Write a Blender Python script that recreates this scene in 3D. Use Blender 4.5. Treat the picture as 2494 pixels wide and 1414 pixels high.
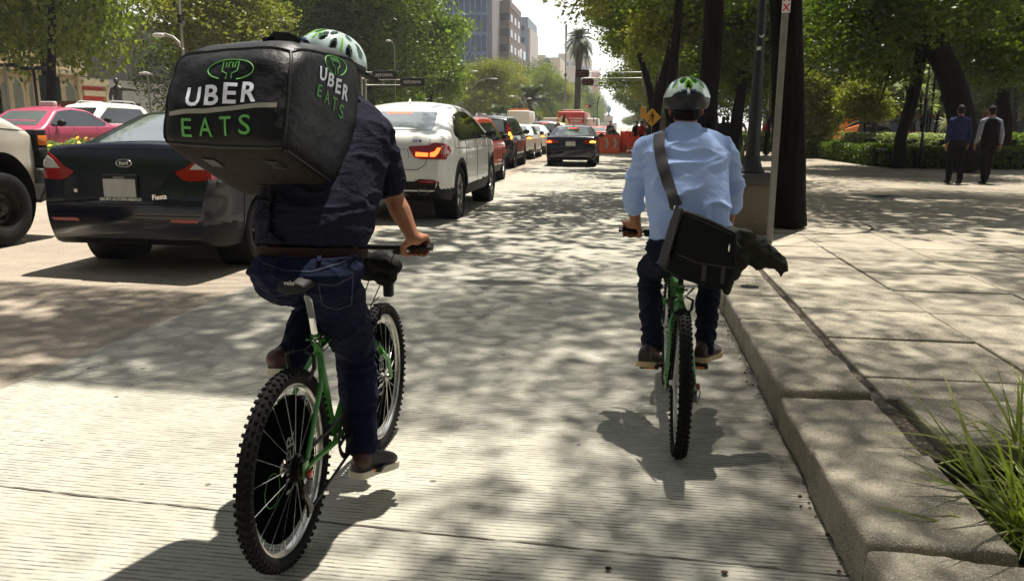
import bpy, bmesh, math, random
import numpy as np
from mathutils import Vector, Matrix, noise as mn, geometry as mg
from mathutils.bvhtree import BVHTree
for o in list(bpy.data.objects): bpy.data.objects.remove(o)
scene = bpy.context.scene
COL = scene.collection
rad = math.radians
# ------------------------------------------------ camera
F = 1950.; CXP = 1247.; CYP = 707.; CH = 1.4; ROLL = .005
_th = math.atan(399/F); _ps = math.atan(278/F*math.cos(_th))
fw = np.array([-math.sin(_ps)*math.cos(_th), math.cos(_ps)*math.cos(_th), -math.sin(_th)])
rt = np.array([math.cos(_ps), math.sin(_ps), 0]); up = np.cross(rt, fw)
rt, up = rt*math.cos(ROLL)+up*math.sin(ROLL), up*math.cos(ROLL)-rt*math.sin(ROLL)
cam = bpy.data.cameras.new('camera'); camo = bpy.data.objects.new('camera', cam); COL.objects.link(camo)
M_ = Matrix(((rt[0], up[0], -fw[0], 0), (rt[1], up[1], -fw[1], 0), (rt[2], up[2], -fw[2], CH), (0, 0, 0, 1)))
camo.matrix_world = M_
cam.sensor_width = 36; cam.lens = 36*F/2494; cam.clip_start = .05; cam.clip_end = 6000
scene.camera = camo
# ------------------------------------------------ world and sun
SUN_EL = rad(70); SUN_AZ = rad(12)           # azimuth to the right of straight up the street (+Y)
w = bpy.data.worlds.new("World"); scene.world = w; w.use_nodes = True
nt = w.node_tree; bg = nt.nodes['Background']
sky = nt.nodes.new('ShaderNodeTexSky'); sky.sky_type = 'NISHITA'; sky.sun_disc = False
sky.sun_elevation = SUN_EL; sky.sun_rotation = SUN_AZ; sky.air_density = 1.0; sky.dust_density = 5.0; sky.ozone_density = 1; sky.altitude = 2200
mixw = nt.nodes.new('ShaderNodeMix'); mixw.data_type = 'RGBA'
mixw.inputs[0].default_value = .75                                  # bright haze veil, thickest at the horizon
_g = nt.nodes.new('ShaderNodeTexCoord'); _s = nt.nodes.new('ShaderNodeSeparateXYZ'); _r = nt.nodes.new('ShaderNodeMapRange'); _m = nt.nodes.new('ShaderNodeMix'); _m.data_type = 'RGBA'
nt.links.new(_g.outputs['Generated'], _s.inputs[0]); nt.links.new(_s.outputs[2], _r.inputs[0]); _r.inputs[1].default_value = .08; _r.inputs[2].default_value = .35
nt.links.new(_r.outputs[0], _m.inputs[0]); _m.inputs[6].default_value = (21, 20.6, 19.6, 1); _m.inputs[7].default_value = (9.5, 9.7, 10., 1); 
_y = nt.nodes.new('ShaderNodeMapRange'); nt.links.new(_s.outputs[1], _y.inputs[0]); _y.inputs[1].default_value = -.35; _y.inputs[2].default_value = .75; _y.inputs[3].default_value = .22; _y.inputs[4].default_value = 1.   # the veil is brightest towards the sun
_v = nt.nodes.new('ShaderNodeVectorMath'); _v.operation = 'SCALE'; nt.links.new(_m.outputs[2], _v.inputs[0]); nt.links.new(_y.outputs[0], _v.inputs['Scale']); nt.links.new(_v.outputs[0], mixw.inputs[7])
nt.links.new(sky.outputs[0], mixw.inputs[6]); nt.links.new(mixw.outputs[2], bg.inputs[0])
bg.inputs[1].default_value = .05
sun = bpy.data.lights.new('sun', 'SUN'); sun.energy = 5; sun.angle = rad(.6); sun.color = (1, .95, .85)
suno = bpy.data.objects.new('sun', sun); COL.objects.link(suno)
SD = Vector((math.sin(SUN_AZ)*math.cos(SUN_EL), math.cos(SUN_AZ)*math.cos(SUN_EL), math.sin(SUN_EL)))
suno.rotation_euler = SD.to_track_quat('Z', 'Y').to_euler()
scene.view_settings.view_transform = 'Standard'; scene.view_settings.look = 'None'; scene.view_settings.gamma = 1
scene.view_settings.exposure = 1.0
# ------------------------------------------------ helpers
def ray(px, py): return fw+rt*(px-CXP)/F-up*(py-CYP)/F
def G(px, py, z=0.):
    d = ray(px, py); return Vector(np.array([0, 0, CH])+d*((z-CH)/d[2]))
def D(px, py, Y):
    d = ray(px, py); return Vector(np.array([0, 0, CH])+d*(Y/d[1]))
def lin(r, g, b):
    return tuple((c/255/12.92 if c <= 10 else ((c/255+.055)/1.055)**2.4) for c in (r, g, b))
def rz(x):                                     # the carriageway rises gently to the left
    return .022*min(max(-2-x, 0), 10)
MATS = {}
def mat(name, col, rough=.6, metal=0., spec=.5, noise=None, bump=None, coat=0, emit=None, alpha=None, trans=None):
    """noise=(scale, amount[, col2]) tints, bump=(scale, strength, distance)"""
    if name in MATS: return MATS[name]
    m = bpy.data.materials.new(name); m.use_nodes = True; n = m.node_tree; b = n.nodes['Principled BSDF']
    c4 = (*col, 1); b.inputs['Base Color'].default_value = c4
    b.inputs['Roughness'].default_value = rough; b.inputs['Metallic'].default_value = metal
    b.inputs['Specular IOR Level'].default_value = spec
    if coat: b.inputs['Coat Weight'].default_value = coat; b.inputs['Coat Roughness'].default_value = .05
    if emit: b.inputs['Emission Color'].default_value = (*emit[:3], 1); b.inputs['Emission Strength'].default_value = emit[3]
    tc = n.nodes.new('ShaderNodeTexCoord')
    if noise:
        t = n.nodes.new('ShaderNodeTexNoise'); t.inputs['Scale'].default_value = noise[0]; t.inputs['Detail'].default_value = 6
        n.links.new(tc.outputs['Object'], t.inputs['Vector'])
        mx = n.nodes.new('ShaderNodeMix'); mx.data_type = 'RGBA'
        rp = n.nodes.new('ShaderNodeMapRange'); rp.inputs[1].default_value = .3; rp.inputs[2].default_value = .7
        n.links.new(t.outputs['Fac'], rp.inputs[0]); n.links.new(rp.outputs[0], mx.inputs[0])
        c2 = noise[2] if len(noise) > 2 else tuple(min(1, c*(1+noise[1])) for c in col)
        c1 = col if len(noise) > 2 else tuple(c*(1-noise[1]) for c in col)
        mx.inputs[6].default_value = (*c1, 1); mx.inputs[7].default_value = (*c2, 1)
        n.links.new(mx.outputs[2], b.inputs['Base Color'])
    if bump:
        t = n.nodes.new('ShaderNodeTexNoise'); t.inputs['Scale'].default_value = bump[0]; t.inputs['Detail'].default_value = 5
        n.links.new(tc.outputs['Object'], t.inputs['Vector'])
        bp = n.nodes.new('ShaderNodeBump'); bp.inputs['Strength'].default_value = bump[1]; bp.inputs['Distance'].default_value = bump[2]
        n.links.new(t.outputs['Fac'], bp.inputs['Height']); n.links.new(bp.outputs[0], b.inputs['Normal'])
    MATS[name] = m; return m
def finish(name, me, m, parent=None, smooth=True, sharp=40):
    ms = m if isinstance(m, (list, tuple)) else [m]
    for x in ms: me.materials.append(x)
    if smooth and len(me.polygons):
        me.polygons.foreach_set('use_smooth', [True]*len(me.polygons))
        if sharp: me.set_sharp_from_angle(angle=rad(sharp))
    o = bpy.data.objects.new(name, me); COL.objects.link(o)
    if parent is not None: o.parent = parent
    return o
def thing(name, label, cat, loc=(0, 0, 0), rotz=0, group=None):
    o = bpy.data.objects.new(name, None); COL.objects.link(o); o.location = loc; o.rotation_euler = (0, 0, rotz)
    o.empty_display_size = .1
    o['label'] = label; o['category'] = cat
    if group: o['group'] = group
    return o
def tag(o, label, cat, group=None):
    o['label'] = label; o['category'] = cat
    if group: o['group'] = group
    return o
def struct(o, kind='structure'):
    o['kind'] = kind; return o
def dup(root, loc=None, rotz=None, label=None, scale=None):
    def cp(o, par):
        c = o.copy(); COL.objects.link(c)
        if par is not None: c.parent = par
        for ch in KIDS(o): cp(ch, c)
        return c
    r = cp(root, None)
    if loc is not None: r.location = loc
    if rotz is not None: r.rotation_euler = (0, 0, rotz)
    if label: r['label'] = label
    if scale: r.scale = (scale,)*3 if not isinstance(scale, tuple) else scale
    return r
def KIDS(o): return [c for c in bpy.data.objects if c.parent == o]
def frame_from(d, hint=Vector((0, 0, 1))):
    d = Vector(d).normalized(); 
    if abs(d.dot(hint)) > .98: hint = Vector((1, 0, 0))
    a = d.cross(hint).normalized(); b = a.cross(d).normalized(); return a, b, d
class MB:
    def __init__(s, off=None): s.v = []; s.f = []; s.mi = []; s.off = Vector(off) if off is not None else Vector((0, 0, 0))
    def add(s, vs, fs, mi=0):
        b = len(s.v); s.v += [Vector(v)-s.off for v in vs]; s.f += [tuple(b+i for i in f) for f in fs]; s.mi += [mi]*len(fs); return s
    def box(s, c, d, rot=None, mi=0, taper=1.):
        c = Vector(c); x, y, z = d[0]/2, d[1]/2, d[2]/2
        vs = [Vector((sx*x*(taper if sz > 0 else 1), sy*y*(taper if sz > 0 else 1), sz*z)) for sz in (-1, 1) for sy in (-1, 1) for sx in (-1, 1)]
        if rot is not None: vs = [rot @ v for v in vs]
        return s.add([v+c for v in vs], [(0, 2, 3, 1), (4, 5, 7, 6), (0, 1, 5, 4), (2, 6, 7, 3), (0, 4, 6, 2), (1, 3, 7, 5)], mi)
    def bb(s, lo, hi, mi=0):
        lo = Vector(lo); hi = Vector(hi); return s.box((lo+hi)/2, hi-lo, mi=mi)
    def cbox(s, c, d, ch=.01, rot=None, mi=0):   # box with chamfered edges
        c = Vector(c); h = [d[0]/2, d[1]/2, d[2]/2]; ch = min(ch, min(h)*.9)
        bm = bmesh.new(); bmesh.ops.create_cube(bm, size=1); 
        for v in bm.verts: v.co = Vector((v.co.x*d[0], v.co.y*d[1], v.co.z*d[2]))
        bmesh.ops.bevel(bm, geom=bm.edges[:], offset=ch, segments=2, profile=.5, affect='EDGES')
        vs = [(rot @ v.co if rot is not None else v.co)+c for v in bm.verts]; fs = [tuple(v.index for v in f.verts) for f in bm.faces]
        bm.free(); return s.add(vs, fs, mi)
    def tube(s, pts, r, n=8, caps=True, mi=0, flat=None, hint=Vector((0, 0, 1)), closed=False):
        pts = [Vector(p) for p in pts]; k = len(pts); rs = r if isinstance(r, (list, tuple)) else [r]*k
        vs = []; prev = None
        for i, p in enumerate(pts):
            if closed: d = pts[(i+1) % k]-pts[i-1]
            else: d = pts[min(i+1, k-1)]-pts[max(i-1, 0)]
            if d.length < 1e-9: d = Vector((0, 0, 1))
            d.normalize()
            if prev is None: a, b, _ = frame_from(d, hint)
            else:
                a = prev-d*prev.dot(d)
                if a.length < 1e-6: a, b, _ = frame_from(d, hint)
                a.normalize(); b = a.cross(d).normalized()*-1
                b = d.cross(a).normalized()
            prev = a
            ra, rb = (rs[i], rs[i]) if not isinstance(rs[i], tuple) else rs[i]
            for j in range(n):
                t = 2*math.pi*j/n; vs.append(p+a*math.cos(t)*ra+b*math.sin(t)*rb)
        fs = []
        for i in range(k if closed else k-1):
            for j in range(n):
                i2 = (i+1) % k; fs.append((i*n+j, i*n+(j+1) % n, i2*n+(j+1) % n, i2*n+j))
        if caps and not closed: fs += [tuple(range(n))[::-1], tuple((k-1)*n+j for j in range(n))]
        return s.add(vs, fs, mi)
    def cyl(s, p0, p1, r0, r1=None, n=12, mi=0): return s.tube([p0, p1], [r0, r0 if r1 is None else r1], n=n, mi=mi)
    def ell(s, c, r, nu=14, nv=9, rot=None, mi=0):
        c = Vector(c); r = (r,)*3 if not isinstance(r, (tuple, list)) else r; vs = []; fs = []
        for i in range(nv+1):
            ph = math.pi*i/nv
            for j in range(nu):
                t = 2*math.pi*j/nu; v = Vector((r[0]*math.sin(ph)*math.cos(t), r[1]*math.sin(ph)*math.sin(t), r[2]*math.cos(ph)))
                vs.append((rot @ v if rot is not None else v)+c)
        for i in range(nv):
            for j in range(nu): fs.append((i*nu+j, (i+1)*nu+j, (i+1)*nu+(j+1) % nu, i*nu+(j+1) % nu))
        return s.add(vs, fs, mi)
    def cap(s, p0, p1, r0, r1, n=12, mi=0):      # tapered capsule
        p0 = Vector(p0); p1 = Vector(p1); d = p1-p0
        pts = []; rs = []
        u = d.normalized() if d.length > 1e-6 else Vector((0, 0, 1))
        for t in (-1, -.85, -.5): pts.append(p0+u*r0*t); rs.append(r0*math.sqrt(max(1-t*t, 0.0004)))
        pts.append(p0); rs.append(r0); pts.append(p1); rs.append(r1)
        for t in (.5, .85, 1): pts.append(p1+u*r1*t); rs.append(r1*math.sqrt(max(1-t*t, 0.0004)))
        return s.tube(pts, rs, n=n, mi=mi)
    def chain(s, pts, rs, n=12, mi=0):           # capsules along a smooth path
        for i in range(len(pts)-1): s.cap(pts[i], pts[i+1], rs[i], rs[i+1], n, mi)
        return s
    def loft(s, secs, side, n=20, mi=0, p=2.):
        """secs: (center, rx, ry, depth-direction) closed elliptical loft"""
        vs = []; k = len(secs)
        for (c, rx, ry, dv) in secs:
            sd = Vector(side).normalized(); dv = Vector(dv).normalized()
            for j in range(n):
                t = 2*math.pi*j/n; ct, st = math.cos(t), math.sin(t)
                vs.append(Vector(c)+sd*rx*math.copysign(abs(ct)**(2/p), ct)+dv*ry*math.copysign(abs(st)**(2/p), st))
        fs = [(i*n+j, i*n+(j+1) % n, (i+1)*n+(j+1) % n, (i+1)*n+j) for i in range(k-1) for j in range(n)]
        fs += [tuple(range(n))[::-1], tuple((k-1)*n+j for j in range(n))]
        return s.add(vs, fs, mi)
    def torus(s, c, axis, R, r, nu=48, nv=10, mi=0, rb=None):
        a, b, d = frame_from(axis); c = Vector(c); vs = []; rb = rb or r
        for i in range(nu):
            t = 2*math.pi*i/nu; e = a*math.cos(t)+b*math.sin(t)
            for j in range(nv):
                q = 2*math.pi*j/nv; vs.append(c+e*(R+r*math.cos(q))+d*rb*math.sin(q))
        fs = [(i*nv+j, ((i+1) % nu)*nv+j, ((i+1) % nu)*nv+(j+1) % nv, i*nv+(j+1) % nv) for i in range(nu) for j in range(nv)]
        return s.add(vs, fs, mi)
    def lathe(s, prof, c, axis, n=32, mi=0):     # prof: (radius, height along axis)
        a, b, d = frame_from(axis); c = Vector(c); vs = []
        for (r, h) in prof:
            for j in range(n):
                t = 2*math.pi*j/n; vs.append(c+d*h+(a*math.cos(t)+b*math.sin(t))*max(r, 1e-4))
        fs = [(i*n+j, i*n+(j+1) % n, (i+1)*n+(j+1) % n, (i+1)*n+j) for i in range(len(prof)-1) for j in range(n)]
        return s.add(vs, fs, mi)
    def prism(s, poly, o, ux, uy, th, mi=0):     # extruded polygon, thickness along ux x uy
        o = Vector(o); ux = Vector(ux); uy = Vector(uy); nz = ux.cross(uy).normalized()*th; n = len(poly)
        vs = [o+ux*a+uy*b for a, b in poly]; vs += [v+nz for v in vs]
        fs = [tuple(range(n))[::-1], tuple(range(n, 2*n))]+[(i, (i+1) % n, n+(i+1) % n, n+i) for i in range(n)]
        return s.add(vs, fs, mi)
    def mesh(s, name='m'):
        me = bpy.data.meshes.new(name); me.from_pydata([tuple(v) for v in s.v], [], s.f)
        if any(s.mi): me.polygons.foreach_set('material_index', s.mi)
        me.update(); return me
    def build(s, name, m, parent=None, smooth=True, sharp=40, fixn=True):
        me = s.mesh(name)
        if fixn:
            bm = bmesh.new(); bm.from_mesh(me); bmesh.ops.recalc_face_normals(bm, faces=bm.faces[:]); bm.to_mesh(me); bm.free()
        return finish(name, me, m, parent, smooth, sharp)
def evalmesh(o):
    dg = bpy.context.evaluated_depsgraph_get(); dg.update(); return bpy.data.meshes.new_from_object(o.evaluated_get(dg))
def fuse(name, mb, m, parent=None, vox=.008, it=6, disp=None, smooth=True):
    """union of overlapping closed shapes into one continuous surface; disp(co, no)->Vector displacement"""
    me = mb.mesh(name); bm = bmesh.new(); bm.from_mesh(me); bmesh.ops.recalc_face_normals(bm, faces=bm.faces[:]); bm.to_mesh(me); bm.free()
    o = bpy.data.objects.new(name, me); COL.objects.link(o)
    r = o.modifiers.new('r', 'REMESH'); r.mode = 'VOXEL'; r.voxel_size = vox; r.adaptivity = 0
    if it: k = o.modifiers.new('s', 'SMOOTH'); k.iterations = it; k.factor = .5
    me2 = evalmesh(o); bpy.data.objects.remove(o); bpy.data.meshes.remove(me)
    if disp:
        n = len(me2.vertices); out = np.empty(n*3)
        for i, v in enumerate(me2.vertices):
            c = v.co+disp(v.co, v.normal); out[i*3:i*3+3] = c
        me2.vertices.foreach_set('co', out); me2.update()
    me2.materials.clear()
    return finish(name, me2, m, parent, smooth, None)
def npmesh(name, v, f, m, parent=None, smooth=False, mi=None):
    me = bpy.data.meshes.new(name); v = np.asarray(v, dtype=np.float32); f = np.asarray(f, dtype=np.int32); k = f.shape[1]
    me.vertices.add(len(v)); me.vertices.foreach_set('co', v.ravel())
    me.loops.add(f.size); me.loops.foreach_set('vertex_index', f.ravel())
    me.polygons.add(len(f)); me.polygons.foreach_set('loop_start', np.arange(0, f.size, k, dtype=np.int32))
    me.polygons.foreach_set('loop_total', np.full(len(f), k, dtype=np.int32))
    if mi is not None: me.polygons.foreach_set('material_index', np.asarray(mi, dtype=np.int32))
    me.update(calc_edges=True); me.validate()
    return finish(name, me, m, parent, smooth, None)
def text_mesh(s, size=1., align='LEFT', bold=0.):
    c = bpy.data.curves.new('t', 'FONT'); c.body = s; c.size = size; c.align_x = align; c.offset = bold; c.resolution_u = 3
    o = bpy.data.objects.new('t', c); COL.objects.link(o); me = evalmesh(o)
    vs = [v.co.copy() for v in me.vertices]; fs = [tuple(p.vertices) for p in me.polygons]
    bpy.data.objects.remove(o); bpy.data.meshes.remove(me); return vs, fs
def text_on(name, s, size, o, ux, uy, m, parent, bold=0., th=.0015, off=None, align='CENTER'):
    """flat lettering with its own thickness in the plane o, ux, uy"""
    vs, fs = text_mesh(s, size, align, bold); o = Vector(o); ux = Vector(ux).normalized(); uy = Vector(uy).normalized(); n = ux.cross(uy)
    mb = MB(off); k = len(vs)
    base = [o+ux*v.x+uy*v.y for v in vs]; topv = [b+n*th for b in base]
    mb.add(topv, fs); return mb.build(name, m, parent, smooth=False, fixn=False)
def rpoly(pts, r, seg=4):
    out = []; n = len(pts)
    for i in range(n):
        p = Vector((*pts[i], 0)); a = Vector((*pts[i-1], 0))-p; b = Vector((*pts[(i+1) % n], 0))-p
        rr = min(r, a.length*.45, b.length*.45); s = p+a.normalized()*rr; e = p+b.normalized()*rr
        for k in range(seg+1):
            t = k/seg; q = s*(1-t)**2+p*2*t*(1-t)+e*t*t; out.append((q.x, q.y))
    return out
def bvh_of(me): return BVHTree.FromPolygons([v.co.copy() for v in me.vertices], [tuple(p.vertices) for p in me.polygons])
def patch(mb, bvh, poly, axis, sgn, off=.004, res=.05, mi=0, skirt=True, th=.01, lim=.62):
    """a sheet with the outline poly laid on the surface, seen along an axis (from the sgn side)"""
    P2 = [Vector(p) for p in poly]; cen = sum(P2, Vector((0, 0)))/len(P2); xs = [p.x for p in P2]; ys = [p.y for p in P2]; n = len(P2); pts = list(P2)
    gx = np.arange(min(xs)+res*.5, max(xs), res); gy = np.arange(min(ys)+res*.5, max(ys), res)
    for a in gx:
        for b in gy:
            ins = False; md = 9
            for i in range(n):
                p, q = P2[i], P2[(i+1) % n]
                if (p.y > b) != (q.y > b) and a < (q.x-p.x)*(b-p.y)/(q.y-p.y)+p.x: ins = not ins
                e = q-p; t = max(0, min(1, (Vector((a, b))-p).dot(e)/max(e.length_squared, 1e-9))); md = min(md, (p+e*t-Vector((a, b))).length)
            if ins and md > res*.3: pts.append(Vector((a, b)))
    edges = [(i, (i+1) % n) for i in range(n)]
    # split long boundary edges
    pts2 = []; bd = []
    for i in range(n):
        p, q = P2[i], P2[(i+1) % n]; k = max(1, int((q-p).length/res))
        for j in range(k): bd.append(len(pts2)); pts2.append(p+(q-p)*j/k)
    nb = len(pts2); pts2 += pts[n:]
    vo, eo, fo, *_ = mg.delaunay_2d_cdt(pts2, [(i, (i+1) % nb) for i in range(nb)], [], 1, 1e-6)
    vs = []
    ax = {'x': 0, 'y': 1, 'z': 2}[axis]; d = Vector((0, 0, 0)); d[ax] = -sgn
    o3 = [0, 0, 0]; o3[ax] = 20*sgn; rest = [k for k in range(3) if k != ax]; o3[rest[0]] = cen.x; o3[rest[1]] = cen.y
    ch_ = bvh.ray_cast(Vector(o3), d)[0]
    def cast(o_):
        h, nn, i_, ds = bvh.ray_cast(Vector(o_), d)
        if h is not None and ch_ is not None and abs(h[ax]-ch_[ax]) > lim: h = None
        return h, nn, i_, ds
    for p in vo:
        o3 = [0, 0, 0]; o3[ax] = 20*sgn; rest = [k for k in range(3) if k != ax]; o3[rest[0]] = p.x; o3[rest[1]] = p.y
        h, nn, idx, dist = cast(o3)
        k = 0; q0 = o3[rest[0]]; q1 = o3[rest[1]]
        while h is None and k < 30:                      # outside the silhouette: slide inwards
            k += 1; o3[rest[0]] = cen.x+(q0-cen.x)*(1-k*.01); o3[rest[1]] = cen.y+(q1-cen.y)*(1-k*.01)
            h, nn, idx, dist = cast(o3)
        if h is None: o3[rest[0]] = q0; o3[rest[1]] = q1; o3[ax] = .8*sgn if ax == 0 else 0; h, nn, idx, dist = bvh.find_nearest(Vector(o3))
        if nn.dot(d) > 0: nn = -nn
        vs.append(h+nn*off)
    fs = [tuple(f) for f in fo]
    mb.add(vs, fs, mi)
    if skirt:
        cnt = {}
        for f in fs:
            for i in range(len(f)): e = tuple(sorted((f[i], f[(i+1) % len(f)]))); cnt[e] = cnt.get(e, 0)+1
        for e, c in cnt.items():
            if c == 1:
                a, b = vs[e[0]], vs[e[1]]; mb.add([a, b, b+d*th, a+d*th], [(0, 1, 2, 3)], mi)
    return mb
def fbm(p, k=3):
    s = 0; a = 1
    for i in range(k): s += a*mn.noise(p*(2**i)); a *= .5
    return s
# ================================================ ground, road, pavement
def ngroup(n, kind, **kw):
    x = n.nodes.new(kind)
    for k, v in kw.items():
        if k in ('data_type', 'operation', 'blend_type', 'wave_type', 'bands_direction', 'wave_profile', 'feature', 'voronoi_dimensions'): setattr(x, k, v)
        else: x.inputs[k].default_value = v
    return x
def surf_mat(name, base, dark, light, speck=None, tine=False, pits=False, rough=.85, big=(.35, .12), joints=None, fine=90):
    m = bpy.data.materials.new(name); m.use_nodes = True; n = m.node_tree; L = n.links.new; b = n.nodes['Principled BSDF']
    b.inputs['Roughness'].default_value = rough; b.inputs['Specular IOR Level'].default_value = .25
    tc = n.nodes.new('ShaderNodeTexCoord'); V = tc.outputs['Object']
    def noise(sc, det=6, rough=.6, vec=V):
        t = ngroup(n, 'ShaderNodeTexNoise', Scale=sc, Detail=det, Roughness=rough); L(vec, t.inputs['Vector']); return t.outputs['Fac']
    def mix(f, a, c, bt='MIX'):
        x = n.nodes.new('ShaderNodeMix'); x.data_type = 'RGBA'; x.blend_type = bt
        for s, val in ((0, f), (6, a), (7, c)):
            if isinstance(val, (tuple, list)): x.inputs[s].default_value = (*val, 1)
            elif isinstance(val, (int, float)): x.inputs[s].default_value = val
            else: L(val, x.inputs[s])
        return x.outputs[2]
    def mr(f, a, c, x0=0, x1=1):
        x = n.nodes.new('ShaderNodeMapRange'); L(f, x.inputs[0]); x.inputs[1].default_value = a; x.inputs[2].default_value = c
        x.inputs[3].default_value = x0; x.inputs[4].default_value = x1; return x.outputs[0]
    def math_(op, a, c=None):
        x = n.nodes.new('ShaderNodeMath'); x.operation = op
        for i, val in enumerate((a, c)):
            if val is None: continue
            if isinstance(val, (int, float)): x.inputs[i].default_value = val
            else: L(val, x.inputs[i])
        return x.outputs[0]
    col = mix(mr(noise(big[0], 4), .35, .65), base, dark)
    col = mix(mr(noise(2.3, 5), .4, .75, 0, .5), col, light)
    col = mix(mr(noise(9, 6, .7), .5, .8, 0, .35), col, dark)
    h = noise(fine, 4, .8)
    col = mix(mr(h, .3, .7, 0, .45), col, dark)
    height = math_('MULTIPLY', h, .35)
    if speck:
        v = ngroup(n, 'ShaderNodeTexVoronoi', Scale=speck[0]); L(V, v.inputs['Vector'])
        rnd = n.nodes.new('ShaderNodeSeparateColor'); L(v.outputs['Color'], rnd.inputs[0])
        f = math_('MULTIPLY', math_('LESS_THAN', v.outputs['Distance'], .33), math_('GREATER_THAN', rnd.outputs[0], .55))
        col = mix(math_('MULTIPLY', f, .6), col, speck[1])
        f2 = math_('MULTIPLY', math_('LESS_THAN', v.outputs['Distance'], .36), math_('LESS_THAN', rnd.outputs[0], .3))
        col = mix(math_('MULTIPLY', f2, .6), col, speck[2])
        height = math_('ADD', height, math_('MULTIPLY', v.outputs['Distance'], -.8))
    if pits:
        v = ngroup(n, 'ShaderNodeTexVoronoi', Scale=7.); L(V, v.inputs['Vector'])
        sc_ = n.nodes.new('ShaderNodeSeparateColor'); L(v.outputs['Color'], sc_.inputs[0])
        f = math_('MULTIPLY', math_('LESS_THAN', v.outputs['Distance'], .10), math_('GREATER_THAN', sc_.outputs[0], .8))
        col = mix(math_('MULTIPLY', f, .8), col, (.05, .045, .04))
    if tine:
        mp = n.nodes.new('ShaderNodeMapping'); mp.inputs['Scale'].default_value = (.35, 1, 1); L(V, mp.inputs['Vector'])
        wv = ngroup(n, 'ShaderNodeTexWave', Scale=13.5, Distortion=1.2, Detail=3); wv.bands_direction = 'Y'
        wv.inputs['Detail Scale'].default_value = 3.5; L(mp.outputs[0], wv.inputs['Vector'])
        mp2 = n.nodes.new('ShaderNodeMapping'); mp2.inputs['Scale'].default_value = (9, 60, 1); L(V, mp2.inputs['Vector'])
        sx_ = n.nodes.new('ShaderNodeSeparateXYZ'); L(V, sx_.inputs[0])           # gutter grime and oil drips
        gr = math_('MULTIPLY', mr(sx_.outputs[0], .25, .74, 0, .85), mr(noise(3.2, 6, .7), .33, .6))
        col = mix(gr, col, (.13, .115, .09))
        v2 = ngroup(n, 'ShaderNodeTexVoronoi', Scale=1.6); mpv = n.nodes.new('ShaderNodeMapping'); mpv.inputs['Scale'].default_value = (1, .8, 1); L(V, mpv.inputs['Vector']); L(mpv.outputs[0], v2.inputs['Vector'])
        s2_ = n.nodes.new('ShaderNodeSeparateColor'); L(v2.outputs['Color'], s2_.inputs[0])
        dr_ = math_('MULTIPLY', math_('MULTIPLY', mr(v2.outputs['Distance'], .05, .17, 1, 0), math_('GREATER_THAN', s2_.outputs[0], .72)), mr(noise(22, 4, .7), .4, .6, .2, 1))
        col = mix(math_('MULTIPLY', dr_, .55), col, (.1, .09, .075))
        brk = math_('MULTIPLY', mr(noise(1, 3, .7, mp2.outputs[0]), .40, .60), mr(noise(1.7, 4, .6), .3, .58, .4, 1))
        g = math_('MULTIPLY', mr(wv.outputs['Fac'], .0, .38, 1, 0), brk)
        mp3 = n.nodes.new('ShaderNodeMapping'); mp3.inputs['Scale'].default_value = (2.6, .16, 1); L(V, mp3.inputs['Vector'])
        col = mix(mr(noise(1, 5, .65, mp3.outputs[0]), .48, .74, 0, .55), col, tuple(c*.62 for c in base))
        col = mix(math_('MULTIPLY', g, .95), col, tuple(c*.2 for c in dark))
        height = math_('SUBTRACT', height, math_('MULTIPLY', g, 1.6))
    if joints:
        br = ngroup(n, 'ShaderNodeTexBrick', Scale=1., **{'Mortar Size': joints[2], 'Mortar Smooth': .1, 'Brick Width': joints[0], 'Row Height': joints[1], 'Bias': 0.})
        br.offset = 0; br.inputs['Color1'].default_value = (1, 1, 1, 1); br.inputs['Color2'].default_value = (.72, .72, .72, 1); br.inputs['Mortar'].default_value = (.16, .14, .12, 1)
        mpj = n.nodes.new('ShaderNodeMapping'); mpj.inputs['Location'].default_value = joints[3]; L(V, mpj.inputs['Vector']); L(mpj.outputs[0], br.inputs['Vector'])
        col = mix(.9, col, br.outputs['Color'], 'MULTIPLY')
    L(col, b.inputs['Base Color'])
    bp = ngroup(n, 'ShaderNodeBump', Strength=.6, Distance=.010 if speck and not pits else .006); L(height, bp.inputs['Height']); L(bp.outputs[0], b.inputs['Normal'])
    return m
m_ground = surf_mat('ground_earth', (.16, .14, .11), (.1, .09, .07), (.22, .2, .16))
m_asph = surf_mat('worn_asphalt', lin(160, 147, 131), lin(130, 119, 106), lin(178, 164, 147), speck=(55, lin(172, 160, 145), lin(128, 117, 104)), pits=True, big=(.5, .1))
m_conc = surf_mat('tined_concrete', lin(182, 178, 164), lin(142, 138, 127), lin(200, 196, 181), tine=True, pits=True, fine=45)
m_slab = surf_mat('aggregate_slab', lin(176, 167, 149), lin(122, 114, 100), lin(202, 192, 172), speck=(125, lin(212, 202, 182), lin(88, 80, 70)), rough=.9, big=(1.1, .12))
m_plaza = surf_mat('plaza_paving', lin(166, 155, 137), lin(126, 116, 101), lin(190, 179, 159), speck=(60, lin(215, 205, 185), lin(96, 86, 76)), joints=(.86, .82, .012, (-.36, .2, 0)))
m_soil = surf_mat('soil', (.045, .03, .02), (.02, .014, .01), (.08, .06, .04), fine=40)
m_curbgap = surf_mat('gap_dirt', (.07, .055, .04), (.03, .025, .02), (.16, .13, .09), speck=(40, (.25, .2, .13), (.01, .01, .01)), fine=60)
def sheet(name, xs, ys, zf, m):
    v = [(x, y, zf(x, y)) for y in ys for x in xs]; nx = len(xs)
    f = [(j*nx+i, j*nx+i+1, (j+1)*nx+i+1, (j+1)*nx+i) for j in range(len(ys)-1) for i in range(nx-1)]
    return npmesh(name, v, f, m)
struct(sheet('ground', np.linspace(-900, 900, 30), np.linspace(-60, 2600, 40), lambda x, y: -.06, m_ground))
LX = -3.22
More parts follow.
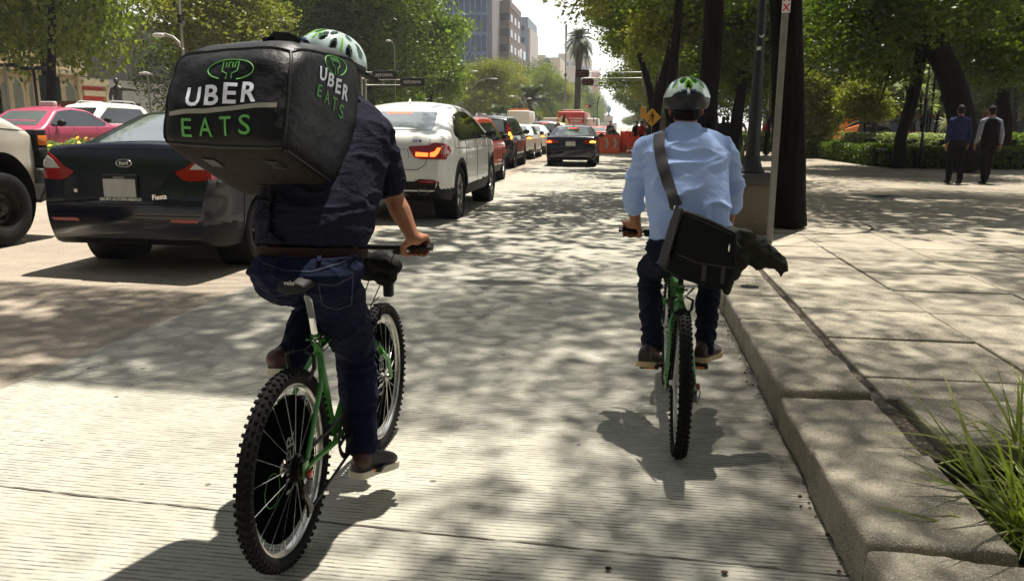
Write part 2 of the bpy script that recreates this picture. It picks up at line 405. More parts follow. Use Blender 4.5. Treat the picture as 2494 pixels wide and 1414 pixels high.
struct(sheet('road', [-11.5, -8, -5, LX+.15], [-6, 0, 10, 30, 60, 200, 1500], lambda x, y: rz(x), m_asph))
# opposite carriageway and the far pavement beyond it
struct(sheet('opposite_road', [-27, -20, -13.4], [-6, 10, 30, 60, 200, 1500], lambda x, y: .22, m_asph))
def conc_z(x, y): return rz(x)+.004+(.006*mn.noise(Vector((x*.8, y*.5, 3))) if y < 40 and x > LX+.4 else 0)
xs = np.linspace(LX, .77, 14); 
struct(sheet('bus_lane', xs, list(np.linspace(-6, 40, 93))+[60, 200, 1500], conc_z, m_conc))
# expansion joints and a long crack in the lane
m_crack = mat('crack_dark', (.09, .08, .065), .95)
mb = MB()
def strip(mb, pts, w0, z=.0075, jit=.004, seed=1):
    rr = random.Random(seed); k = len(pts); L_ = []; R_ = []
    out = []
    for i in range(k-1):
        a = Vector(pts[i]); b = Vector(pts[i+1]); n_ = max(2, int((b-a).length/.05))
        for j in range(n_): out.append(a+(b-a)*j/n_)
    out.append(Vector(pts[-1])); vs = []
    for i, p in enumerate(out):
        d = (out[min(i+1, len(out)-1)]-out[max(i-1, 0)]); nrm = Vector((-d.y, d.x)).normalized()
        ww = w0*(.35+rr.random()*.9); q = p+nrm*(rr.random()-.5)*2*jit
        for s in (-1, 1): vs.append((q.x+nrm.x*s*ww/2, q.y+nrm.y*s*ww/2, rz(q.x)+z+.006*mn.noise(Vector((q.x*.8, q.y*.5, 3)))))
    fs = [(2*i, 2*i+1, 2*i+3, 2*i+2) for i in range(len(out)-1)]
    mb.add(vs, fs)
strip(mb, [(-3.2, 2.70), (-2.39, 2.61), (-1.39, 2.56), (.76, 2.44)], .009)
for yy in (7.1, 11.6, 16.1, 20.6, 25.1, 30): strip(mb, [(-3.2, yy+.1), (.76, yy-.05)], .012, seed=int(yy))
strip(mb, [(.755, -2), (.757, 2), (.755, 6), (.757, 12), (.757, 20)], .014, jit=.004)
struct(mb.build('lane_joint', m_crack, smooth=False, fixn=False))
rr = random.Random(4)
# lane dashes
mb = MB(); m_line = mat('road_paint', lin(222, 218, 205), .7, noise=(18, .25))
for y0 in np.arange(4.6, 160, 6.0):
    x0 = -6.28; vs = []; 
    for i in range(9):
        y = y0+i*.32; vs += [(x0-.06-.01*rr.random(), y, rz(x0-.06)+.004), (x0+.06+.01*rr.random(), y, rz(x0+.06)+.004)]
    mb.add(vs, [(2*i, 2*i+1, 2*i+3, 2*i+2) for i in range(8)])
struct(mb.build('lane_marking', m_line, smooth=False, fixn=False))
# kerb blocks (each a worn block of its own shape)
KZ = .17
def worn_block(mb, x0, x1, y0, y1, z1, z0=-.05, ch=.03, seed=0, mi=0, skew=0., amp=.006):
    bm = bmesh.new(); bmesh.ops.create_cube(bm, size=1)
    for v in bm.verts:
        v.co = Vector(((x0+x1)/2+v.co.x*(x1-x0), (y0+y1)/2+v.co.y*(y1-y0)+skew*v.co.x, (z0+z1)/2+v.co.z*(z1-z0)))
    te = [e for e in bm.edges if all(v.co.z > z1-.01 for v in e.verts)]
    bmesh.ops.bevel(bm, geom=te, offset=ch, segments=3, profile=.6, affect='EDGES')
    cuts = max(1, int((y1-y0)/.12))
    bmesh.ops.subdivide_edges(bm, edges=[e for e in bm.edges if e.calc_length() > .12], cuts=min(cuts*2, 12) if y0 < 7 and x0 < 1 else min(cuts, 6), use_grid_fill=True)
    for v in bm.verts:
        k = Vector((v.co.x*5+seed*3.1, v.co.y*5, v.co.z*6)); k2 = k*4
        v.co += Vector((mn.noise(k), mn.noise(k+Vector((9, 0, 0))), mn.noise(k+Vector((0, 9, 0)))*.7))*amp+Vector((mn.noise(k2), 0, mn.noise(k2+Vector((5, 5, 0)))))*amp*.5+Vector((mn.noise(k*9), mn.noise(k*9+Vector((3, 3, 3))), mn.noise(k*9+Vector((7, 0, 0)))))*amp*.45
    mb.add([v.co for v in bm.verts], [tuple(v.index for v in f.verts) for f in bm.faces], mi); bm.free()
mb = MB()
ky = [-3.2, -2.4, -1.6, -.8, 0, .75, 1.5, 2.32, 3.07, 3.78, 4.43, 5.29, 6.08]
y = 6.08
while y < 34: y += .82; ky.append(y)
for i in range(len(ky)-1):
    dz = (.012 if i in (7, 9) else 0)-(.012 if i == 8 else 0)
    worn_block(mb, .765+.012*math.sin(i*7.), 1.185+.012*math.cos(i*3.), ky[i]+.014, ky[i+1]-.014, KZ+dz*1.4, ch=.022, seed=i, skew=.03*math.sin(i*5.), amp=.009)
struct(mb.build('kerb', m_slab, smooth=True, sharp=60))
mb = MB(); mb.bb((.8, -3, -.05), (1.185, 34, .10)); mb.bb((1.1851, 3.1, -.05), (1.26, 34, .148)); struct(mb.build('kerb_bed', m_curbgap, smooth=False))
# paving slabs beside the kerb (near ones are real blocks with open joints)
mb = MB(); sy = [3.18, 3.77, 4.11, 4.89, 5.67, 6.45, 7.23, 7.99, 8.77, 9.55, 10.33, 11.11, 11.9]
sx = [1.245, 2.08, 2.95, 3.82, 4.69, 5.56, 6.43, 7.3]
for j in range(len(sy)-1):
    for i in range(len(sx)-1):
        lift = .02 if (j == 0 and i == 0) else 0
        if j == 0 and i == 0:
            worn_block(mb, 1.29, sx[i+1]-.006, sy[j]+.02, sy[j+1]-.01, KZ+.012, z0=.09, ch=.012, seed=40, amp=.004); continue
        if j < 8 and i < 5: worn_block(mb, sx[i]+.008-(.014 if i == 0 else 0), sx[i+1]-.008, sy[j]+.009, sy[j+1]-.009, KZ+.005*math.sin(i*3.+j*5.), z0=.05, ch=.012, seed=i*13+j, amp=.003)
        else: mb.bb((sx[i]+.004, sy[j]+.004, .05), (sx[i+1]-.004, sy[j+1]-.004, KZ))
struct(mb.build('paving_slabs', m_slab, smooth=True, sharp=50))
mb = MB(); mb.bb((1.24, 3.2, -.05), (7.3, 11.9, .125)); struct(mb.build('paving_bed', m_curbgap, smooth=False))
pz = KZ-.002
def plz(name, x0, x1, y0, y1, m=m_plaza): return struct(sheet(name, np.linspace(x0, x1, 5), np.linspace(y0, y1, 6), lambda x, y: pz, m))
plz('plaza', 1.215, 70, 11.905, 90); plz('plaza', 7.305, 70, -6, 11.9); plz('pavement', 2.9, 7.3, -6, 3.17)
plz('pavement', .77, 70, 90.01, 1500); plz('pavement', .79, 1.21, 34, 90)
# planting pit in the pavement, nearest the camera
mb = MB(); mb.bb((1.19, -6, -.05), (2.9, 3.15, .03)); struct(mb.build('soil', m_soil, smooth=False))
# far left pavement
struct(sheet('far_pavement', np.linspace(-120, -27.0, 6), np.linspace(-6, 600, 8), lambda x, y: .36, m_plaza))
# planted median between the carriageways
m_kconc = mat('median_kerb', lin(176, 166, 150), .85, noise=(6, .2), bump=(30, .4, .01))
mb = MB(); mb.bb((-11.75, -6, 0), (-11.5, 300, .40)); mb.bb((-13.4, -6, 0), (-13.2, 300, .40)); struct(mb.build('median_kerb', m_kconc, smooth=False))
mb = MB(); mb.bb((-13.2, -6, 0), (-11.75, 300, .36)); struct(mb.build('median_soil', m_soil, smooth=False))
# broken hole in the kerb top, its inner shade a flat black patch, and the round drain cover
mb = MB(); rr = random.Random(8); vs = []
for i in range(22):
    t = i/22*6.283; r = 1+.3*(rr.random()-.5); vs.append((1.0+.075*r*math.cos(t), 6.39+.075*r*math.sin(t), KZ+.006))
mb.add(vs+[(1.0, 6.39, KZ+.006)], [(i, (i+1) % 22, 22) for i in range(22)]); struct(mb.build('kerb_hole', mat('hole_shade_black', (.004, .004, .004), 1), smooth=False, fixn=False))
mb = MB(); mb.lathe([(.001, .012), (.34, .012), (.36, .009), (.38, .0)], (4.78, 15.5, pz), (0, 0, 1), 36)
for k in range(-4, 5): mb.box((4.78, 15.5+k*.07, pz+.013), (.55*math.cos(k*.3), .02, .006))
tag(mb.build('drain_cover', mat('iron_cover', (.06, .055, .05), .6, .3, noise=(20, .4))), 'round dark iron drain cover set flat in the plaza paving', 'drain cover')
# ================================================ trees and plants
def leaf_mat(name, c1, c2, tr=.35, trc=None, sc=.35):
    m = bpy.data.materials.new(name); m.use_nodes = True; n = m.node_tree; L = n.links.new
    n.nodes.remove(n.nodes['Principled BSDF']); out = n.nodes['Material Output']
    ge = n.nodes.new('ShaderNodeNewGeometry'); tc = n.nodes.new('ShaderNodeTexCoord')
    t = n.nodes.new('ShaderNodeTexNoise'); t.inputs['Scale'].default_value = sc; t.inputs['Detail'].default_value = 3; L(tc.outputs['Object'], t.inputs['Vector'])
    ad = n.nodes.new('ShaderNodeMath'); ad.operation = 'MULTIPLY_ADD'; L(ge.outputs['Random Per Island'], ad.inputs[0]); ad.inputs[1].default_value = .55
    mr = n.nodes.new('ShaderNodeMapRange'); mr.inputs[1].default_value = .35; mr.inputs[2].default_value = .65; mr.inputs[4].default_value = .45; L(t.outputs['Fac'], mr.inputs[0]); L(mr.outputs[0], ad.inputs[2])
    mx = n.nodes.new('ShaderNodeMix'); mx.data_type = 'RGBA'; L(ad.outputs[0], mx.inputs[0]); mx.inputs[6].default_value = (*c1, 1); mx.inputs[7].default_value = (*c2, 1)
    df = n.nodes.new('ShaderNodeBsdfDiffuse'); L(mx.outputs[2], df.inputs[0])
    tl = n.nodes.new('ShaderNodeBsdfTranslucent')
    mm = n.nodes.new('ShaderNodeMix'); mm.data_type = 'RGBA'; mm.blend_type = 'MULTIPLY'; mm.inputs[0].default_value = 1; L(mx.outputs[2], mm.inputs[6]); mm.inputs[7].default_value = (*(trc or (1.6, 1.9, .7)), 1); L(mm.outputs[2], tl.inputs[0])
    gl = n.nodes.new('ShaderNodeBsdfGlossy'); gl.inputs['Roughness'].default_value = .38; gl.inputs[0].default_value = (.7, .75, .7, 1)
    s1 = n.nodes.new('ShaderNodeMixShader'); s1.inputs[0].default_value = tr; L(df.outputs[0], s1.inputs[1]); L(tl.outputs[0], s1.inputs[2])
    s2 = n.nodes.new('ShaderNodeMixShader'); s2.inputs[0].default_value = .03; L(s1.outputs[0], s2.inputs[1]); L(gl.outputs[0], s2.inputs[2])
    L(s2.outputs[0], out.inputs[0]); return m
lf_mid = leaf_mat('leaf_ash', (.03, .045, .006), (.25, .28, .045), .42)
lf_dark = leaf_mat('leaf_dark', (.014, .025, .004), (.13, .17, .025), .36)
lf_bright = leaf_mat('leaf_bright', (.03, .058, .007), (.23, .30, .04), .42)
lf_yellow = leaf_mat('leaf_yellow', (.07, .08, .012), (.26, .24, .05), .4)
lf_right = leaf_mat('leaf_jacaranda', (.010, .020, .003), (.13, .18, .015), .42, sc=.8)  # dark gaps and bright highlights are put into the leaf tones
lf_varie = leaf_mat('leaf_variegated', (.1, .13, .05), (.4, .42, .25), .3)
m_bark = mat('bark', (.028, .023, .018), .95, noise=(6, .5), bump=(14, 1., .03))
m_bark_dk = mat('bark_dark', (.008, .0065, .005), .97, spec=.12, noise=(6, .7), bump=(14, 1., .03))
for m_ in (m_bark, m_bark_dk):                # long vertical fissures
    n_ = m_.node_tree; tc_ = [x for x in n_.nodes if x.type == 'TEX_COORD'][0]; mp_ = n_.nodes.new('ShaderNodeMapping'); mp_.inputs['Scale'].default_value = (2.2, 2.2, .28); n_.links.new(tc_.outputs['Object'], mp_.inputs['Vector'])
    for x in n_.nodes:
        if x.type == 'TEX_NOISE': n_.links.new(mp_.outputs[0], x.inputs['Vector']); x.inputs['Detail'].default_value = 8
m_bark_red = mat('bark_reddish', (.07, .028, .018), .95, noise=(6, .4), bump=(12, 1., .02))
def leaves(rng, C, cr, k, size, flat=.5, droop=0.):
    """k leaves round each clump centre C (n,3), radius cr -> verts, faces"""
    n = len(C)*k; c = np.repeat(np.asarray(C), k, 0)
    c = c+rng.normal(size=(n, 3))*np.array([cr, cr, cr*flat])
    if droop: c[:, 2] -= np.abs(rng.normal(size=n))*droop
    a = rng.normal(size=(n, 3)); a[:, 2] *= .55
    if droop: a[:, 2] -= 1.2
    a /= np.linalg.norm(a, axis=1)[:, None]
    b = rng.normal(size=(n, 3)); b -= a*(a*b).sum(1)[:, None]; b /= np.linalg.norm(b, axis=1)[:, None]
    s = size*(.6+.8*rng.random(n))[:, None]
    v = np.empty((n, 4, 3)); v[:, 0] = c-a*s*.6; v[:, 1] = c+b*s*.32; v[:, 2] = c+a*s*.6; v[:, 3] = c-b*s*.32
    return v.reshape(-1, 3), np.arange(n*4).reshape(n, 4)
def clump_pts(rng, blobs, n, shell=.45):
    """points in ellipsoid blobs, biased to the outside, broken up by noise"""
    vol = np.array([b[1][0]*b[1][1]*b[1][2] for b in blobs])**.75; out = []
    for b, q in zip(blobs, vol/vol.sum()):
        m = int(n*q)+1; d = rng.normal(size=(m, 3)); d /= np.linalg.norm(d, axis=1)[:, None]
        r = (shell+(1-shell)*rng.random(m)**.6)*(1+.18*rng.normal(size=m)); out.append(np.array(b[0])+d*r[:, None]*np.array(b[1]))
    return np.concatenate(out)
def trunk_mb(path, rs, n=10, off=None):
    mb = MB(off); pts = []; rr = []
    for i in range(len(path)-1):
        for t in np.linspace(0, 1, 5, endpoint=(i == len(path)-2)):
            p = Vector(path[i]).lerp(Vector(path[i+1]), t); pts.append(p); rr.append((rs[i]*(1-t)+rs[i+1]*t)*(1+.07*mn.noise(p*1.7)))
    # smooth the path
    for _ in range(3): pts = [pts[0]]+[(pts[i-1]+pts[i]*2+pts[i+1])/4 for i in range(1, len(pts)-1)]+[pts[-1]]
    mb.tube(pts, rr, n=n); return mb, pts
def make_tree(label, base, path, rs, blobs, nclump, k, size, cr, leaf, bark=None, seed=1, group=None, name='tree', limbs=True, keep=None, flat=.6, droop=0, shell=.45, flare=1.5, lt=1., lk=1.):
    rng = np.random.default_rng(seed); b = Vector(base); root = thing(name, label, 'tree', b, 0, group)
    path = [Vector(p) for p in path]; r2 = [rs[0]*flare]+list(rs)[0:]; path2 = [path[0], path[0]+(path[1]-path[0]).normalized()*.35]+path[1:]
    r2 = [rs[0]*flare, rs[0]*1.02]+list(rs[1:])
    mb, pts = trunk_mb(path2, r2, 14)
    if limbs:
        tip = path[-1]; 
        for (c, rr) in blobs:
            c = Vector(c); s0 = path[-2].lerp(tip, .3+.6*rng.random()); mid = s0.lerp(c, .5)+Vector(rng.normal(size=3)*.3)
            mb.tube([s0, s0.lerp(mid, .5)+Vector(rng.normal(size=3)*.22*lk), mid, mid.lerp(c, .5)+Vector(rng.normal(size=3)*.25*lk), c], [rs[-1]*.6*lt, rs[-1]*.5*lt, rs[-1]*.36*lt, rs[-1]*.22*lt, rs[-1]*.08*lt], n=7)
            for q in range(3):
                e = c+Vector(rng.normal(size=3))*Vector(rr).length*.3; mb.tube([mid, mid.lerp(e, .5)+Vector((0, 0, .15)), e], [rs[-1]*.3*lt, rs[-1]*.2*lt, rs[-1]*.07*lt], n=5)
    mb.build('trunk', bark or m_bark, root)
    C = clump_pts(rng, blobs, nclump, shell)
    v, f = leaves(rng, C, cr, k, size, flat, droop)
    if keep is not None:
        cen = v.reshape(-1, 4, 3).mean(1)+np.array(b); kk = keep(cen); v = v.reshape(-1, 4, 3)[kk].reshape(-1, 3); f = np.arange(len(v)).reshape(-1, 4)
    npmesh('crown', v, f, leaf, root); return root
def wish(x, y):
    """1 = shade wanted, 0 = sun, at the ground point"""
    n = np.array([mn.noise(Vector((a*.55, b*.9, 5.)))+.8*mn.noise(Vector((a*1.7, b*2.3, 9.)))+.5*mn.noise(Vector((a*4.2, b*5., 2.))) for a, b in zip(x, y)])
    n = n*1.0+.5*np.array([mn.noise(Vector((a*9., b*11., 7.))) for a, b in zip(x, y)])-.06
    t = np.full(len(x), -.10)
    t = np.where((x < -1.35) & (y > 2.3) & (y < 3.85), 1.4, t)                       # sunny patch at the lower left
    t = np.where((x >= -1.35) & (x < -.25) & (y > 2.55) & (y < 3.4), .3, t)
    t = np.where((x < -3.2) & (y > 3.7) & (y < 5.9), -.35, t)                          # shade on the near asphalt
    t = np.where((x < -3.2) & (y >= 6.1), 1.8, t); t = np.where((x < -7.2), 1.5, t)
    t = np.where((x > -3.2) & (x < -.2) & (y >= 3.75) & (y < 7.2), -.32, t)
    t = np.where((x >= -.25) & (x < .8) & (y < 5.5), -.42, t)
    t = np.where((x > .8) & (x < 3) & (y < 6.5), -.28, t)
    t = np.where((x >= 3) & (y < 8), -.38, t)
    t = np.where((x > 2.4) & (y > 8.2) & (y < 10.8), .28, t)
    t = np.where((x > 2.4) & (y >= 10.8) & (y < 18), -.28, t)
    t = np.where((y >= 8) & (x < .8) & (x >= -3.2), -.02, t)
    t = np.where((y >= 15) & (x < 2), .12, t)
    return n > t-.30
def keep(cen):
    z = cen[:, 2]; x = cen[:, 0]-SD.x/SD.z*z; y = cen[:, 1]-SD.y/SD.z*z
    return wish(x, y)
# ---- street trees: prototypes then copies
R_ = random.Random(11)
def proto(seed, h=11, r=4.2, leaf=None, lean=0, bark=None, z0=2.7, label='', name='street_tree', size=.17, nc=1700, k=20, cr=.36, group=None):
    rg = random.Random(seed); bl = []
    for i in range(13):
        a = rg.random()*6.28; q = rg.random()**.5*r*.74; z = z0+1.0+(h-z0-2)*rg.random()**1.3
        bl.append(((q*math.cos(a), q*math.sin(a), z), (r*(.42+.2*rg.random()), r*(.42+.2*rg.random()), r*(.3+.15*rg.random()))))
    bl.append(((0, 0, h*.72), (r*.6, r*.6, h*.22)))
    return make_tree(label, (0, 0, 0), [(0, 0, 0), (lean*.4, 0, 1.8), (lean, .2, z0+.8), (lean*.8, .1, h*.6)], [.2, .17, .14, .08], bl, nc, k, size, cr, leaf, bark, seed, group, name)
g_left = 'street trees lining the far side of the avenue'
PT = [proto(1, 11.5, 4.3, lf_mid, .5, m_bark_dk, label='olive green street tree', group=g_left),
      proto(2, 12.5, 4.6, lf_dark, -.4, m_bark, label='dark green street tree', group=g_left),
      proto(3, 10.5, 4.0, lf_yellow, .3, m_bark_red, label='yellow green street tree', group=g_left),
      proto(4, 12, 4.4, lf_bright, 0, m_bark, label='bright green street tree', group=g_left)]
tl = [(-23.7, 31, 0, 1.0, 0, 'olive green street tree with a black trunk in front of the cream building'),
      (-21.5, 42, 2, .95, 1, 'yellow green street tree behind the white off-road car in the far lanes'),
      (-27.5, 36, 0, 1.0, 2.2, 'olive tree with its crown over the cream building balustrade'),
      (-25, 46, 1, 1.05, 3, 'dark tree behind the grey street lamp on the left'),
      (-19, 52, 3, 1.0, .5, 'bright green tree just left of the delivery backpack'),
      (-27, 24, 1, 1.0, 4, 'dark tree at the far left edge of the photo'),
      (-16.5, 52, 1, 1.1, 2, 'dense dark green tree behind the first rider helmet'),
      (-24, 50, 3, 1.1, 1, 'green tree filling the view above the delivery backpack'),
      (-21.5, 72, 1, 1.0, 5, 'dark tree right of the first rider helmet'),
      (-26, 66, 0, 1.2, 3, 'olive tree in the second row above the delivery backpack'),
      (-24, 84, 3, .95, 2.5, 'green tree behind the sign gantry on the left'),
      (-15.5, 92, 2, .85, 4.4, 'yellow green tree above the white coupe SUV roof'),
      (-19, 108, 1, .72, 1.4, 'dark tree in front of the patterned glass tower'),
      (-15, 112, 2, .8, .3, 'yellowish tree above the orange car'),
      (-19, 126, 3, .85, 2.9, 'bright tree in front of the brown banded tower'),
      (-14.5, 134, 0, .95, 5.1, 'olive tree behind the double street lamp'),
      (-18, 150, 1, 1.05, .9, 'dark tree at the foot of the plain grey tower'),
      (-13.5, 158, 2, .95, 3.6, 'pale yellow tree left of the red bus'),
      (-17, 176, 3, 1.05, 4.1, 'green tree left of the bare mast'),
      (-12.8, 184, 0, .95, 1.9, 'olive tree behind the bare mast'),
      (-12.5, 215, 1, 1.0, 2.7, 'hazy dark tree behind the palm trunk'),
      (-12, 245, 3, 1.0, .2, 'hazy green tree right of the palm trunk'),
      (-12, 290, 0, 1.0, 3.3, 'hazy olive tree beyond the red bus'),
      (-12, 350, 1, 1.0, 1.3, 'palest hazy tree far down the left side of the avenue'),
      (-34, 92, 2, 1.2, 1, 'tall yellow tree of the back row below the patterned tower'),
      (-29, 118, 1, 1.25, 2, 'tall dark tree of the back row below the towers')]
used = set()
for (x, y, p, s, a, lab) in tl:
    if p not in used: t = PT[p]; used.add(p)
    else: t = dup(PT[p])
    t.location = (x, y, .25); t.rotation_euler = (0, 0, a); t.scale = (s, s, s*(1.7 if y < 38 else 1)); t['label'] = lab
for i, (x, y, p, s) in enumerate(((-24, 12, 0, 1.1), (-25, 2, 3, 1.1), (-23, -9, 1, 1.1), (8, -9, 1, 1.1), (15, -3, 0, 1.1), (4, -16, 2, 1.1), (-4, -24, 1, 1.2), (-12, -22, 0, 1.2), (-19, -20, 3, 1.2), (12, -20, 1, 1.2))):  # unseen trees added to keep bright sky behind the camera out of reflections
    t = dup(PT[p], (x, y, .2), i*1.1, None, s); t['group'] = 'unseen street trees added behind the photographer'; t['label'] = 'unseen street tree added to block bright sky, '+('left of the camera beside the far pavement', 'next to the camera on the far left', 'left and just behind the camera', 'right and just behind the camera on the plaza', 'out on the plaza level with the camera', 'behind the camera near the right kerb', 'far behind the camera in the lane line', 'far behind the camera, left of the lane', 'far behind the camera on the left', 'far behind the camera on the plaza')[i]
# the pale drooping tree in front of the towers
wb = [((-1.0, 0, 9.5), (2.2, 2.2, 3.6)), ((1.0, 0, 8.0), (1.8, 1.8, 2.6)), ((-.3, .5, 12.3), (1.9, 1.8, 2.4)), ((2.7, 0, 8.8), (1.2, 1.1, .7)), ((-2.0, -.3, 6), (1.5, 1.5, 2.2)), ((.6, 0, 5.2), (1.4, 1.3, 1.6)), ((2.0, .2, 5.2), (1.3, 1.2, 1.8))]
make_tree('tall pale willowy tree with drooping foliage in front of the patterned glass tower', (-15.7, 62, .25), [(0, 0, 0), (.5, 0, 3), (1.3, 0, 6), (.6, 0, 9.5)], [.26, .22, .17, .08], wb, 1000, 18, .27, .36, lf_bright, m_bark_dk, 21, name='willow_tree', droop=.6, shell=.3)
# ---- right hand row along the kerb (crowns overhang the lane)
def rblobs(seed, r, z0, z1, n=10, ox=0, oy=0):
    rg = random.Random(seed); out = []
    for i in range(n):
        a = rg.random()*6.28; q = r*(.25+.6*rg.random()); out.append(((ox+q*math.cos(a), oy+q*math.sin(a), z0+(z1-z0)*rg.random()), (r*(.3+.12*rg.random()), r*(.3+.12*rg.random()), r*(.17+.1*rg.random()))))
    return out
rt_list = [((1.66, 17.2), [(0, 0, 0), (-.05, 0, 1.6), (.02, 0, 3.5), (-.3, 0, 6)], [.205, .2, .2, .15], 'thick black tree trunk directly behind the second rider helmet', 6.6, 5.4, lf_right, 31),
           ((1.45, 28.0), [(0, 0, 0), (.0, 0, 3), (.1, 0, 5), (.1, 0, 7)], [.16, .15, .14, .1], 'dark upright tree just left of the second rider helmet', 4.2, 5.0, lf_right, 32),
           ((1.1, 35.0), [(0, 0, 0), (.05, 0, 2), (.6, 0, 4.2), (1.2, 0, 7)], [.26, .22, .2, .12], 'leaning dark tree behind the yellow crossing sign', 4.2, 5.2, lf_yellow, 33),
           ((1.6, 46.0), [(0, 0, 0), (-.3, 0, 3), (-1.2, 0, 5.5), (-1.5, 0, 7)], [.22, .2, .14, .1], 'tree with a limb leaning over the road beside the signal gantry', 4.6, 5.4, lf_right, 34),
           ((1.8, 58.0), [(0, 0, 0), (.1, 0, 3), (.3, 0, 5.5), (.2, 0, 7)], [.2, .18, .14, .1], 'roadside tree beyond the signal gantry', 4.4, 5.2, lf_mid, 35),
           ((2.0, 74.0), [(0, 0, 0), (.1, 0, 3), (-.3, 0, 5.5), (.2, 0, 7)], [.2, .18, .14, .1], 'roadside tree beyond the orange barriers', 4.4, 4.8, lf_bright, 36),
           ((2.6, 96.0), [(0, 0, 0), (.1, 0, 3), (-.3, 0, 5.5), (.2, 0, 7)], [.2, .18, .14, .1], 'hazy roadside tree right of the dark street lamp', 4.2, 4.2, lf_mid, 37),
           ((3.0, 125.0), [(0, 0, 0), (.1, 0, 3), (-.3, 0, 5.5), (.2, 0, 7)], [.2, .18, .14, .1], 'round hazy tree at the right edge of the sky gap', 4.6, 3.2, lf_dark, 38),
           ((3.5, 170.0), [(0, 0, 0), (.1, 0, 3), (-.3, 0, 5.5), (.2, 0, 7)], [.2, .18, .14, .1], 'pale distant tree far down the right side of the avenue', 5, 2.6, lf_mid, 39),
           ((4.5, 230.0), [(0, 0, 0), (.1, 0, 3), (-.3, 0, 5.5), (.2, 0, 7)], [.2, .18, .14, .1], 'palest tree closing the right side of the avenue', 5.5, 2.6, lf_dark, 40)]
for (bx, by), pth, rs, lab, r, z0, lf, sd in rt_list:
    far = by > 60; n = 8 if far else 12
    bl = rblobs(sd, r, z0, z0+4.5, n)
    make_tree(lab, (bx, by, KZ), pth, rs, bl, 1000 if far else 1700, 16, .22 if far else .17, .36, lf, m_bark_dk, sd, 'trees along the right kerb', 'street_tree', shell=.3, keep=keep if by < 40 else None, lt=.28)
# ---- shade trees over the lane: foliage thinned where the photograph has sun on the ground
g_sh = 'shade trees whose crowns overhang the cycle lane'
def flatblobs(seed, n, x0, x1, y0, y1, z0, z1):
    rg = random.Random(seed); return [((x0+(x1-x0)*rg.random(), y0+(y1-y0)*rg.random(), z0+(z1-z0)*rg.random()), (1.9, 1.9, .8)) for i in range(n)]
make_tree('massive black tree trunk beside the square grey sign post', (2.06, 10.45, KZ-.05), [(0, 0, 0), (-.1, 0, 1.5), (-.27, 0, 3.2), (-.5, .1, 5.2), (-.5, 0, 7.)], [.205, .195, .185, .17, .13], flatblobs(5, 32, -9.5, 5.5, -5, 10.5, 9.6, 13.2)+[((x_, -1.5+.3*(k_ % 2), 11), (1.5, 1.4, .7)) for k_, x_ in enumerate((-4.2, -5.4, -6.6, -7.8, -9.))], 3700, 70, .070, .50, lf_dark, m_bark_dk, 51, name='shade_tree', keep=keep, shell=.05, flare=1.13, lt=.14, lk=2.)
make_tree('shade tree standing on the plaza outside the right edge of the photo', (9.5, 6.5, KZ), [(0, 0, 0), (0, 0, 1.5), (-.2, 0, 3.2), (-.3, .1, 5.2), (-.3, .1, 7)], [.24, .22, .2, .17, .13], flatblobs(6, 18, -4, 5, -4, 10, 9.6, 13.2), 2100, 70, .070, .50, lf_dark, m_bark_dk, 52, name='shade_tree', keep=keep, shell=.05, lt=.14, lk=2.)
# pit ring round the big trunk
mb = MB(); mb.lathe([(.30, .0), (.98, .0), (1.0, .006), (1.03, .001)], (2.12, 10.78, pz+.0015), (0, 0, 1), 40)
struct(mb.build('soil', m_soil, smooth=False, fixn=False))
# ---- plaza trees on the right
def ptree(lab, pix, Y, rs, blobs, seed, leaf, nc=900, size=.17, k=16, cr=.3, bark=m_bark_dk, name='plaza_tree', droop=.0, group='trees on the plaza', limbs=True, shell=.3):
    P = [D(px, py, Y) for px, py in pix]; base = Vector((P[0].x, P[0].y, KZ)); path = [Vector((0, 0, 0))]+[p-base for p in P if p.z > KZ+.2]
    bl = [(tuple(D(px, py, y)-base), r) for px, py, y, r in blobs]
    rs = (list(rs)+[rs[-1]]*10)[:len(path)]
    return make_tree(lab, base, path, rs, bl, nc, k, size, cr, leaf, bark, seed, group, name, droop=droop, limbs=limbs, shell=shell, flare=1.3)
ptree('big leaning dark tree behind the two walking men', [(2352, 385), (2345, 300), (2318, 190), (2262, 80), (2215, -20), (2150, -150)], 25, [.40, .38, .37, .35, .3, .22],
      [(2180, 40, 25, (1.7, 1.4, .8)), (2080, 130, 24, (1.1, 1.2, .55)), (2250, -60, 26, (2.2, 2, .9)), (2130, -20, 26, (1.8, 1.6, .9)), (2160, 175, 26, (.8, .8, .35)), (2050, 60, 25, (1.0, 1.0, .6)), (2350, 20, 23, (1.4, 1.4, .7)), (2290,-150,24,(2.5,2,1))], 61, lf_right, 2300, .115)
ptree('slim dark tree with a bent trunk left of the leaning plaza tree', [(2192, 360), (2193, 335), (2215, 270), (2232, 200), (2246, 110), (2250, 0)], 27, [.2, .17, .17, .18, .18, .15],
      [(2200, 60, 28, (1.5, 1.4, .7)), (2150, 110, 28, (1.1, 1.0, .5)), (2290, -20, 28, (1.6, 1.6, .8)), (2110, 20, 29, (1.6, 1.6, .8))], 62, lf_dark, 1200, .12)
ptree('forked dark tree right of the two walking men', [(2446, 330), (2448, 290), (2440, 240), (2455, 190), (2480, 130), (2500, 60)], 30, [.26, .24, .25, .22, .18, .15],
      [(2440, 60, 27, (1.3, 1.2, .6)), (2400, 110, 26, (.9, 1.0, .45)), (2480, 130, 26, (1.0, 1.0, .5)), (2430, 180, 26, (.75, .8, .3)), (2520, 20, 28, (1.8, 1.8, 1)), (2380, 20, 27, (1.4, 1.3, .6)), (2500, -100, 28, (2.5, 2, 1))], 63, lf_right, 2000, .12)
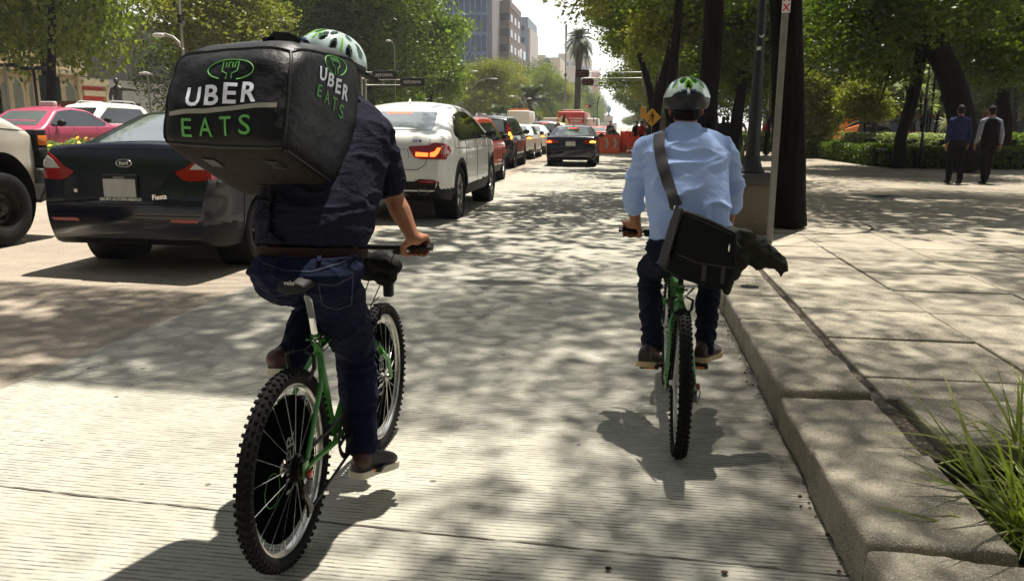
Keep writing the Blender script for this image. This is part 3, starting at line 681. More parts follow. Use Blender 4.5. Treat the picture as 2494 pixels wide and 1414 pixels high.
ptree('young round leafy tree in front of the red bus', [(2106, 372), (2106, 330), (2106, 280), (2110, 230)], 33, [.05, .045, .04, .03],
      [(2100, 235, 33, (.85, .8, .7)), (2135, 265, 33, (.6, .6, .4)), (2075, 270, 33, (.45, .5, .35)), (2120, 200, 33, (.5, .5, .45))], 64, lf_yellow, 420, .12, cr=.16, k=16)
ptree('young leafy tree between the big trunk and the orange sculpture', [(1985, 372), (1985, 330), (1988, 280), (1990, 230)], 36, [.05, .045, .04, .03],
      [(2000, 240, 36, (.75, .7, .7)), (1992, 320, 36, (.7, .7, .75)), (1980, 200, 36, (.5, .5, .5)), (2015, 275, 36, (.5, .5, .4))], 65, lf_yellow, 420, .12, cr=.16, k=16)
ptree('dark spreading tree behind the black lamp post', [(1790, 345), (1795, 280), (1810, 200), (1800, 100), (1790, 0)], 36, [.3, .28, .25, .2, .15],
      [(1790, 60, 36, (1.9, 1.8, 1.1)), (1850, 120, 35, (1.5, 1.4, .9)), (1770, 150, 37, (1.4, 1.4, .8)), (1880, 20, 35, (1.6, 1.6, 1)), (1690, 40, 36, (1.5, 1.5, 1.0)), (1820, 200, 38, (1.1, 1.1, .6))], 66, lf_right, 1500, .18)
ptree('thin tree leaning right behind the black lamp post', [(1868, 340), (1872, 300), (1890, 260), (1905, 180)], 38, [.12, .1, .1, .08],
      [(1900, 120, 38, (1.2, 1.2, .9)), (1862, 60, 38, (1.4, 1.4, 1))], 67, lf_yellow, 500, .18)
# background trees behind the plaza (a row of their own crowns)
for i, (px, Y, s, p) in enumerate([(1700, 62, 1.0, 1), (1800, 56, .95, 0), (1920, 60, .95, 3), (2020, 66, 1.0, 1), (2120, 58, .95, 1), (2230, 62, 1.0, 2), (2330, 57, .95, 1), (2440, 60, 1.0, 1), (2560, 56, 1.0, 0), (1640, 80, 1., 2), (1750, 85, 1., 1), (1965,50,.8,1), (2125,52,.8,1), (2330,46,.8,1),(2480,48,.85,1)]):
    q = D(px, 300, Y); t = dup(PT[p], (q.x, q.y, KZ), i*1.3, ['', ''][0] or None, s); t['group'] = 'trees behind the plaza'
    t['label'] = ['dark tree of the back row just right of the yellow crossing sign', 'olive tree of the back row behind the black lamp post', 'bright tree of the back row directly behind the massive trunk', 'dark tree of the back row above the orange sculpture', 'dark tree of the back row behind the young round tree', 'yellowish tree of the back row behind the slim bent tree', 'dark tree of the back row above the two walking men', 'dark tree of the back row behind the forked tree', 'olive tree of the back row at the right edge of the photo', 'yellow tree farthest back behind the pedestrian group', 'dark tree farthest back behind the distant cyclists', 'lower dark tree standing before the back row above the left end of the clipped hedge', 'lower dark tree standing before the back row above the orange sculpture tip', 'lower dark tree standing before the dark facade with the vertical sign', 'lower dark tree standing before the back row in the upper right corner'][i]
# ---- palm
def palm(label, base, h, rt_=.28, fl=2.3, nf=70, seed=3, lean=0, name='palm_tree', droop=1.):
    rng = random.Random(seed); root = thing(name, label, 'palm', base)
    mb = MB(); pts = [Vector((lean*t, 0, h*t)) for t in np.linspace(0, 1, 14)]; rs = [rt_*(1.25 if i == 0 else 1)*(1+.04*math.sin(i*9)) for i in range(14)]; rs[-1] *= 1.5; rs[-2] *= 1.25
    mb.tube(pts, rs, n=12); mb.build('trunk', mat('palm_bark', (.05, .04, .03), .95, noise=(5, .4), bump=(10, 1, .05)), root)
    V = []; c = pts[-1]
    for i in range(nf):
        a = rng.random()*6.283; e = rng.uniform(-.9, 1.35)*droop if droop == 1 else rng.uniform(-.1, 1.3); L_ = fl*(.8+.3*rng.random())
        d = Vector((math.cos(a), math.sin(a), 0)); prev = None; side = Vector((-math.sin(a), math.cos(a), 0)); N = 12
        pth = [c+d*L_*math.cos(e)*t*(1-.12*t)+Vector((0, 0, L_*(math.sin(e)*t-.55*t*t))) for t in np.linspace(0, 1, N)]
        for j in range(1, N):
            p0, p1 = pth[j-1], pth[j]; wd = .035; V += [p0-side*wd*.4, p0+side*wd*.4, p1+side*wd*.4, p1-side*wd*.4]
            for s in (-1, 1):
                for q in (0, .5):
                    b = p0.lerp(p1, q); ll = (.42*math.sin(math.pi*min(1, (j+q)/N*.95+.08)))*fl/2.3
                    tip = b+side*s*ll+(p1-p0).normalized()*ll*.7+Vector((0, 0, -ll*.25)); V += [b, b+(p1-p0)*.38, tip, tip]
    v = np.array([tuple(x) for x in V]).reshape(-1, 4, 3); v[:, 3] += np.array([0.02, 0.01, 0.01]); v = v.reshape(-1, 3)
    npmesh('crown', v, np.arange(len(v)).reshape(-1, 4), leaf_mat('leaf_palm'+str(seed), (.03, .045, .015), (.09, .11, .035), .25), root); return root
pb = D(1404, 305, 95); palm('tall palm tree standing alone against the white sky', (pb.x, pb.y, .1), D(1407, 92, 95).z-.1, .36, 2.5, 90, 3, .15)
pb = D(1292, 300, 95); palm('low bushy palm behind the double street lamp', (pb.x, pb.y, .2), 4.2, .3, 4.2, 60, 4, 0, droop=.5)
pb = D(1212, 300, 80); palm('small palm above the orange car roof', (pb.x, pb.y, .2), 2.2, .3, 2.6, 45, 5, 0, droop=.5)
# ---- yucca behind the hedge
yc = D(2262, 330, 36); root = thing('yucca', 'spiky pale yucca clump on thin stems behind the clipped hedge', 'yucca', (yc.x, yc.y, KZ))
mb = MB(); V = []; rg = random.Random(2)
for (dx, h) in ((0, 3.6), (-.5, 2.9), (.35, 2.7), (-.15, 2.2), (-1.1, 3.0), (.7, 1.5)):
    mb.tube([(dx*.4, 0, 0), (dx*.7, 0, h*.5), (dx, 0, h)], [.07, .06, .05], n=7)
    for i in range(46):
        d = Vector((rg.gauss(0, 1), rg.gauss(0, 1), rg.gauss(.3, .8))).normalized(); c = Vector((dx, 0, h)); s = d.cross(Vector((rg.gauss(0, 1), rg.gauss(0, 1), 1))).normalized()*.022
        V += [c-s, c+s, c+d*.36+s*.8+Vector((0, 0, -.02)), c+d*.55+Vector((0, 0, -.12))]
mb.build('stem', m_bark_dk, root); npmesh('leaves', [tuple(v) for v in V], np.arange(len(V)).reshape(-1, 4), lf_varie, root)
# ---- hedges
def hedge(label, pts, w_, h, seed, leaf, size=.07, dens=900, name='hedge', flat=.6):
    """clipped hedge along a ground polyline; dense small leaves over a dark twig core"""
    rng = np.random.default_rng(seed); base = Vector((*pts[0], KZ)); root = thing(name, label, 'hedge', base)
    core = MB(off=base); V = []
    for i in range(len(pts)-1):
        a = Vector((*pts[i], KZ)); b = Vector((*pts[i+1], KZ)); d = (b-a); L_ = d.length; d.normalize(); s = Vector((-d.y, d.x, 0))
        core.add([a-s*w_*.38+Vector((0, 0, 0)), b-s*w_*.38, b+s*w_*.38, a+s*w_*.38]+[p+Vector((0, 0, h*.86)) for p in (a-s*w_*.38, b-s*w_*.38, b+s*w_*.38, a+s*w_*.38)], [(0, 1, 5, 4), (1, 2, 6, 5), (2, 3, 7, 6), (3, 0, 4, 7), (4, 5, 6, 7)])
        n = int(dens*L_*(w_+2*h)); u = rng.random(n)*L_; q = rng.random(n)*(w_+2*h)
        x = np.where(q < h, -w_/2, np.where(q < h+w_, q-h-w_/2, w_/2)); z = np.where(q < h, q, np.where(q < h+w_, h, w_+2*h-q))
        bump = np.array([mn.noise(Vector((uu*1.1+seed, xx*2, zz*2)))*.09+mn.noise(Vector((uu*4, xx*5+seed, zz*5)))*.05 for uu, xx, zz in zip(u, x, z)])
        z = z+np.where((q >= h) & (q < h+w_), bump, 0); x = x*(1+bump)
        C = np.array(a-base)+u[:, None]*np.array(d)+x[:, None]*np.array(s)+z[:, None]*np.array([0, 0, 1]); V.append(C)
    core.build('twigs', mat('hedge_core', (.012, .016, .006), 1), root, smooth=False)
    v, f = leaves(rng, np.concatenate(V), .03, 1, size, 1.); npmesh('foliage', v, f, leaf, root); return root
lf_hedge = leaf_mat('leaf_hedge', (.03, .05, .008), (.12, .17, .02), .3, sc=1.2)
gx = lambda px, py: tuple(G(px, py, KZ)[:2])
hedge('clipped green hedge curving along the plaza edge behind the massive trunk', [gx(1835, 366), gx(1900, 370), (8.0, 39.5), (8.4, 33), (8.55, 28.3), (9.3, 27.4), (10.6, 27.2)], .9, .62, 1, lf_hedge, .09, 500)
hedge('clipped green hedge continuing right behind the two walking men', [(11.1, 27.4), (13.2, 27.6), (16, 28.3)], .9, .62, 2, lf_hedge, .09, 600)
hedge('pale variegated bushy hedge behind the clipped hedge', [tuple(D(2088, 330, 34)[:2]), tuple(D(2150, 330, 32)[:2]), (11.2, 30.8), (12.4, 30.4)], 1.4, .98, 3, lf_varie, .11, 330, 'bushy_hedge')
hedge('yellow green bushy hedge at the right edge behind the walkers', [(13.2, 31), (17.5, 31.5)], 1.5, 1.0, 4, lf_bright, .11, 330, 'bushy_hedge')
hedge('bright mounded bush just left of the massive trunk', [(5.6, 46), (8.4, 45)], 1.2, .95, 5, lf_bright, .12, 330, 'bushy_hedge')
hedge('low dark hedge at the foot of the orange sculpture', [(8.8, 42), (12.2, 40)], 1., .6, 7, lf_dark, .11, 330, 'low_hedge')
# spiky edging plants: by the plinth, by the walkers
def grass_tuft(name, label, base, n, L_, wd, leaf, seed, arch=1.0, spread=.05, cat='plant', amin=0, amax=6.283, elev=(.5, 1.4), group=None):
    rg = random.Random(seed); V = []; Fq = []; NS = 9
    for i in range(n):
        a = rg.uniform(amin, amax); e = rg.uniform(*elev); l = L_*rg.uniform(.55, 1.1); d = Vector((math.cos(a), math.sin(a), 0)); s = Vector((-math.sin(a), math.cos(a), 0))
        s = (s+Vector((0, 0, rg.uniform(-.5, .5)))).normalized(); b = Vector((rg.gauss(0, spread), rg.gauss(0, spread), 0)); ww = wd*rg.uniform(.6, 1.2); k0 = len(V); ar = arch*rg.uniform(.3, 1.3)
        tw = rg.uniform(-.6, .6)
        for j in range(NS):
            t = j/(NS-1); p = b+d*l*math.cos(e)*t+Vector((0, 0, l*(math.sin(e)*t-ar*.5*t*t)))+s*tw*.12*l*t*t
            w_ = ww*(1-t**2.2)*.5+.0004; nrm = Vector((0, 0, 1))
            V += [p-s*w_, p+Vector((0, 0, -.25*ww*(1-t))), p+s*w_]
        for j in range(NS-1):
            q = k0+3*j; Fq += [(q, q+1, q+4, q+3), (q+1, q+2, q+5, q+4)]
    o = npmesh(name, [tuple(v) for v in V], Fq, leaf, None, True); o.location = base; return tag(o, label, cat, group)
lf_grass = leaf_mat('leaf_blade', (.06, .09, .014), (.36, .38, .11), .4, sc=6)
lf_spike = leaf_mat('leaf_spike', (.02, .03, .01), (.1, .12, .05), .2)
grass_tuft('ornamental_grass', 'large arching grass clump growing from the pavement pit in the lower right corner', tuple(G(2545, 1345, .03)), 190, .78, .017, lf_grass, 7, 1.0, .07, elev=(.45, 1.35))
grass_tuft('ornamental_grass', 'second grass clump behind the first at the right edge of the photo', tuple(G(2560, 1180, .03)), 140, .78, .017, lf_grass, 9, .9, .07, elev=(.6, 1.4))
mb = MB(); rg = random.Random(5)
for i in range(420):
    c = Vector((rg.uniform(1.2, 2.2), rg.uniform(1.6, 3.12), .034+rg.random()*.02)); a = rg.random()*6.28; l = rg.uniform(.01, .05); d = Vector((math.cos(a), math.sin(a), rg.uniform(-.2, .4)))*l; s = Vector((-math.sin(a), math.cos(a), 0))*l*.22
    mb.add([c-d, c+s, c+d, c-s], [(0, 1, 2, 3)])
o = mb.build('leaf_litter', mat('dry_leaf', (.09, .05, .025), .9, noise=(20, .6)), smooth=False, fixn=False); struct(tag(o, 'dry brown leaf litter on the soil of the planting pit', 'leaf litter'), 'stuff')
grass_tuft('spiky_plant', 'dark spiky plant growing beside the stone plinth of the black lamp post', tuple(D(1805, 405, 12.5)), 90, .42, .02, lf_spike, 12, .1, .12, elev=(.9, 1.5))
grass_tuft('spiky_plant', 'pale spiky plant in front of the hedge left of the walking men', tuple(G(2305, 405, KZ)), 60, .8, .035, lf_varie, 13, .3, .06)
grass_tuft('spiky_plant', 'pale spiky plant in front of the hedge between the walking men', tuple(G(2378, 405, KZ)), 60, .8, .035, lf_varie, 14, .3, .06)
# ---- flower bed on the median
rng = np.random.default_rng(5); n = 5200
C = np.stack([rng.uniform(-13.1, -11.85, n), rng.uniform(5, 34, n), np.zeros(n)], 1); hh = np.array([.36+.5*(.5+.5*mn.noise(Vector((c[0]*1.2, c[1]*.9, 0)))) for c in C])*1.0
C[:, 2] = .3+hh*rng.random(n)**.6
v, f = leaves(rng, C, .05, 9, .12, 1.3); struct(tag(npmesh('flower_bed', v, f, leaf_mat('leaf_marigold', (.06, .09, .03), (.3, .36, .16), .35, sc=2)), 'dense green marigold foliage planted along the median', 'flower bed'), 'stuff')
mb = MB(); rg = random.Random(9)
V = []; F_ = []; MI = []
for i in range(620):
    j = rg.randrange(n); c = Vector((C[j][0], C[j][1], .3+hh[j]*.95+rg.random()*.12)); k0 = len(V); nn = 7; r = rg.uniform(.03, .06); mi = 0 if rg.random() < .7 else 1
    up_ = Vector((rg.gauss(0, .5), rg.gauss(-.5, .4), 1)).normalized(); a_, b_, _ = frame_from(up_)
    for q in range(nn): t = q/nn*6.283; V.append(c+(a_*math.cos(t)+b_*math.sin(t))*r)
    V.append(c+up_*.02)
    for q in range(nn): F_.append((k0+q, k0+(q+1) % nn, k0+nn)); MI.append(mi)
o = npmesh('marigold_flowers', [tuple(v) for v in V], F_, [mat('petal_yellow', lin(245, 190, 40), .6), mat('petal_orange', lin(230, 90, 25), .6)], mi=MI)
struct(tag(o, 'yellow and orange marigold blossoms over the median bed', 'flowers'), 'stuff')
# ================================================ buildings
m_glassdk = mat('glass_dark', (.02, .03, .045), .08, .0, spec=.9)
m_glassbl = mat('glass_blue', (.04, .075, .14), .12, .2, spec=.9, bump=(.5, .35, .4))
def windows(root, name, m, cells, sz, axis='y', parent=None, th=.08, fm=None):
    """each window its own part; cells = list of centres on the wall"""
    mb = MB(); w2, h2 = sz[0]/2, sz[1]/2
    if axis == 'y': mb.box((0, 0, 0), (sz[0], th, sz[1]))
    else: mb.box((0, 0, 0), (th, sz[0], sz[1]))
    fr = None
    if fm:
        f = MB(); t = .09
        for s in (-1, 1):
            if axis == 'y': f.box((s*(w2), 0, 0), (t, th*1.6, sz[1]+t)); f.box((0, 0, s*(h2+t/2+.001)), (sz[0]-t-.002, th*1.5, t))
            else: f.box((0, s*(w2), 0), (th*1.6, t, sz[1]+t)); f.box((0, 0, s*(h2+t/2+.001)), (th*1.5, sz[0]-t-.002, t))
    o = None
    for c in cells[:100]:
        if o is None:
            o = mb.build(name, m, root, smooth=False); q = o
            if fm: fr = f.build('frame', fm, o, smooth=False)
        else:
            q = o.copy(); COL.objects.link(q); q.parent = root
            if fr: g = fr.copy(); COL.objects.link(g); g.parent = q
        q.location = c
def tower(label, px0, px1, ytop, Y, depth, wm, rows, cols, ws, gm, zmin=8, pier=None, sidewin=None, fm=None, cap=None, z_floor=3.5, group=None):
    a = D(px0, 300, Y); b = D(px1, 300, Y); top = D((px0+px1)/2, ytop, Y).z if ytop is not None else 60
    W = b.x-a.x; root = thing('tower', label, 'building', ((a.x+b.x)/2, Y, 0), 0, group)
    mb = MB(); mb.bb((-W/2, 0, 0), (W/2, depth, top)); mb.build('wall', wm, root, smooth=False)
    if cap: mb = MB(); mb.bb((-W/2-.15, -.15, top+.003), (W/2+.15, depth+.15, top+cap)); mb.bb((-W*.2, depth*.3, top+cap+.003), (W*.15, depth*.7, top+cap*2.6)); mb.build('roof', wm, root, smooth=False)
    fh = (top-1)/max(1, round((top-1)/z_floor)); cells = []
    z = top-fh*.62
    while z > zmin and len(cells) < 100-cols+1:
        for i in range(cols): cells.append((-W/2+(i+.5)*W/cols, -.02, z))
        z -= fh
    if rows: windows(root, 'window', gm, cells, (W/cols*ws[0], fh*ws[1]), 'y', fm=fm)
    if pier:
        for i in range(cols+1):
            if pier[2] and i not in pier[2]: continue
            mb = MB(); x = -W/2+i*W/cols; mb.bb((x-pier[0]/2, -pier[1], 0), (x+pier[0]/2, -.003, top-.1)); mb.build('pier', pier[3], root, smooth=False)
    if sidewin:
        n = sidewin[0]; cs = []
        for zz in (c[2] for c in cells[::cols]):
            for i in range(n): cs.append((W/2+.02, depth*(i+.5)/n, zz))
        windows(root, 'side_window', gm, cs, (depth/n*sidewin[1], fh*ws[1]), 'x')
    return root
m_b1 = mat('tower_mullion_grey', lin(118, 142, 176), .6, noise=(.3, .15)); m_b2 = mat('tower_brown', lin(128, 116, 110), .8, noise=(.5, .15)); m_b3 = mat('tower_plain_grey', lin(140, 157, 172), .8, noise=(.3, .06))
m_cream = mat('tower_cream', lin(208, 198, 182), .8, noise=(.4, .1)); m_pale = mat('tower_pale', lin(200, 195, 190), .8, noise=(.3, .08)); m_pink = mat('tower_pinkish', lin(190, 150, 148), .8)
g_t = 'office towers behind the avenue trees'
tower('tall dark blue glass tower with pale grid frames cut off at the top', 1080, 1186, -70, 150, 14, m_b1, 1, 8, (.90, .84), m_glassbl, 12, fm=m_b1, group=g_t)
tower('narrow grey concrete shaft on the right edge of the blue glass tower', 1186.5, 1199, -60, 151, 10, mat('tower_shaft', lin(150, 148, 150), .8), 0, 1, (.5, .5), m_glassdk, group=g_t)
tower('brown office tower with horizontal window bands and pale side piers', 1199.5, 1240, 18, 160, 16, m_b2, 1, 1, (.98, .48), m_glassdk, 10, sidewin=(3, .45), cap=1.2, z_floor=2.9, group=g_t)
tower('low brown block tucked behind the banded tower', 1241, 1252, 92, 175, 20, m_b2, 1, 1, (.8, .5), m_glassdk, 14, sidewin=(3, .6), group=g_t)
tower('plain grey slab tower with four small windows near its top', 1241, 1284, 42, 205, 20, m_b3, 0, 1, (.3, .3), m_glassdk, group=g_t)
t = [o for o in bpy.data.objects if o.get('label', '').startswith('plain grey slab')][0]
zt = D(1262, 42, 205).z; windows(t, 'window', m_glassdk, [(-1.4, -.02, zt-2.6), (1.0, -.02, zt-2.6), (-1.4, -.02, zt-5.4), (1.0, -.02, zt-5.4)], (.8, 1.1))
mb = MB(); mb.bb((2.285, .5, 0), (2.75, 19, zt-2.5)); mb.build('side_wall', m_pale, t, smooth=False)
tower('white block with a blue glass strip left of the bare mast', 1302, 1326, 134, 300, 20, m_cream, 0, 1, (.5, .5), m_glassbl, group=g_t)
tower('blue glass strip building between two cream blocks', 1326.5, 1337, 141, 301, 20, m_b1, 1, 1, (.8, .6), m_glassbl, 15, group=g_t)
tower('cream block right of the blue glass strip', 1337.5, 1362, 140, 300, 24, m_cream, 0, 1, (.5, .5), m_glassbl, group=g_t)
tower('pale grey stepped block behind the bare mast', 1358, 1400, 143, 340, 24, m_pale, 1, 3, (.5, .4), m_b3, 25, cap=2, group=g_t)
tower('pale wide block behind the palm trunk', 1380, 1432, 154, 380, 26, m_pale, 1, 6, (.6, .4), m_b3, 25, cap=3, group=g_t)
tower('hazy pinkish tower behind the traffic signals', 1434, 1456, 172, 460, 30, m_pink, 1, 3, (.6, .5), m_pale, 30, group=g_t)
tower('slim white tower edging the bright sky gap', 1447, 1458, 218, 520, 30, m_pale, 0, 1, (.5, .5), m_pale, group=g_t)
tower('faint far tower right of the slim white tower', 1459, 1469, 240, 700, 40, m_b3, 0, 1, (.5, .5), m_pale, group=g_t)
# ---- cream colonial building on the left
XB = -36.
def yb(px): # Y where the facade plane is seen at px
    d = ray(px, 250); return XB*d[1]/d[0]
Y0 = yb(-60); Y1 = yb(196)
m_wallc = mat('stucco_cream', lin(226, 208, 165), .9, noise=(1.2, .08)); m_trim = mat('stone_trim', lin(196, 180, 152), .9, noise=(3, .15)); m_terr = mat('terracotta_wall', lin(205, 140, 120), .9, noise=(.6, .12))
root = thing('colonial_building', 'cream single-storey building with arched windows and a roof balustrade', 'building', (XB, (Y0+Y1)/2, .36)); ox = (Y1-Y0)/2
HB = D(100, 166, yb(100)).z-.36
mb = MB(); mb.bb((-9, -ox, 0), (0, ox, HB)); mb.build('wall', m_wallc, root, smooth=False)
mb = MB(); mb.bb((0.003, -ox-.1, HB-.75), (.12, ox+.1, HB-.45)); mb.bb((.003, -ox-.2, HB-.25), (.55, ox+.2, HB+.05)); mb.bb((-.3, -ox-.2, HB+.053), (.40, ox+.2, HB+.2)); mb.build('cornice', m_trim, root, smooth=False)
mb = MB(); mb.bb((-.05, -ox, HB+1.08), (.3, ox, HB+1.25))
y = -ox
while y < ox: mb.lathe([(.05, 0), (.11, .2), (.05, .5), (.09, .78), (.05, .88)], (.12, y, HB+.2), (0, 0, 1), 8); y += .32
for i in range(8): mb.box((.12, -ox+i*2*ox/7, HB+.75), (.5, .5, 1.1))
mb.build('balustrade', m_trim, root)
mb = MB(); mb.bb((.003, -ox, 1.0), (.06, ox, 1.12)); mb.bb((.003, -ox, 2.7), (.08, ox, 2.9))
for k in range(7): mb.bb((.003, -ox, .3+k*.55), (.02, ox, .33+k*.55))
mb.build('string_course', m_trim, root, smooth=False)
wy = [yb(-38), yb(26), yb(93), yb(158)]
for i, c in enumerate(wy):
    c -= (Y0+Y1)/2; hw = .85
    arch = [(c-hw, .4), (c+hw, .4)]+[(c+hw*math.cos(t), 2.9+hw*math.sin(t)) for t in np.linspace(0, math.pi, 9)]
    f = MB(); outer = [(c-hw-.25, .35), (c+hw+.25, .35)]+[(c+(hw+.28)*math.cos(t), 2.9+(hw+.3)*math.sin(t)) for t in np.linspace(0, math.pi, 9)]
    f.prism(outer, (.003, 0, 0), (0, 1, 0), (0, 0, 1), .16); wo = f.build('window', m_trim, root, smooth=False)
    f = MB(); f.prism(arch, (.165, 0, 0), (0, 1, 0), (0, 0, 1), .03); f.build('pane', mat('shutter_glass', lin(120, 130, 120), .3), wo, smooth=False)
    f = MB(); f.bb((.2, c-hw+.05, .4), (.23, c+hw-.05, 1.3)); f.build('grille', mat('window_grille', (.03, .028, .025), .5), wo, smooth=False)
for i in range(5):
    c = (yb(-70)+i*(yb(93)-yb(26))*1.0)-(Y0+Y1)/2+.4; mb = MB(); mb.bb((.003, c-.3, 0), (.22, c+.3, HB-.76)); mb.bb((.003, c-.4, HB-1.0), (.3, c+.4, HB-.77)); 
    if c < ox: mb.build('pilaster', m_trim, root, smooth=False)
root = thing('terracotta_building', 'flat terracotta wall rising behind the cream building', 'building', (XB-12, 45, .36)); mb = MB(); mb.bb((-8, -16, 0), (0, 14, HB+4.6)); mb.build('wall', m_terr, root, smooth=False); mb = MB(); mb.bb((-8.2, -16.2, HB+4.603), (.2, 14.2, HB+4.9)); mb.build('cornice', m_trim, root, smooth=False)
root = thing('entrance_block', 'lower cream entrance block at the right end of the balustraded building', 'building', (XB, (yb(198)+yb(246))/2, .36)); o2 = (yb(246)-yb(198))/2
mb = MB(); mb.bb((-8, -o2, 0), (0, o2, HB-1.2)); mb.build('wall', m_wallc, root, smooth=False); mb = MB(); mb.bb((.003, -o2-.1, HB-1.5), (.35, o2+.1, HB-1.15)); mb.build('cornice', m_trim, root, smooth=False)
mb = MB(); mb.bb((.003, -1.6, .1), (.3, -1.25, 3.6)); mb.bb((.003, 1.25, .1), (.3, 1.6, 3.6)); mb.bb((.003, -1.6, 3.603), (.34, 1.6, 4.0)); mb.build('door_surround', m_trim, root, smooth=False)
mb = MB(); mb.bb((.003, -1.2, .1), (.1, 1.2, 3.55)); dr = mb.build('red_panel', mat('panel_red', lin(200, 50, 38), .6), root, smooth=False)
mb = MB(); mb.lathe([(.001, .03), (.75, .03), (.8, 0)], (.105, 0, .9), (1, 0, 0), 20); mb.build('white_disc', mat('sign_white', lin(235, 232, 225), .6), dr)
root = thing('grey_building', 'plain grey building behind the bronze statue', 'building', (XB-1, yb(300), .36)); mb = MB(); mb.bb((-8, -7, 0), (0, 9, 4.2)); mb.build('wall', mat('wall_grey', lin(150, 148, 145), .9, noise=(1, .1)), root, smooth=False)
for k in (-4, -1, 3): mb = MB(); mb.bb((.003, k-.6, 1), (.06, k+.6, 2.6)); mb.build('window', m_glassdk, root, smooth=False)
# wall of dark city behind the left trees
mb = MB()
root = thing('office_block', 'dim office block glimpsed behind the left row of trees', 'building', (-46, 110, .3)); mb.bb((-12, -45, 0), (0, 75, 11)); mb.build('wall', mat('wall_dim', lin(62, 60, 55), .9, noise=(.4, .2)), root, smooth=False)
# ---- buildings across the plaza on the right
m_dkf = mat('facade_charcoal', (.012, .013, .015), .4, noise=(.3, .4)); m_col = mat('column_concrete', lin(150, 140, 128), .85, noise=(2, .12)); m_bg = mat('facade_blue_grey', lin(130, 140, 152), .5); m_gg = mat('facade_grey_glass', lin(66, 72, 72), .25, noise=(.8, .4))
YR = 72
root = thing('office_building', 'dark glass office building with concrete columns across the plaza', 'building', (D(2150, 300, YR).x, YR, KZ)); xr0 = D(1895, 300, YR).x-root.location.x; xr1 = D(2620, 300, YR).x-root.location.x
mb = MB(); mb.bb((xr0, 0, 0), (xr1, 8, 16)); mb.build('wall', m_dkf, root, smooth=False)
cx_ = lambda px: D(px, 300, YR).x-root.location.x
for px in (1985, 2152, 2236, 2272, 2336, 2400, 2455, 2500): mb = MB(); x = cx_(px); mb.bb((x-.3, -.5, 0), (x+.3, -.003, 12)); mb.build('column', m_col, root, smooth=False)
for a, b_, z0, z1, m in ((2034, 2058, 2.4, 8, m_bg), (2160, 2230, 1.5, 7, m_gg), (2245, 2268, .3, 8, m_gg), (2385, 2396, 0, 8, m_gg), (1900, 1980, .5, 5, m_gg), (2300, 2330, .3, 6, m_gg)):
    mb = MB(); x0, x1 = cx_(a), cx_(b_); mb.bb((x0, -.2, z0), (x1, -.003, z1)); w_ = mb.build('window', m, root, smooth=False)
    f = MB(); n_ = max(2, int((x1-x0)/.8))
    for i in range(n_+1): f.bb((x0+(x1-x0)*i/n_-.03, -.26, z0), (x0+(x1-x0)*i/n_+.03, -.203, z1))
    f.build('frame', m_dkf, w_, smooth=False)
mb = MB()
for k in range(9): x0, x1 = cx_(2358), cx_(2384); mb.bb((x0, -1.2, .6+k*.6), (x1, -.21, .6+k*.6+.34))
mb.build('louvre', m_col, root, smooth=False)
mb = MB(); mb.bb((cx_(2040), -1.5, 7.8), (cx_(2500), -.01, 8.2)); mb.build('canopy', m_col, root, smooth=False)
pass
# vertical dark banners with white letters
for px, txt, lab, ww in ((2330, 'XNUEN', 'tall dark banner with white letters running down it behind the leaning tree', 26), (2372, 'SEVENX', 'second dark banner with faint letters right of the lettered banner', 24)):
    p = D(px, 300, 60); root = thing('banner_sign', lab, 'sign', (p.x, 60, KZ)); x = ww/1950*60/2
    mb = MB(); mb.bb((-x, -.06, 1.9), (x, .06, 5.6)); mb.build('panel', mat('banner_black', (.006, .006, .01), .5), root, smooth=False)
    mb = MB(); mb.cyl((-x-.05, 0, 0), (-x-.05, 0, 5.9), .05); mb.build('post', m_col, root)
    if ww == 26: text_on('lettering', 'xauen', .78, (-.06, -.068, 5.35), (0, 0, -1), (1, 0, 0), mat('letter_white', lin(200, 200, 200), .6), root, align='LEFT')
    else: text_on('lettering', 'evento', .6, (-.12, -.068, 5.2), (0, 0, -1), (1, 0, 0), mat('letter_blue', lin(50, 60, 90), .6), root, align='LEFT')
# far closing block so the avenue ends in haze
tower('pale distant block closing the avenue on the right', 1560, 1700, 200, 620, 30, m_pale, 0, 1, (.5, .5), m_pale, group=g_t)
# ================================================ vehicles
m_tyre = mat('tyre_rubber', (.006, .006, .006), .85, spec=.3, bump=(60, .3, .004))
m_rim = mat('alloy', (.42, .41, .40), .3, .9); m_rimdk = mat('steel_rim_dark', (.05, .045, .04), .4, .7, noise=(8, .4))
m_black = mat('black_plastic', (.004, .004, .0045), .6, spec=.3); m_seam = mat('panel_gap', (.004, .004, .004), .9)
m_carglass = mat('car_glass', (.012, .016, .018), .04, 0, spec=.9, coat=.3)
m_cargl2 = mat('car_glass_sky_tint', (.13, .155, .155), .05, 0, spec=1., coat=.8)  # pale base colour puts the sky's reflection into the glass
m_red = mat('lamp_red', (.35, .008, .004), .12, coat=.5); m_lens = mat('lamp_clear', (.6, .58, .54), .12, coat=.6); m_amber = mat('lamp_amber', lin(225, 120, 30), .2, coat=.5)
m_lit = mat('lamp_red_lit', (.9, .05, .01), .3, emit=(1, .12, .02, 2.2)); m_lit2 = mat('lamp_amber_lit', (1, .3, .05), .3, emit=(1, .35, .04, 3.))
m_lit3 = mat('brake_lamp_lit', (.9, .08, .05), .3, emit=(1, .12, .06, .9))
m_chrome = mat('chrome', (.7, .7, .7), .12, 1.); m_plate = mat('plate_blank', lin(196, 194, 188), .5, noise=(9, .08)); m_pframe = mat('plate_frame', (.006, .006, .006), .5)
m_white_t = mat('lettering_white', lin(225, 225, 220), .5)
def paint(name, c, coat=.8, rough=.35, metal=0.): return mat(name, c, rough, metal, coat=coat)
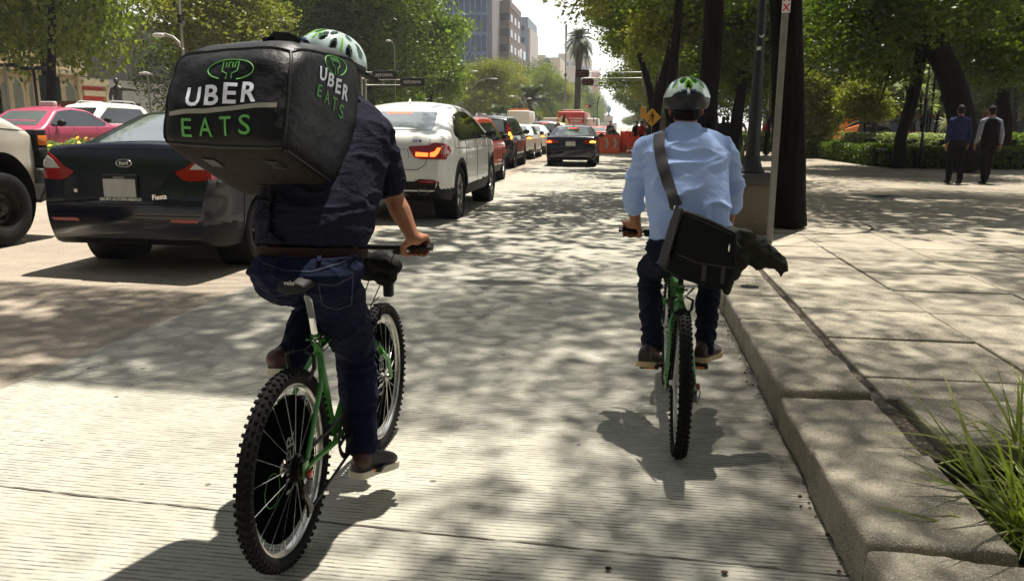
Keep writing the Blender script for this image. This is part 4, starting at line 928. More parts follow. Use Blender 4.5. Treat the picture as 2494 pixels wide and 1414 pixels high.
def smoothprof(pts, s):
    xs = np.array([p[0] for p in pts]); zs = np.array([p[1] for p in pts]); g = np.linspace(xs[0]-1, xs[-1]+1, 1600); y = np.interp(g, xs, zs)
    dx = g[1]-g[0]; k = int(3*s/dx)+1; ker = np.exp(-.5*(np.arange(-k, k+1)*dx/s)**2); ker /= ker.sum()
    ys = np.convolve(np.pad(y, k, mode='edge'), ker, 'valid'); return lambda q: np.interp(q, g, ys)
def car_body(P):
    L_ = P['L']; top = smoothprof(P['top'], P.get('rs', .05)); bot = smoothprof(P['bot'], .04); plan = smoothprof(P['plan'], .05)
    belt, roof, tum = P['belt'], P['roof'], P['tum']; g = P.get('flare', .012)
    e = .36*np.linspace(0, 1, 24)**1.8; ys = np.concatenate([e[:-1], np.linspace(.36, L_-.36, 100), L_-e[::-1][1:]])
    NS, NC, NT, NB = 36, 7, 8, 4; rows = []
    for y in ys:
        zt, zb, W = float(top(y)), float(bot(y)), float(plan(y)); rc = min(P.get('rc', .09), (zt-zb)*.35)*max(.22, min(1, (min(y, L_-y)-.05)/.3))
        xt_f = lambda z: W*(1-.06*max(0, (zb+.28-z)/.28)**2-tum*max(0, (z-belt)/(roof-belt))-.02*max(0, (z-.62)/(belt-.62))**2 if z > .62 else 1-.07*max(0, (zb+.25-z)/.25)**2)+g*math.exp(-((z-P.get('crease', .75))/.09)**2)
        def xf(z):
            r_ = xt_f(z); return r_*(1-.0)
        row = [(xf(zb)*t, zb) for t in np.linspace(0, .96, NB)]
        z1 = zt-rc
        for i in range(NS): z = zb+.01+(z1-zb-.01)*i/(NS-1); row.append((xf(z), z))
        xe = xf(z1); rx = rc*P.get('rcx', 1.3)
        for i in range(1, NC): t = i/(NC-1)*math.pi/2; row.append((xe-rx*(1-math.cos(t)), z1+rc*math.sin(t)*.92))
        xl = xe-rx; cr = P.get('crown', .035)*(1 if zt > belt+.1 else .6)
        for i in range(1, NT+1): x = xl*(1-i/NT); row.append((x, z1+rc*.92+cr*(1-(x/xl)**2)))
        rows.append([(x, y, z) for x, z in row])
    n = len(rows[0]); vs = []; fs = []
    for r in rows:
        vs += r+[(-x, y, z) for x, y, z in r[1:-1]][::-1]
    m = 2*n-2
    for i in range(len(rows)-1):
        for j in range(m): fs.append((i*m+j, i*m+(j+1) % m, (i+1)*m+(j+1) % m, (i+1)*m+j))
    fs += [tuple(range(m))[::-1], tuple((len(rows)-1)*m+j for j in range(m))]
    mb = MB(); mb.add(vs, fs); return mb
def make_wheel(root, c, R, wd, rimr, style, side):
    """wheel (rim mesh) with tyre; side=+1 right"""
    c = Vector(c); s = side; mb = MB(); ax = (s, 0, 0)
    mb.lathe([(rimr, -wd*.5), (rimr, wd*.32), (rimr*.97, wd*.40), (rimr*.9, wd*.40), (rimr*.86, wd*.30), (rimr*.82, -.02)], c, ax, 40)
    if style == 'steel':
        mb.lathe([(rimr*.84, .0), (rimr*.74, .035), (rimr*.6, .03), (rimr*.5, -.01), (rimr*.38, .01), (rimr*.34, .05), (.001, .055)], c, ax, 40)
        for k in range(8): t = k/8*6.283; mb.cyl(c+Vector((s*.0, math.cos(t)*rimr*.62, math.sin(t)*rimr*.62)), c+Vector((s*.036, math.cos(t)*rimr*.62, math.sin(t)*rimr*.62)), .022, n=8)
        mb.cyl(c, c+Vector((s*.09, 0, 0)), .05, n=14)
    else:
        n = 5 if style == 'y' else (10 if style == 'multi' else 7)
        for k in range(n):
            t = k/n*6.283+.3
            for d_ in ((-.14, .14) if style == 'y' else (0,)):
                a = Vector((s*(wd*.32), math.cos(t)*.045, math.sin(t)*.045)); b = Vector((s*wd*.36, math.cos(t+d_)*rimr*.88, math.sin(t+d_)*rimr*.88))
                mb.tube([c+a, c+a.lerp(b, .5)+Vector((s*.008, 0, 0)), c+b], [(.024, .02), (.018, .018), (.022, .016)], n=6)
        mb.lathe([(.06, wd*.25), (.06, wd*.38), (.001, wd*.4)], c, ax, 20)
        mb.lathe([(rimr*.8, -.03), (.05, -.02)], c, ax, 24)
    w = mb.build('wheel', m_rimdk if style in ('steel', 'dark') else m_rim, root)
    tb = MB(); tb.lathe([(rimr*.98, -wd*.46), (rimr+.02, -wd*.5), (R-.03, -wd*.5), (R-.006, -wd*.44), (R, -wd*.3), (R, wd*.3), (R-.006, wd*.44), (R-.03, wd*.5), (rimr+.02, wd*.5), (rimr*.98, wd*.42)], c, ax, 48)
    tb.build('tyre', m_tyre, w)
    return w
def make_car(name, label, cat, P, paintm, group=None, detail=True, wheelstyle='y', cuts=True):
    root = thing(name, label, cat, (0, 0, 0), 0, group); mb = car_body(P); W = P['plan'][len(P['plan'])//2][1]
    me = mb.mesh(name); bm = bmesh.new(); bm.from_mesh(me); bmesh.ops.recalc_face_normals(bm, faces=bm.faces[:]); bm.to_mesh(me); bm.free()
    bvh = bvh_of(me); R = P['R']; Ra = P.get('Ra', R+.045)
    if cuts:                                       # open the wheel arches
        bm = bmesh.new(); bm.from_mesh(me); zw = P.get('zw', R)
        ins = lambda c, k=1.: any(math.hypot(c.y-y, c.z-zw) < Ra*k for y in P['axles']) and abs(c.x) > W*.55
        bmesh.ops.delete(bm, geom=[f for f in bm.faces if ins(f.calc_center_median())], context='FACES')
        for v in bm.verts:
            if v.is_boundary:
                y = min(P['axles'], key=lambda q: abs(q-v.co.y)); d = math.hypot(v.co.y-y, v.co.z-zw)
                if .6*Ra < d < 1.4*Ra and abs(v.co.x) > W*.6: v.co.y = y+(v.co.y-y)*Ra/d; v.co.z = zw+(v.co.z-zw)*Ra/d
        bm.to_mesh(me); bm.free()
    me.materials.clear(); body = finish('body', me, [paintm, m_black], root, True, 62)
    cz = P.get('cladz', .36)
    for p_ in me.polygons:
        if p_.center.z < cz or (p_.center.y < .42 and p_.center.z < P.get('bumpz', cz)): p_.material_index = 1
    if cuts:
        for y in P['axles']:
            for s in (-1, 1): lb = MB(); lb.lathe([(.02, W-.34), (Ra-.003, W-.34), (Ra-.003, W-.02)], (0, y, P.get('zw', R)), (s, 0, 0), 40); lb.build('wheel_housing', m_black, root)
    pr_ = W-.005+P.get('wout', 0)
    for y in P['axles']:
        for s in (-1, 1): make_wheel(root, (s*(pr_-P['tw']/2), y, R), R, P['tw'], P['rim'], wheelstyle, s)
    def part(nm, poly, axis, sgn, m, off=.004, res=.06, r=0, par=None, mirror=False, th=.02):
        res = .035 if nm == 'lower_bumper' else res; lim = .12 if nm in ('lower_bumper', 'reflector', 'skid_plate') else .62
        obs = []
        for s in ((1, -1) if mirror else (1,)):
            q = rpoly(poly, r) if r else poly
            b = MB()
            if axis == 'x': patch(b, bvh, q, 'x', s if mirror else sgn, off, res, th=th, lim=lim)
            elif axis == 'y': patch(b, bvh, [(a*s, c) for a, c in q], 'y', sgn, off, res, th=th, lim=lim)
            else: patch(b, bvh, [(a*s, c) for a, c in q], 'z', 1, off, res, th=th, lim=lim)
            obs.append(b.build(nm, m, par or root, smooth=True, sharp=50, fixn=False))
        return obs
    def seam(pts, axis, sgn, w_=.0045, mirror=False, m=None, nm='panel_seam'):
        for s in ((1, -1) if mirror else (1,)):
            out = []
            for i in range(len(pts)-1):
                for t in np.linspace(0, 1, max(2, int(math.dist(pts[i], pts[i+1])/.05)), endpoint=(i == len(pts)-2)):
                    a = pts[i][0]*(1-t)+pts[i+1][0]*t; c = pts[i][1]*(1-t)+pts[i+1][1]*t
                    if axis == 'x': o3 = Vector((5*(s if mirror else sgn), a, c)); d = Vector((-(s if mirror else sgn), 0, 0))
                    elif axis == 'y': o3 = Vector((a*s, 20*sgn-(0 if sgn < 0 else 0), c)); d = Vector((0, -sgn, 0))
                    else: o3 = Vector((a*s, c, 5)); d = Vector((0, 0, -1))
                    h, nn, _, _ = bvh.ray_cast(o3, d)
                    if h: out.append(h+nn*.0006)
            if len(out) > 1: b = MB(); b.tube(out, w_, n=6); b.build(nm, m or m_seam, root)
    return root, bvh, part, seam, W
def mirror_part(root, p, s, m, h=.13, w_=.2):
    mb = MB(); c = Vector(p); mb.ell(c+Vector((s*.10, 0, .02)), (w_*.5, .075, h*.52), 14, 10); mb.tube([c+Vector((-s*.05, .02, -.04)), c+Vector((s*.06, 0, -.02))], .022, n=8); o = mb.build('mirror', m, root)
    g = MB(); g.lathe([(.001, .003), (.9, .003), (1., 0)], (0, 0, 0), (0, -1, 0), 18); g.v = [Vector((v.x*w_*.42, v.y, v.z*h*.42))+c+Vector((s*.10, -.066, .02)) for v in g.v]; g.build('mirror_glass', m_carglass, o)
def plate(root, c, w_=.36, h=.17, texts=None, frame=True, ny=-1):
    c = Vector(c); mb = MB(); mb.cbox(c-Vector((0, 0, .004)), (w_+.03, .012, h+.085), .004); o = mb.build('licence_plate', m_pframe, root, smooth=False); mb = MB(); mb.bb(c+Vector((-w_/2, -.011, -h/2)), c+Vector((w_/2, -.0065, h/2))); mb.build('plate_face', m_plate, o, smooth=False); return o
def thirdlight(part, a): return part('brake_light', a, 'y', -1, m_lit3, .006, .08)
DECK = []
# ---------- dark blue sedan (left)
P = dict(L=4.32, belt=1.0, roof=1.49, tum=.24, R=.31, tw=.195, rim=.2, axles=(.93, 3.42), wout=-.01, crown=.035, rs=.035, crease=.82, rc=.07, bumpz=.46,
  top=[(0, .60), (.03, .70), (.05, .88), (.07, 1.0), (.10, 1.115), (.16, 1.125), (.48, 1.10), (1.32, 1.415), (1.7, 1.46), (2.1, 1.46), (2.5, 1.42), (3.3, .98), (4.0, .82), (4.25, .66), (4.32, .5)],
  bot=[(0, .34), (.1, .26), (.4, .22), (4.1, .2), (4.32, .3)], plan=[(0, .74), (.05, .81), (.25, .853), (1, .862), (2.2, .865), (3.6, .85), (4.1, .76), (4.32, .55)])
fiesta_root, bvh, part, seam, W = make_car('sedan', 'dark navy sedan with red and white tail lights stopped beside the first rider', 'car', P, paint('paint_navy', (.003, .005, .015), .5, .2), wheelstyle='dark')
r_ = fiesta_root
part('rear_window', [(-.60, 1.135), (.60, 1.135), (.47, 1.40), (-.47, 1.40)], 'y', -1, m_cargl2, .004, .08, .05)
part('side_window', [(.80, 1.13), (1.35, 1.38), (1.9, 1.42), (2.45, 1.38), (3.0, 1.08), (2.9, 1.02), (.85, 1.03)], 'x', 1, m_carglass, .004, .08, .03, mirror=True)
part('windscreen', [(-.62, 1.02), (.62, 1.02), (.5, 1.38), (-.5, 1.38)], 'y', 1, m_carglass, .004, .1, .05)
for s in (1, -1):
    tl_ = MB(); patch(tl_, bvh, [(s*a, b) for a, b in [(.865, .84), (.865, .93), (.83, 1.00), (.76, 1.055), (.70, 1.02), (.60, .945), (.49, .90), (.56, .84), (.64, .825)]], 'y', -1, .010, .04, lim=.13); t_ = tl_.build('tail_light', m_red, r_, sharp=50, fixn=False)
    tl_ = MB(); patch(tl_, bvh, [(s*a, b) for a, b in [(.858, .925), (.82, .995), (.765, 1.03), (.71, 1.0), (.66, .955), (.63, .925)]], 'y', -1, .014, .04, lim=.13); tl_.build('reversing_lens', m_lens, t_, sharp=50, fixn=False)
    tl_ = MB(); patch(tl_, bvh, [(a, b) for a, b in [(.075, .84), (.16, .86), (.30, .93), (.22, 1.02), (.12, 1.03), (.09, .97)]], 'x', s, .010, .04); t2 = tl_.build('tail_light_side', m_red, r_, sharp=50, fixn=False)
    tl_ = MB(); patch(tl_, bvh, [(a, b) for a, b in [(.095, .925), (.2, .935), (.19, 1.0), (.13, 1.01)]], 'x', s, .014, .04); tl_.build('reversing_lens', m_lens, t2, sharp=50, fixn=False)
    part('reflector', [(s*.44, .475), (s*.70, .475), (s*.72, .50), (s*.46, .50)], 'y', -1, m_red, .006, .08)
seam([(-.60, .96), (-.60, .72), (-.56, .645), (-.3, .625), (.3, .625), (.56, .645), (.60, .72), (.60, .96)], 'y', -1)
seam([(-.78, .53), (.78, .53)], 'y', -1); seam([(-.64, 1.10), (.64, 1.10)], 'y', -1, .006)
seam([(.55, .35), (.60, .7), (.50, .98), (.78, 1.05)], 'x', 1, mirror=True); seam([(1.75, .3), (1.72, 1.4)], 'x', 1, mirror=True); seam([(.62, .8), (2.9, .86)], 'x', 1, .003, True)
part('plate_recess', [(-.42, .865), (.42, .865), (.30, .68), (-.30, .68)], 'y', -1, mat('paint_navy_recess', (.006, .007, .010), .5), .003, .08, .03)
h, nn, _, _ = bvh.ray_cast(Vector((0, -5, .76)), Vector((0, 1, 0))); yp = h.y-.02
pl = plate(r_, (-.02, yp, .765), .31, .155)
text_on('plate_text', 'GRUPO AUTOFIN MEXICO', .034, (-.02, yp-.0072, .657), (1, 0, 0), (0, 0, 1), m_white_t, pl, bold=.0015)
text_on('plate_text', 'DINASTIA', .024, (-.02, yp-.0072, .846), (1, 0, 0), (0, 0, 1), m_white_t, pl)
ba = MB(); hb, _, _, _ = bvh.ray_cast(Vector((0, -5, .975)), Vector((0, 1, 0))); ba.lathe([(.001, .008), (.9, .008), (1., .0)], (0, 0, 0), (0, -1, 0), 28); ba.v = [Vector((v.x*.075, v.y, v.z*.034))+hb+Vector((-.0, -.004, 0)) for v in ba.v]; bo = ba.build('badge', mat('badge_navy', (.01, .012, .03), .2), r_)
ba = MB(); ba.torus((0, 0, 0), (0, -1, 0), 1., .07, 32, 6, rb=.004); ba.v = [Vector((v.x*.075, v.y, v.z*.034))+hb+Vector((0, -.012, 0)) for v in ba.v]; ba.build('badge_ring', m_chrome, bo)
text_on('badge_text', 'Ford', .045, hb+Vector((0, -.014, -.014)), (1, 0, .08), (-.08, 0, 1), m_chrome, bo, bold=.0008)
for txt, x, z, s_ in (('Fiesta', .36, .685, .062), ('SE', -.46, .735, .036)):
    hh_, _, _, _ = bvh.ray_cast(Vector((x, -5, z)), Vector((0, 1, 0))); text_on('script_badge', txt, s_, hh_+Vector((0, -.012, -.01)), (1, 0, .1 if s_ > .05 else 0), (0, 0, 1), m_chrome, r_, bold=.001)
for s in (1, -1): mirror_part(r_, (s*.86, 2.75, 1.05), s, m_black)
r_.location = (-4.44, 6.62, rz(-4.6)); r_.scale = (1.0, 1.0, 1.03); r_.rotation_euler = (0, 0, rad(-.5))
# ---------- white coupe SUV
P = dict(L=4.9, belt=1.15, roof=1.70, tum=.25, R=.375, tw=.285, rim=.275, axles=(.98, 3.91), wout=0., crown=.05, rs=.05, crease=.95, rc=.11, Ra=.43, cladz=.47,
  top=[(0, .62), (.02, .8), (.04, .98), (.07, 1.10), (.12, 1.185), (.2, 1.20), (.32, 1.215), (1.45, 1.585), (2.0, 1.665), (2.4, 1.66), (2.9, 1.585), (3.65, 1.2), (4.5, 1.05), (4.8, .9), (4.9, .6)],
  bot=[(0, .45), (.15, .34), (.5, .27), (4.6, .27), (4.9, .36)], plan=[(0, .82), (.05, .9), (.3, .975), (1, .992), (2.4, .985), (4, .985), (4.7, .85), (4.9, .6)])
x6, bvh, part, seam, W = make_car('coupe_suv', 'white coupe SUV with a sloping tailgate and glowing red tail light', 'car', P, paint('paint_white', lin(232, 230, 222), .6, .3))
r_ = x6
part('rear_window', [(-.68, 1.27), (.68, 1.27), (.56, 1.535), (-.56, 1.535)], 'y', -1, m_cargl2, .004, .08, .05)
thirdlight(part, [(-.2, 1.50), (.2, 1.50), (.2, 1.528), (-.2, 1.528)])
part('side_window', [(.70, 1.20), (.95, 1.36), (1.35, 1.50), (2.0, 1.56), (2.5, 1.54), (3.0, 1.42), (3.42, 1.2), (3.35, 1.14), (.9, 1.12)], 'x', 1, m_carglass, .004, .08, .05, mirror=True)
part('windscreen', [(-.72, 1.2), (.72, 1.2), (.6, 1.54), (-.6, 1.54)], 'y', 1, m_carglass, .004, .1, .05)
for s in (1, -1):
    tl_ = MB(); patch(tl_, bvh, [(s*a, b) for a, b in [(.985, .93), (.99, 1.02), (.93, 1.085), (.80, 1.10), (.74, 1.09), (.72, 1.065), (.44, 1.05), (.41, 1.03), (.50, .90), (.60, .875), (.93, .875)]], 'y', -1, .012, .04, lim=.13); t_ = tl_.build('tail_light', m_red, r_, sharp=50, fixn=False)
    tl_ = MB(); patch(tl_, bvh, [(s*a, b) for a, b in [(.52, .915), (.70, .91), (.70, .96), (.52, .97)]], 'y', -1, .017, .04, lim=.13); tl_.build('lit_bar', m_lit, t_, sharp=50, fixn=False)
    tl_ = MB(); patch(tl_, bvh, [(s*a, b) for a, b in [(.73, .91), (.80, .91), (.85, .96), (.88, 1.03), (.83, 1.03), (.79, .975), (.73, .965)]], 'y', -1, .017, .04, lim=.13); tl_.build('lit_bar', m_lit, t_, sharp=50, fixn=False)
    tl_ = MB(); patch(tl_, bvh, [(.07, .88), (.14, .90), (.30, .98), (.26, 1.05), (.14, 1.07), (.08, 1.05)], 'x', s, .012, .04); tl_.build('tail_light_side', m_red, r_, sharp=50, fixn=False)
    part('reflector', [(s*.55, .565), (s*.86, .55), (s*.84, .585), (s*.60, .60)], 'y', -1, m_red, .014, .08)
    ex = MB(); hx, _, _, _ = bvh.ray_cast(Vector((s*.64, -5, .44)), Vector((0, 1, 0))); ex.lathe([(.045, .02), (.05, -.03), (.058, -.03), (.058, .06)], (0, 0, 0), (0, 1, 0), 20); ex.v = [Vector((v.x*1.35, v.y, v.z*.8))+hx+Vector((0, -.01, 0)) for v in ex.v]; ex.build('exhaust_pipe', m_chrome, r_)
part('lower_bumper', [(-.86, .46), (.86, .46), (.84, .56), (.80, .60), (.58, .61), (.50, .575), (-.50, .575), (-.58, .61), (-.80, .60), (-.84, .56)], 'y', -1, m_black, .008, .08)
part('skid_plate', [(-.40, .37), (.40, .37), (.34, .44), (-.34, .44)], 'y', -1, mat('skid_grey', (.2, .2, .2), .5, .5), .012, .1)
# wheel-arch trims, sills
for s in (1, -1):
    for yc in P['axles']:
        a = MB(); patch(a, bvh, [(yc+.43*math.cos(t), .375+.43*math.sin(t)) for t in np.linspace(-.15, math.pi+.15, 22)]+[(yc+.50*math.cos(t), .375+.50*math.sin(t)) for t in np.linspace(math.pi+.15, -.15, 22)], 'x', s, .008, .06); a.build('arch_trim', m_black, r_, fixn=False)
    part('sill', [(1.44, .30), (3.44, .30), (3.44, .44), (1.44, .44)], 'x', s, m_black, .008, .1)
    for a_ in (2.0, 2.9): hh_, _, _, _ = bvh.ray_cast(Vector((s*5, a_-.35, 1.0)), Vector((-s, 0, 0))); b = MB(); b.cbox(hh_+Vector((s*.012, 0, 0)), (.03, .22, .035), .01); b.build('door_handle', MATS['paint_white'], r_)
    mirror_part(r_, (s*.97, 3.2, 1.17), s, m_black, .15, .20)
part('vent', [(3.46, .62), (3.52, .62), (3.55, .86), (3.48, .88)], 'x', 1, m_black, .006, .06, mirror=True)
seam([(-.72, 1.06), (-.70, .93), (-.66, .80), (-.55, .735), (.55, .735), (.66, .80), (.70, .93), (.72, 1.22)], 'y', -1)
seam([(-.42, .90), (-.40, 1.01), (.40, 1.01), (.42, .90)], 'y', -1, .003)
for y_ in (1.35, 2.32): seam([(y_, .46), (y_+.02, 1.12)], 'x', 1, mirror=True)
seam([(3.42, .46), (3.42, 1.1)], 'x', 1, mirror=True); seam([(.6, 1.02), (4.4, .98)], 'x', 1, .003, True)
plate(r_, (0, bvh.ray_cast(Vector((0, -5, .86)), Vector((0, 1, 0)))[0].y-.012, .90), .36, .16)
hb = bvh.ray_cast(Vector((.53, -5, 1.125)), Vector((0, 1, 0)))[0]; text_on('script_badge', 'X6 M', .06, hb+Vector((0, -.012, -.02)), (1, 0, 0), (0, 0, 1), mat('badge_blue', lin(60, 60, 140), .4), r_, bold=.001)
b = MB(); hb = bvh.ray_cast(Vector((0, 1.7, 5)), Vector((0, 0, -1)))[0]; b.tube([hb+Vector((0, -.1, -.01)), hb+Vector((0, .02, .05)), hb+Vector((0, .12, -.01))], [(.012, .02), (.015, .03), (.01, .02)], n=8); b.build('roof_antenna', MATS['paint_white'], r_)
r_.location = (-3.47, 11.15, rz(-3.56)); r_.scale = (1., 1., 1.03)
# ---------- generic queue cars
def suv(name, label, paintm, loc, sc=(1, 1, 1), lit=True, rot=0, tall=1.68, roofbar=False, glass=None, cat='car', group='cars queueing in the right-hand traffic lane', style='multi', tl_tall=True):
    h = tall; P = dict(L=4.5, belt=1.05, roof=h, tum=.17, R=.34, tw=.225, rim=.225, axles=(.85, 3.5), wout=-.005, crown=.04, rs=.045, crease=.85, rc=.09, cladz=.44, bumpz=.5,
      top=[(0, .62), (.03, .85), (.05, 1.02), (.10, 1.12), (.30, h-.14), (.40, h-.06), (.9, h-.01), (2.2, h), (2.7, h-.06), (3.5, 1.1), (4.2, .97), (4.42, .8), (4.5, .5)],
      bot=[(0, .40), (.1, .3), (.4, .25), (4.3, .25), (4.5, .34)], plan=[(0, .80), (.05, .86), (.25, .90), (2.2, .91), (3.8, .89), (4.3, .78), (4.5, .55)])
    r, bvh, part, seam, W = make_car(name, label, cat, P, paintm, group, wheelstyle=style)
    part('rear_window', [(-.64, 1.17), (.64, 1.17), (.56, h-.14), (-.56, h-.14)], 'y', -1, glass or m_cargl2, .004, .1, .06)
    part('side_window', [(.42, 1.16), (.62, h-.16), (2.5, h-.14), (3.3, 1.14), (3.2, 1.08), (.5, 1.08)], 'x', 1, m_carglass, .004, .1, .05, mirror=True)
    part('windscreen', [(-.66, 1.15), (.66, 1.15), (.56, h-.15), (-.56, h-.15)], 'y', 1, m_carglass, .004, .12, .06)
    for s in (1, -1):
        pts = [(.90, .90), (.90, 1.05), (.82, 1.25), (.745, h-.18), (.69, h-.18), (.72, 1.2), (.74, 1.05), (.70, .92)] if tl_tall else [(.90, .86), (.89, 1.03), (.80, 1.08), (.62, 1.05), (.60, .90)]
        a = MB(); patch(a, bvh, [(s*p, q) for p, q in pts], 'y', -1, .01, .06, lim=.13); t_ = a.build('tail_light', m_red, r, fixn=False)
        if lit: a = MB(); patch(a, bvh, [(s*p, q) for p, q in ([(.87, .93), (.87, 1.02), (.82, 1.16), (.77, 1.16), (.77, 1.0), (.76, .93)] if tl_tall else [(.87, .9), (.86, .99), (.76, 1.0), (.74, .91)])], 'y', -1, .016, .06, lim=.13); a.build('lit_bar', m_lit2 if s > 0 else m_lit, t_, fixn=False)
        part('reflector', [(s*.55, .52), (s*.78, .52), (s*.78, .55), (s*.55, .55)], 'y', -1, m_red, .008, .1)
        mirror_part(r, (s*.9, 3.0, 1.14), s, m_black, .17, .24)
    if lit: thirdlight(part, [(-.16, h-.135), (.16, h-.135), (.16, h-.11), (-.16, h-.11)])
    
    seam([(-.70, 1.1), (-.70, .72), (-.6, .64), (.6, .64), (.70, .72), (.70, 1.1)], 'y', -1)
    for y_ in (1.25, 2.2, 3.15): seam([(y_, .42), (y_, 1.08)], 'x', 1, mirror=True)
    plate(r, (0, bvh.ray_cast(Vector((0, -5, .8)), Vector((0, 1, 0)))[0].y-.012, .8), .34, .15)
    if roofbar:
        for s in (1, -1): b = MB(); b.tube([(s*.6, .7, h-.01), (s*.6, .85, h+.07), (s*.6, 2.1, h+.07), (s*.6, 2.3, h-.02)], .02, n=8); b.build('roof_rail', m_chrome if roofbar == 2 else m_black, r)
    r.location = loc; r.scale = sc; r.rotation_euler = (0, 0, rot); return r
def sedan(name, label, paintm, loc, lit=True, rot=0, sc=(1, 1, 1), group=None, style='multi', glass=None, cat='car', sm=True):
    P = dict(L=4.62, belt=.98, roof=1.44, tum=.24, R=.32, tw=.225, rim=.22, axles=(.98, 3.79), wout=-.005, crown=.035, rs=.04, crease=.84, rc=.08, bumpz=.41,
      top=[(0, .60), (.03, .78), (.05, .95), (.09, 1.03), (.15, 1.05), (.65, 1.05), (1.35, 1.37), (1.8, 1.415), (2.2, 1.415), (2.6, 1.36), (3.35, .98), (4.2, .84), (4.55, .68), (4.62, .45)],
      bot=[(0, .36), (.1, .26), (.4, .21), (4.4, .2), (4.62, .28)], plan=[(0, .76), (.05, .84), (.25, .895), (2.2, .905), (3.9, .89), (4.4, .78), (4.62, .5)])
    r, bvh, part, seam, W = make_car(name, label, cat, P, paintm, group, wheelstyle=style)
    part('rear_window', [(-.62, 1.085), (.62, 1.085), (.5, 1.35), (-.5, 1.35)], 'y', -1, glass or m_cargl2, .004, .1, .05)
    part('side_window', [(.85, 1.08), (1.4, 1.33), (2.0, 1.37), (2.55, 1.32), (3.1, 1.04), (3.0, 1.0), (.95, 1.0)], 'x', 1, m_carglass, .004, .1, .04, mirror=True)
    part('windscreen', [(-.64, 1.02), (.64, 1.02), (.52, 1.33), (-.52, 1.33)], 'y', 1, m_cargl2, .004, .1, .05)
    for s in (1, -1):
        a = MB(); patch(a, bvh, [(s*p, q) for p, q in [(.895, .80), (.895, .93), (.80, .955), (.55, .93), (.42, .88), (.45, .82), (.66, .80)]], 'y', -1, .01, .05, lim=.13); t_ = a.build('tail_light', m_red, r, fixn=False)
        if lit: a = MB(); patch(a, bvh, [(s*p, q) for p, q in [(.86, .83), (.86, .90), (.74, .91), (.66, .87), (.68, .83)]], 'y', -1, .016, .05, lim=.13); a.build('lit_bar', m_lit2 if (s > 0) else m_lit, t_, fixn=False)
        a = MB(); patch(a, bvh, [(.07, .8), (.2, .82), (.28, .9), (.1, .94), (.075, .92)], 'x', s, .01, .05); a.build('tail_light_side', m_red, r, fixn=False)
        part('reflector', [(s*.6, .5), (s*.80, .5), (s*.80, .525), (s*.6, .525)], 'y', -1, m_red, .008, .1)
        part('headlight', [(s*.85, .62), (s*.86, .74), (s*.6, .74), (s*.55, .64)], 'y', 1, m_lens, .01, .1)
        mirror_part(r, (s*.89, 2.85, 1.05), s, m_black, .15, .22)
    if lit: thirdlight(part, [(-.17, 1.325), (.17, 1.325), (.17, 1.35), (-.17, 1.35)])
    
    part('grille', [(-.4, .45), (.4, .45), (.35, .66), (-.35, .66)], 'y', 1, m_black, .006, .1, .05)
    seam([(-.56, .9), (-.56, .72), (-.5, .62), (.5, .62), (.56, .72), (.56, .9)], 'y', -1)
    for y_ in (1.35, 2.25, 3.2): seam([(y_, .36), (y_, .99)], 'x', 1, mirror=True)
    plate(r, (0, bvh.ray_cast(Vector((0, -5, .72)), Vector((0, 1, 0)))[0].y-.012, .80), .34, .15)
    b = MB(); hb = bvh.ray_cast(Vector((0, 1.5, 5)), Vector((0, 0, -1)))[0]; b.tube([hb+Vector((0, -.08, -.01)), hb+Vector((0, .01, .05)), hb+Vector((0, .1, -.01))], [(.012, .02), (.015, .03), (.01, .02)], n=6); b.build('roof_antenna', paintm, r)
    r.location = loc; r.scale = sc; r.rotation_euler = (0, 0, rot); return r
gq = 'cars queueing in the right-hand traffic lane'
p_or = paint('paint_orange_red', (.42, .045, .012), .8, .3); p_bk = paint('paint_black', (.005, .005, .005), .6, .22); p_w = MATS['paint_white']
p_navy2 = paint('paint_midnight', (.003, .005, .014), .6, .2); p_wine = paint('paint_maroon', (.05, .010, .008), .8, .3)
suv('hatchback', 'orange red hatchback with a white roof rail behind the white coupe SUV', p_or, (-4.0, 17.9, rz(-4.0)), (.93, .9, .94), roofbar=2, glass=m_carglass, tl_tall=False)
suv('suv', 'black SUV with tall lit tail lights in the queue', p_bk, (-4.55, 25.95, rz(-4.55)), (1., 1, 1.), style='dark')
sedan('sedan', 'white sedan directly in front of the black SUV in the queue', p_w, (-4.75, 33.4, rz(-4.7)), group=gq)
sedan('sedan', 'second white car in the queue, half hidden by the first white sedan', p_w, (-4.85, 39.6, rz(-4.8)), group=gq)
suv('suv', 'maroon estate car with a roof rack behind the two white cars', p_wine, (-4.75, 47., rz(-4.8)), (1, 1, .98), roofbar=1)
suv('taxi', 'white and yellow car farthest along the queue', paint('paint_yellow', lin(235, 205, 120), .6, .3), (-4.9, 55, rz(-4.8)), (1, 1, .95), cat='car')
sedan('sedan', 'dark blue sedan braking alone ahead of the two cyclists', p_navy2, (-1.95, 28.7, .01), group=None)
sedan('sedan', 'white car stopped beyond the dark blue sedan', p_w, (-4.1, 63, .05), group=gq)
# ---------- opposing traffic beyond the flower bed
pk = sedan('taxi', 'pink and white taxi heading the other way behind the flower bed', paint('paint_pink', (.46, .07, .14), .6, .35), (-14.9, 21.4, .22), lit=False, rot=math.pi, sc=(1, 1.0, 1.13))
bvp = None
for s in (1, -1):
    mb = MB(); mb.bb((s*.915-.004, .3, .25), (s*.915+.004, 4.2, .25+.35)); 
mb = MB(); mb.cbox((0, 1.95, 1.49), (.42, .16, .13), .03); mb.build('taxi_sign', m_plate, pk)
mb = MB(); mb.ell((0, 0, 0), (.1, .12, .13)); 
suv('suv', 'white SUV with roof rails driving the other way behind the pink taxi', p_w, (-18.2, 28.2, .22), (1, 1, 1.13), lit=False, rot=math.pi, roofbar=2, glass=m_cargl2, group=None)
suv('suv', 'white car roof just showing behind the dark navy sedan', p_w, (-18.2, 35.5, .22), (1, 1, 1.1), lit=False, rot=math.pi, group=None)
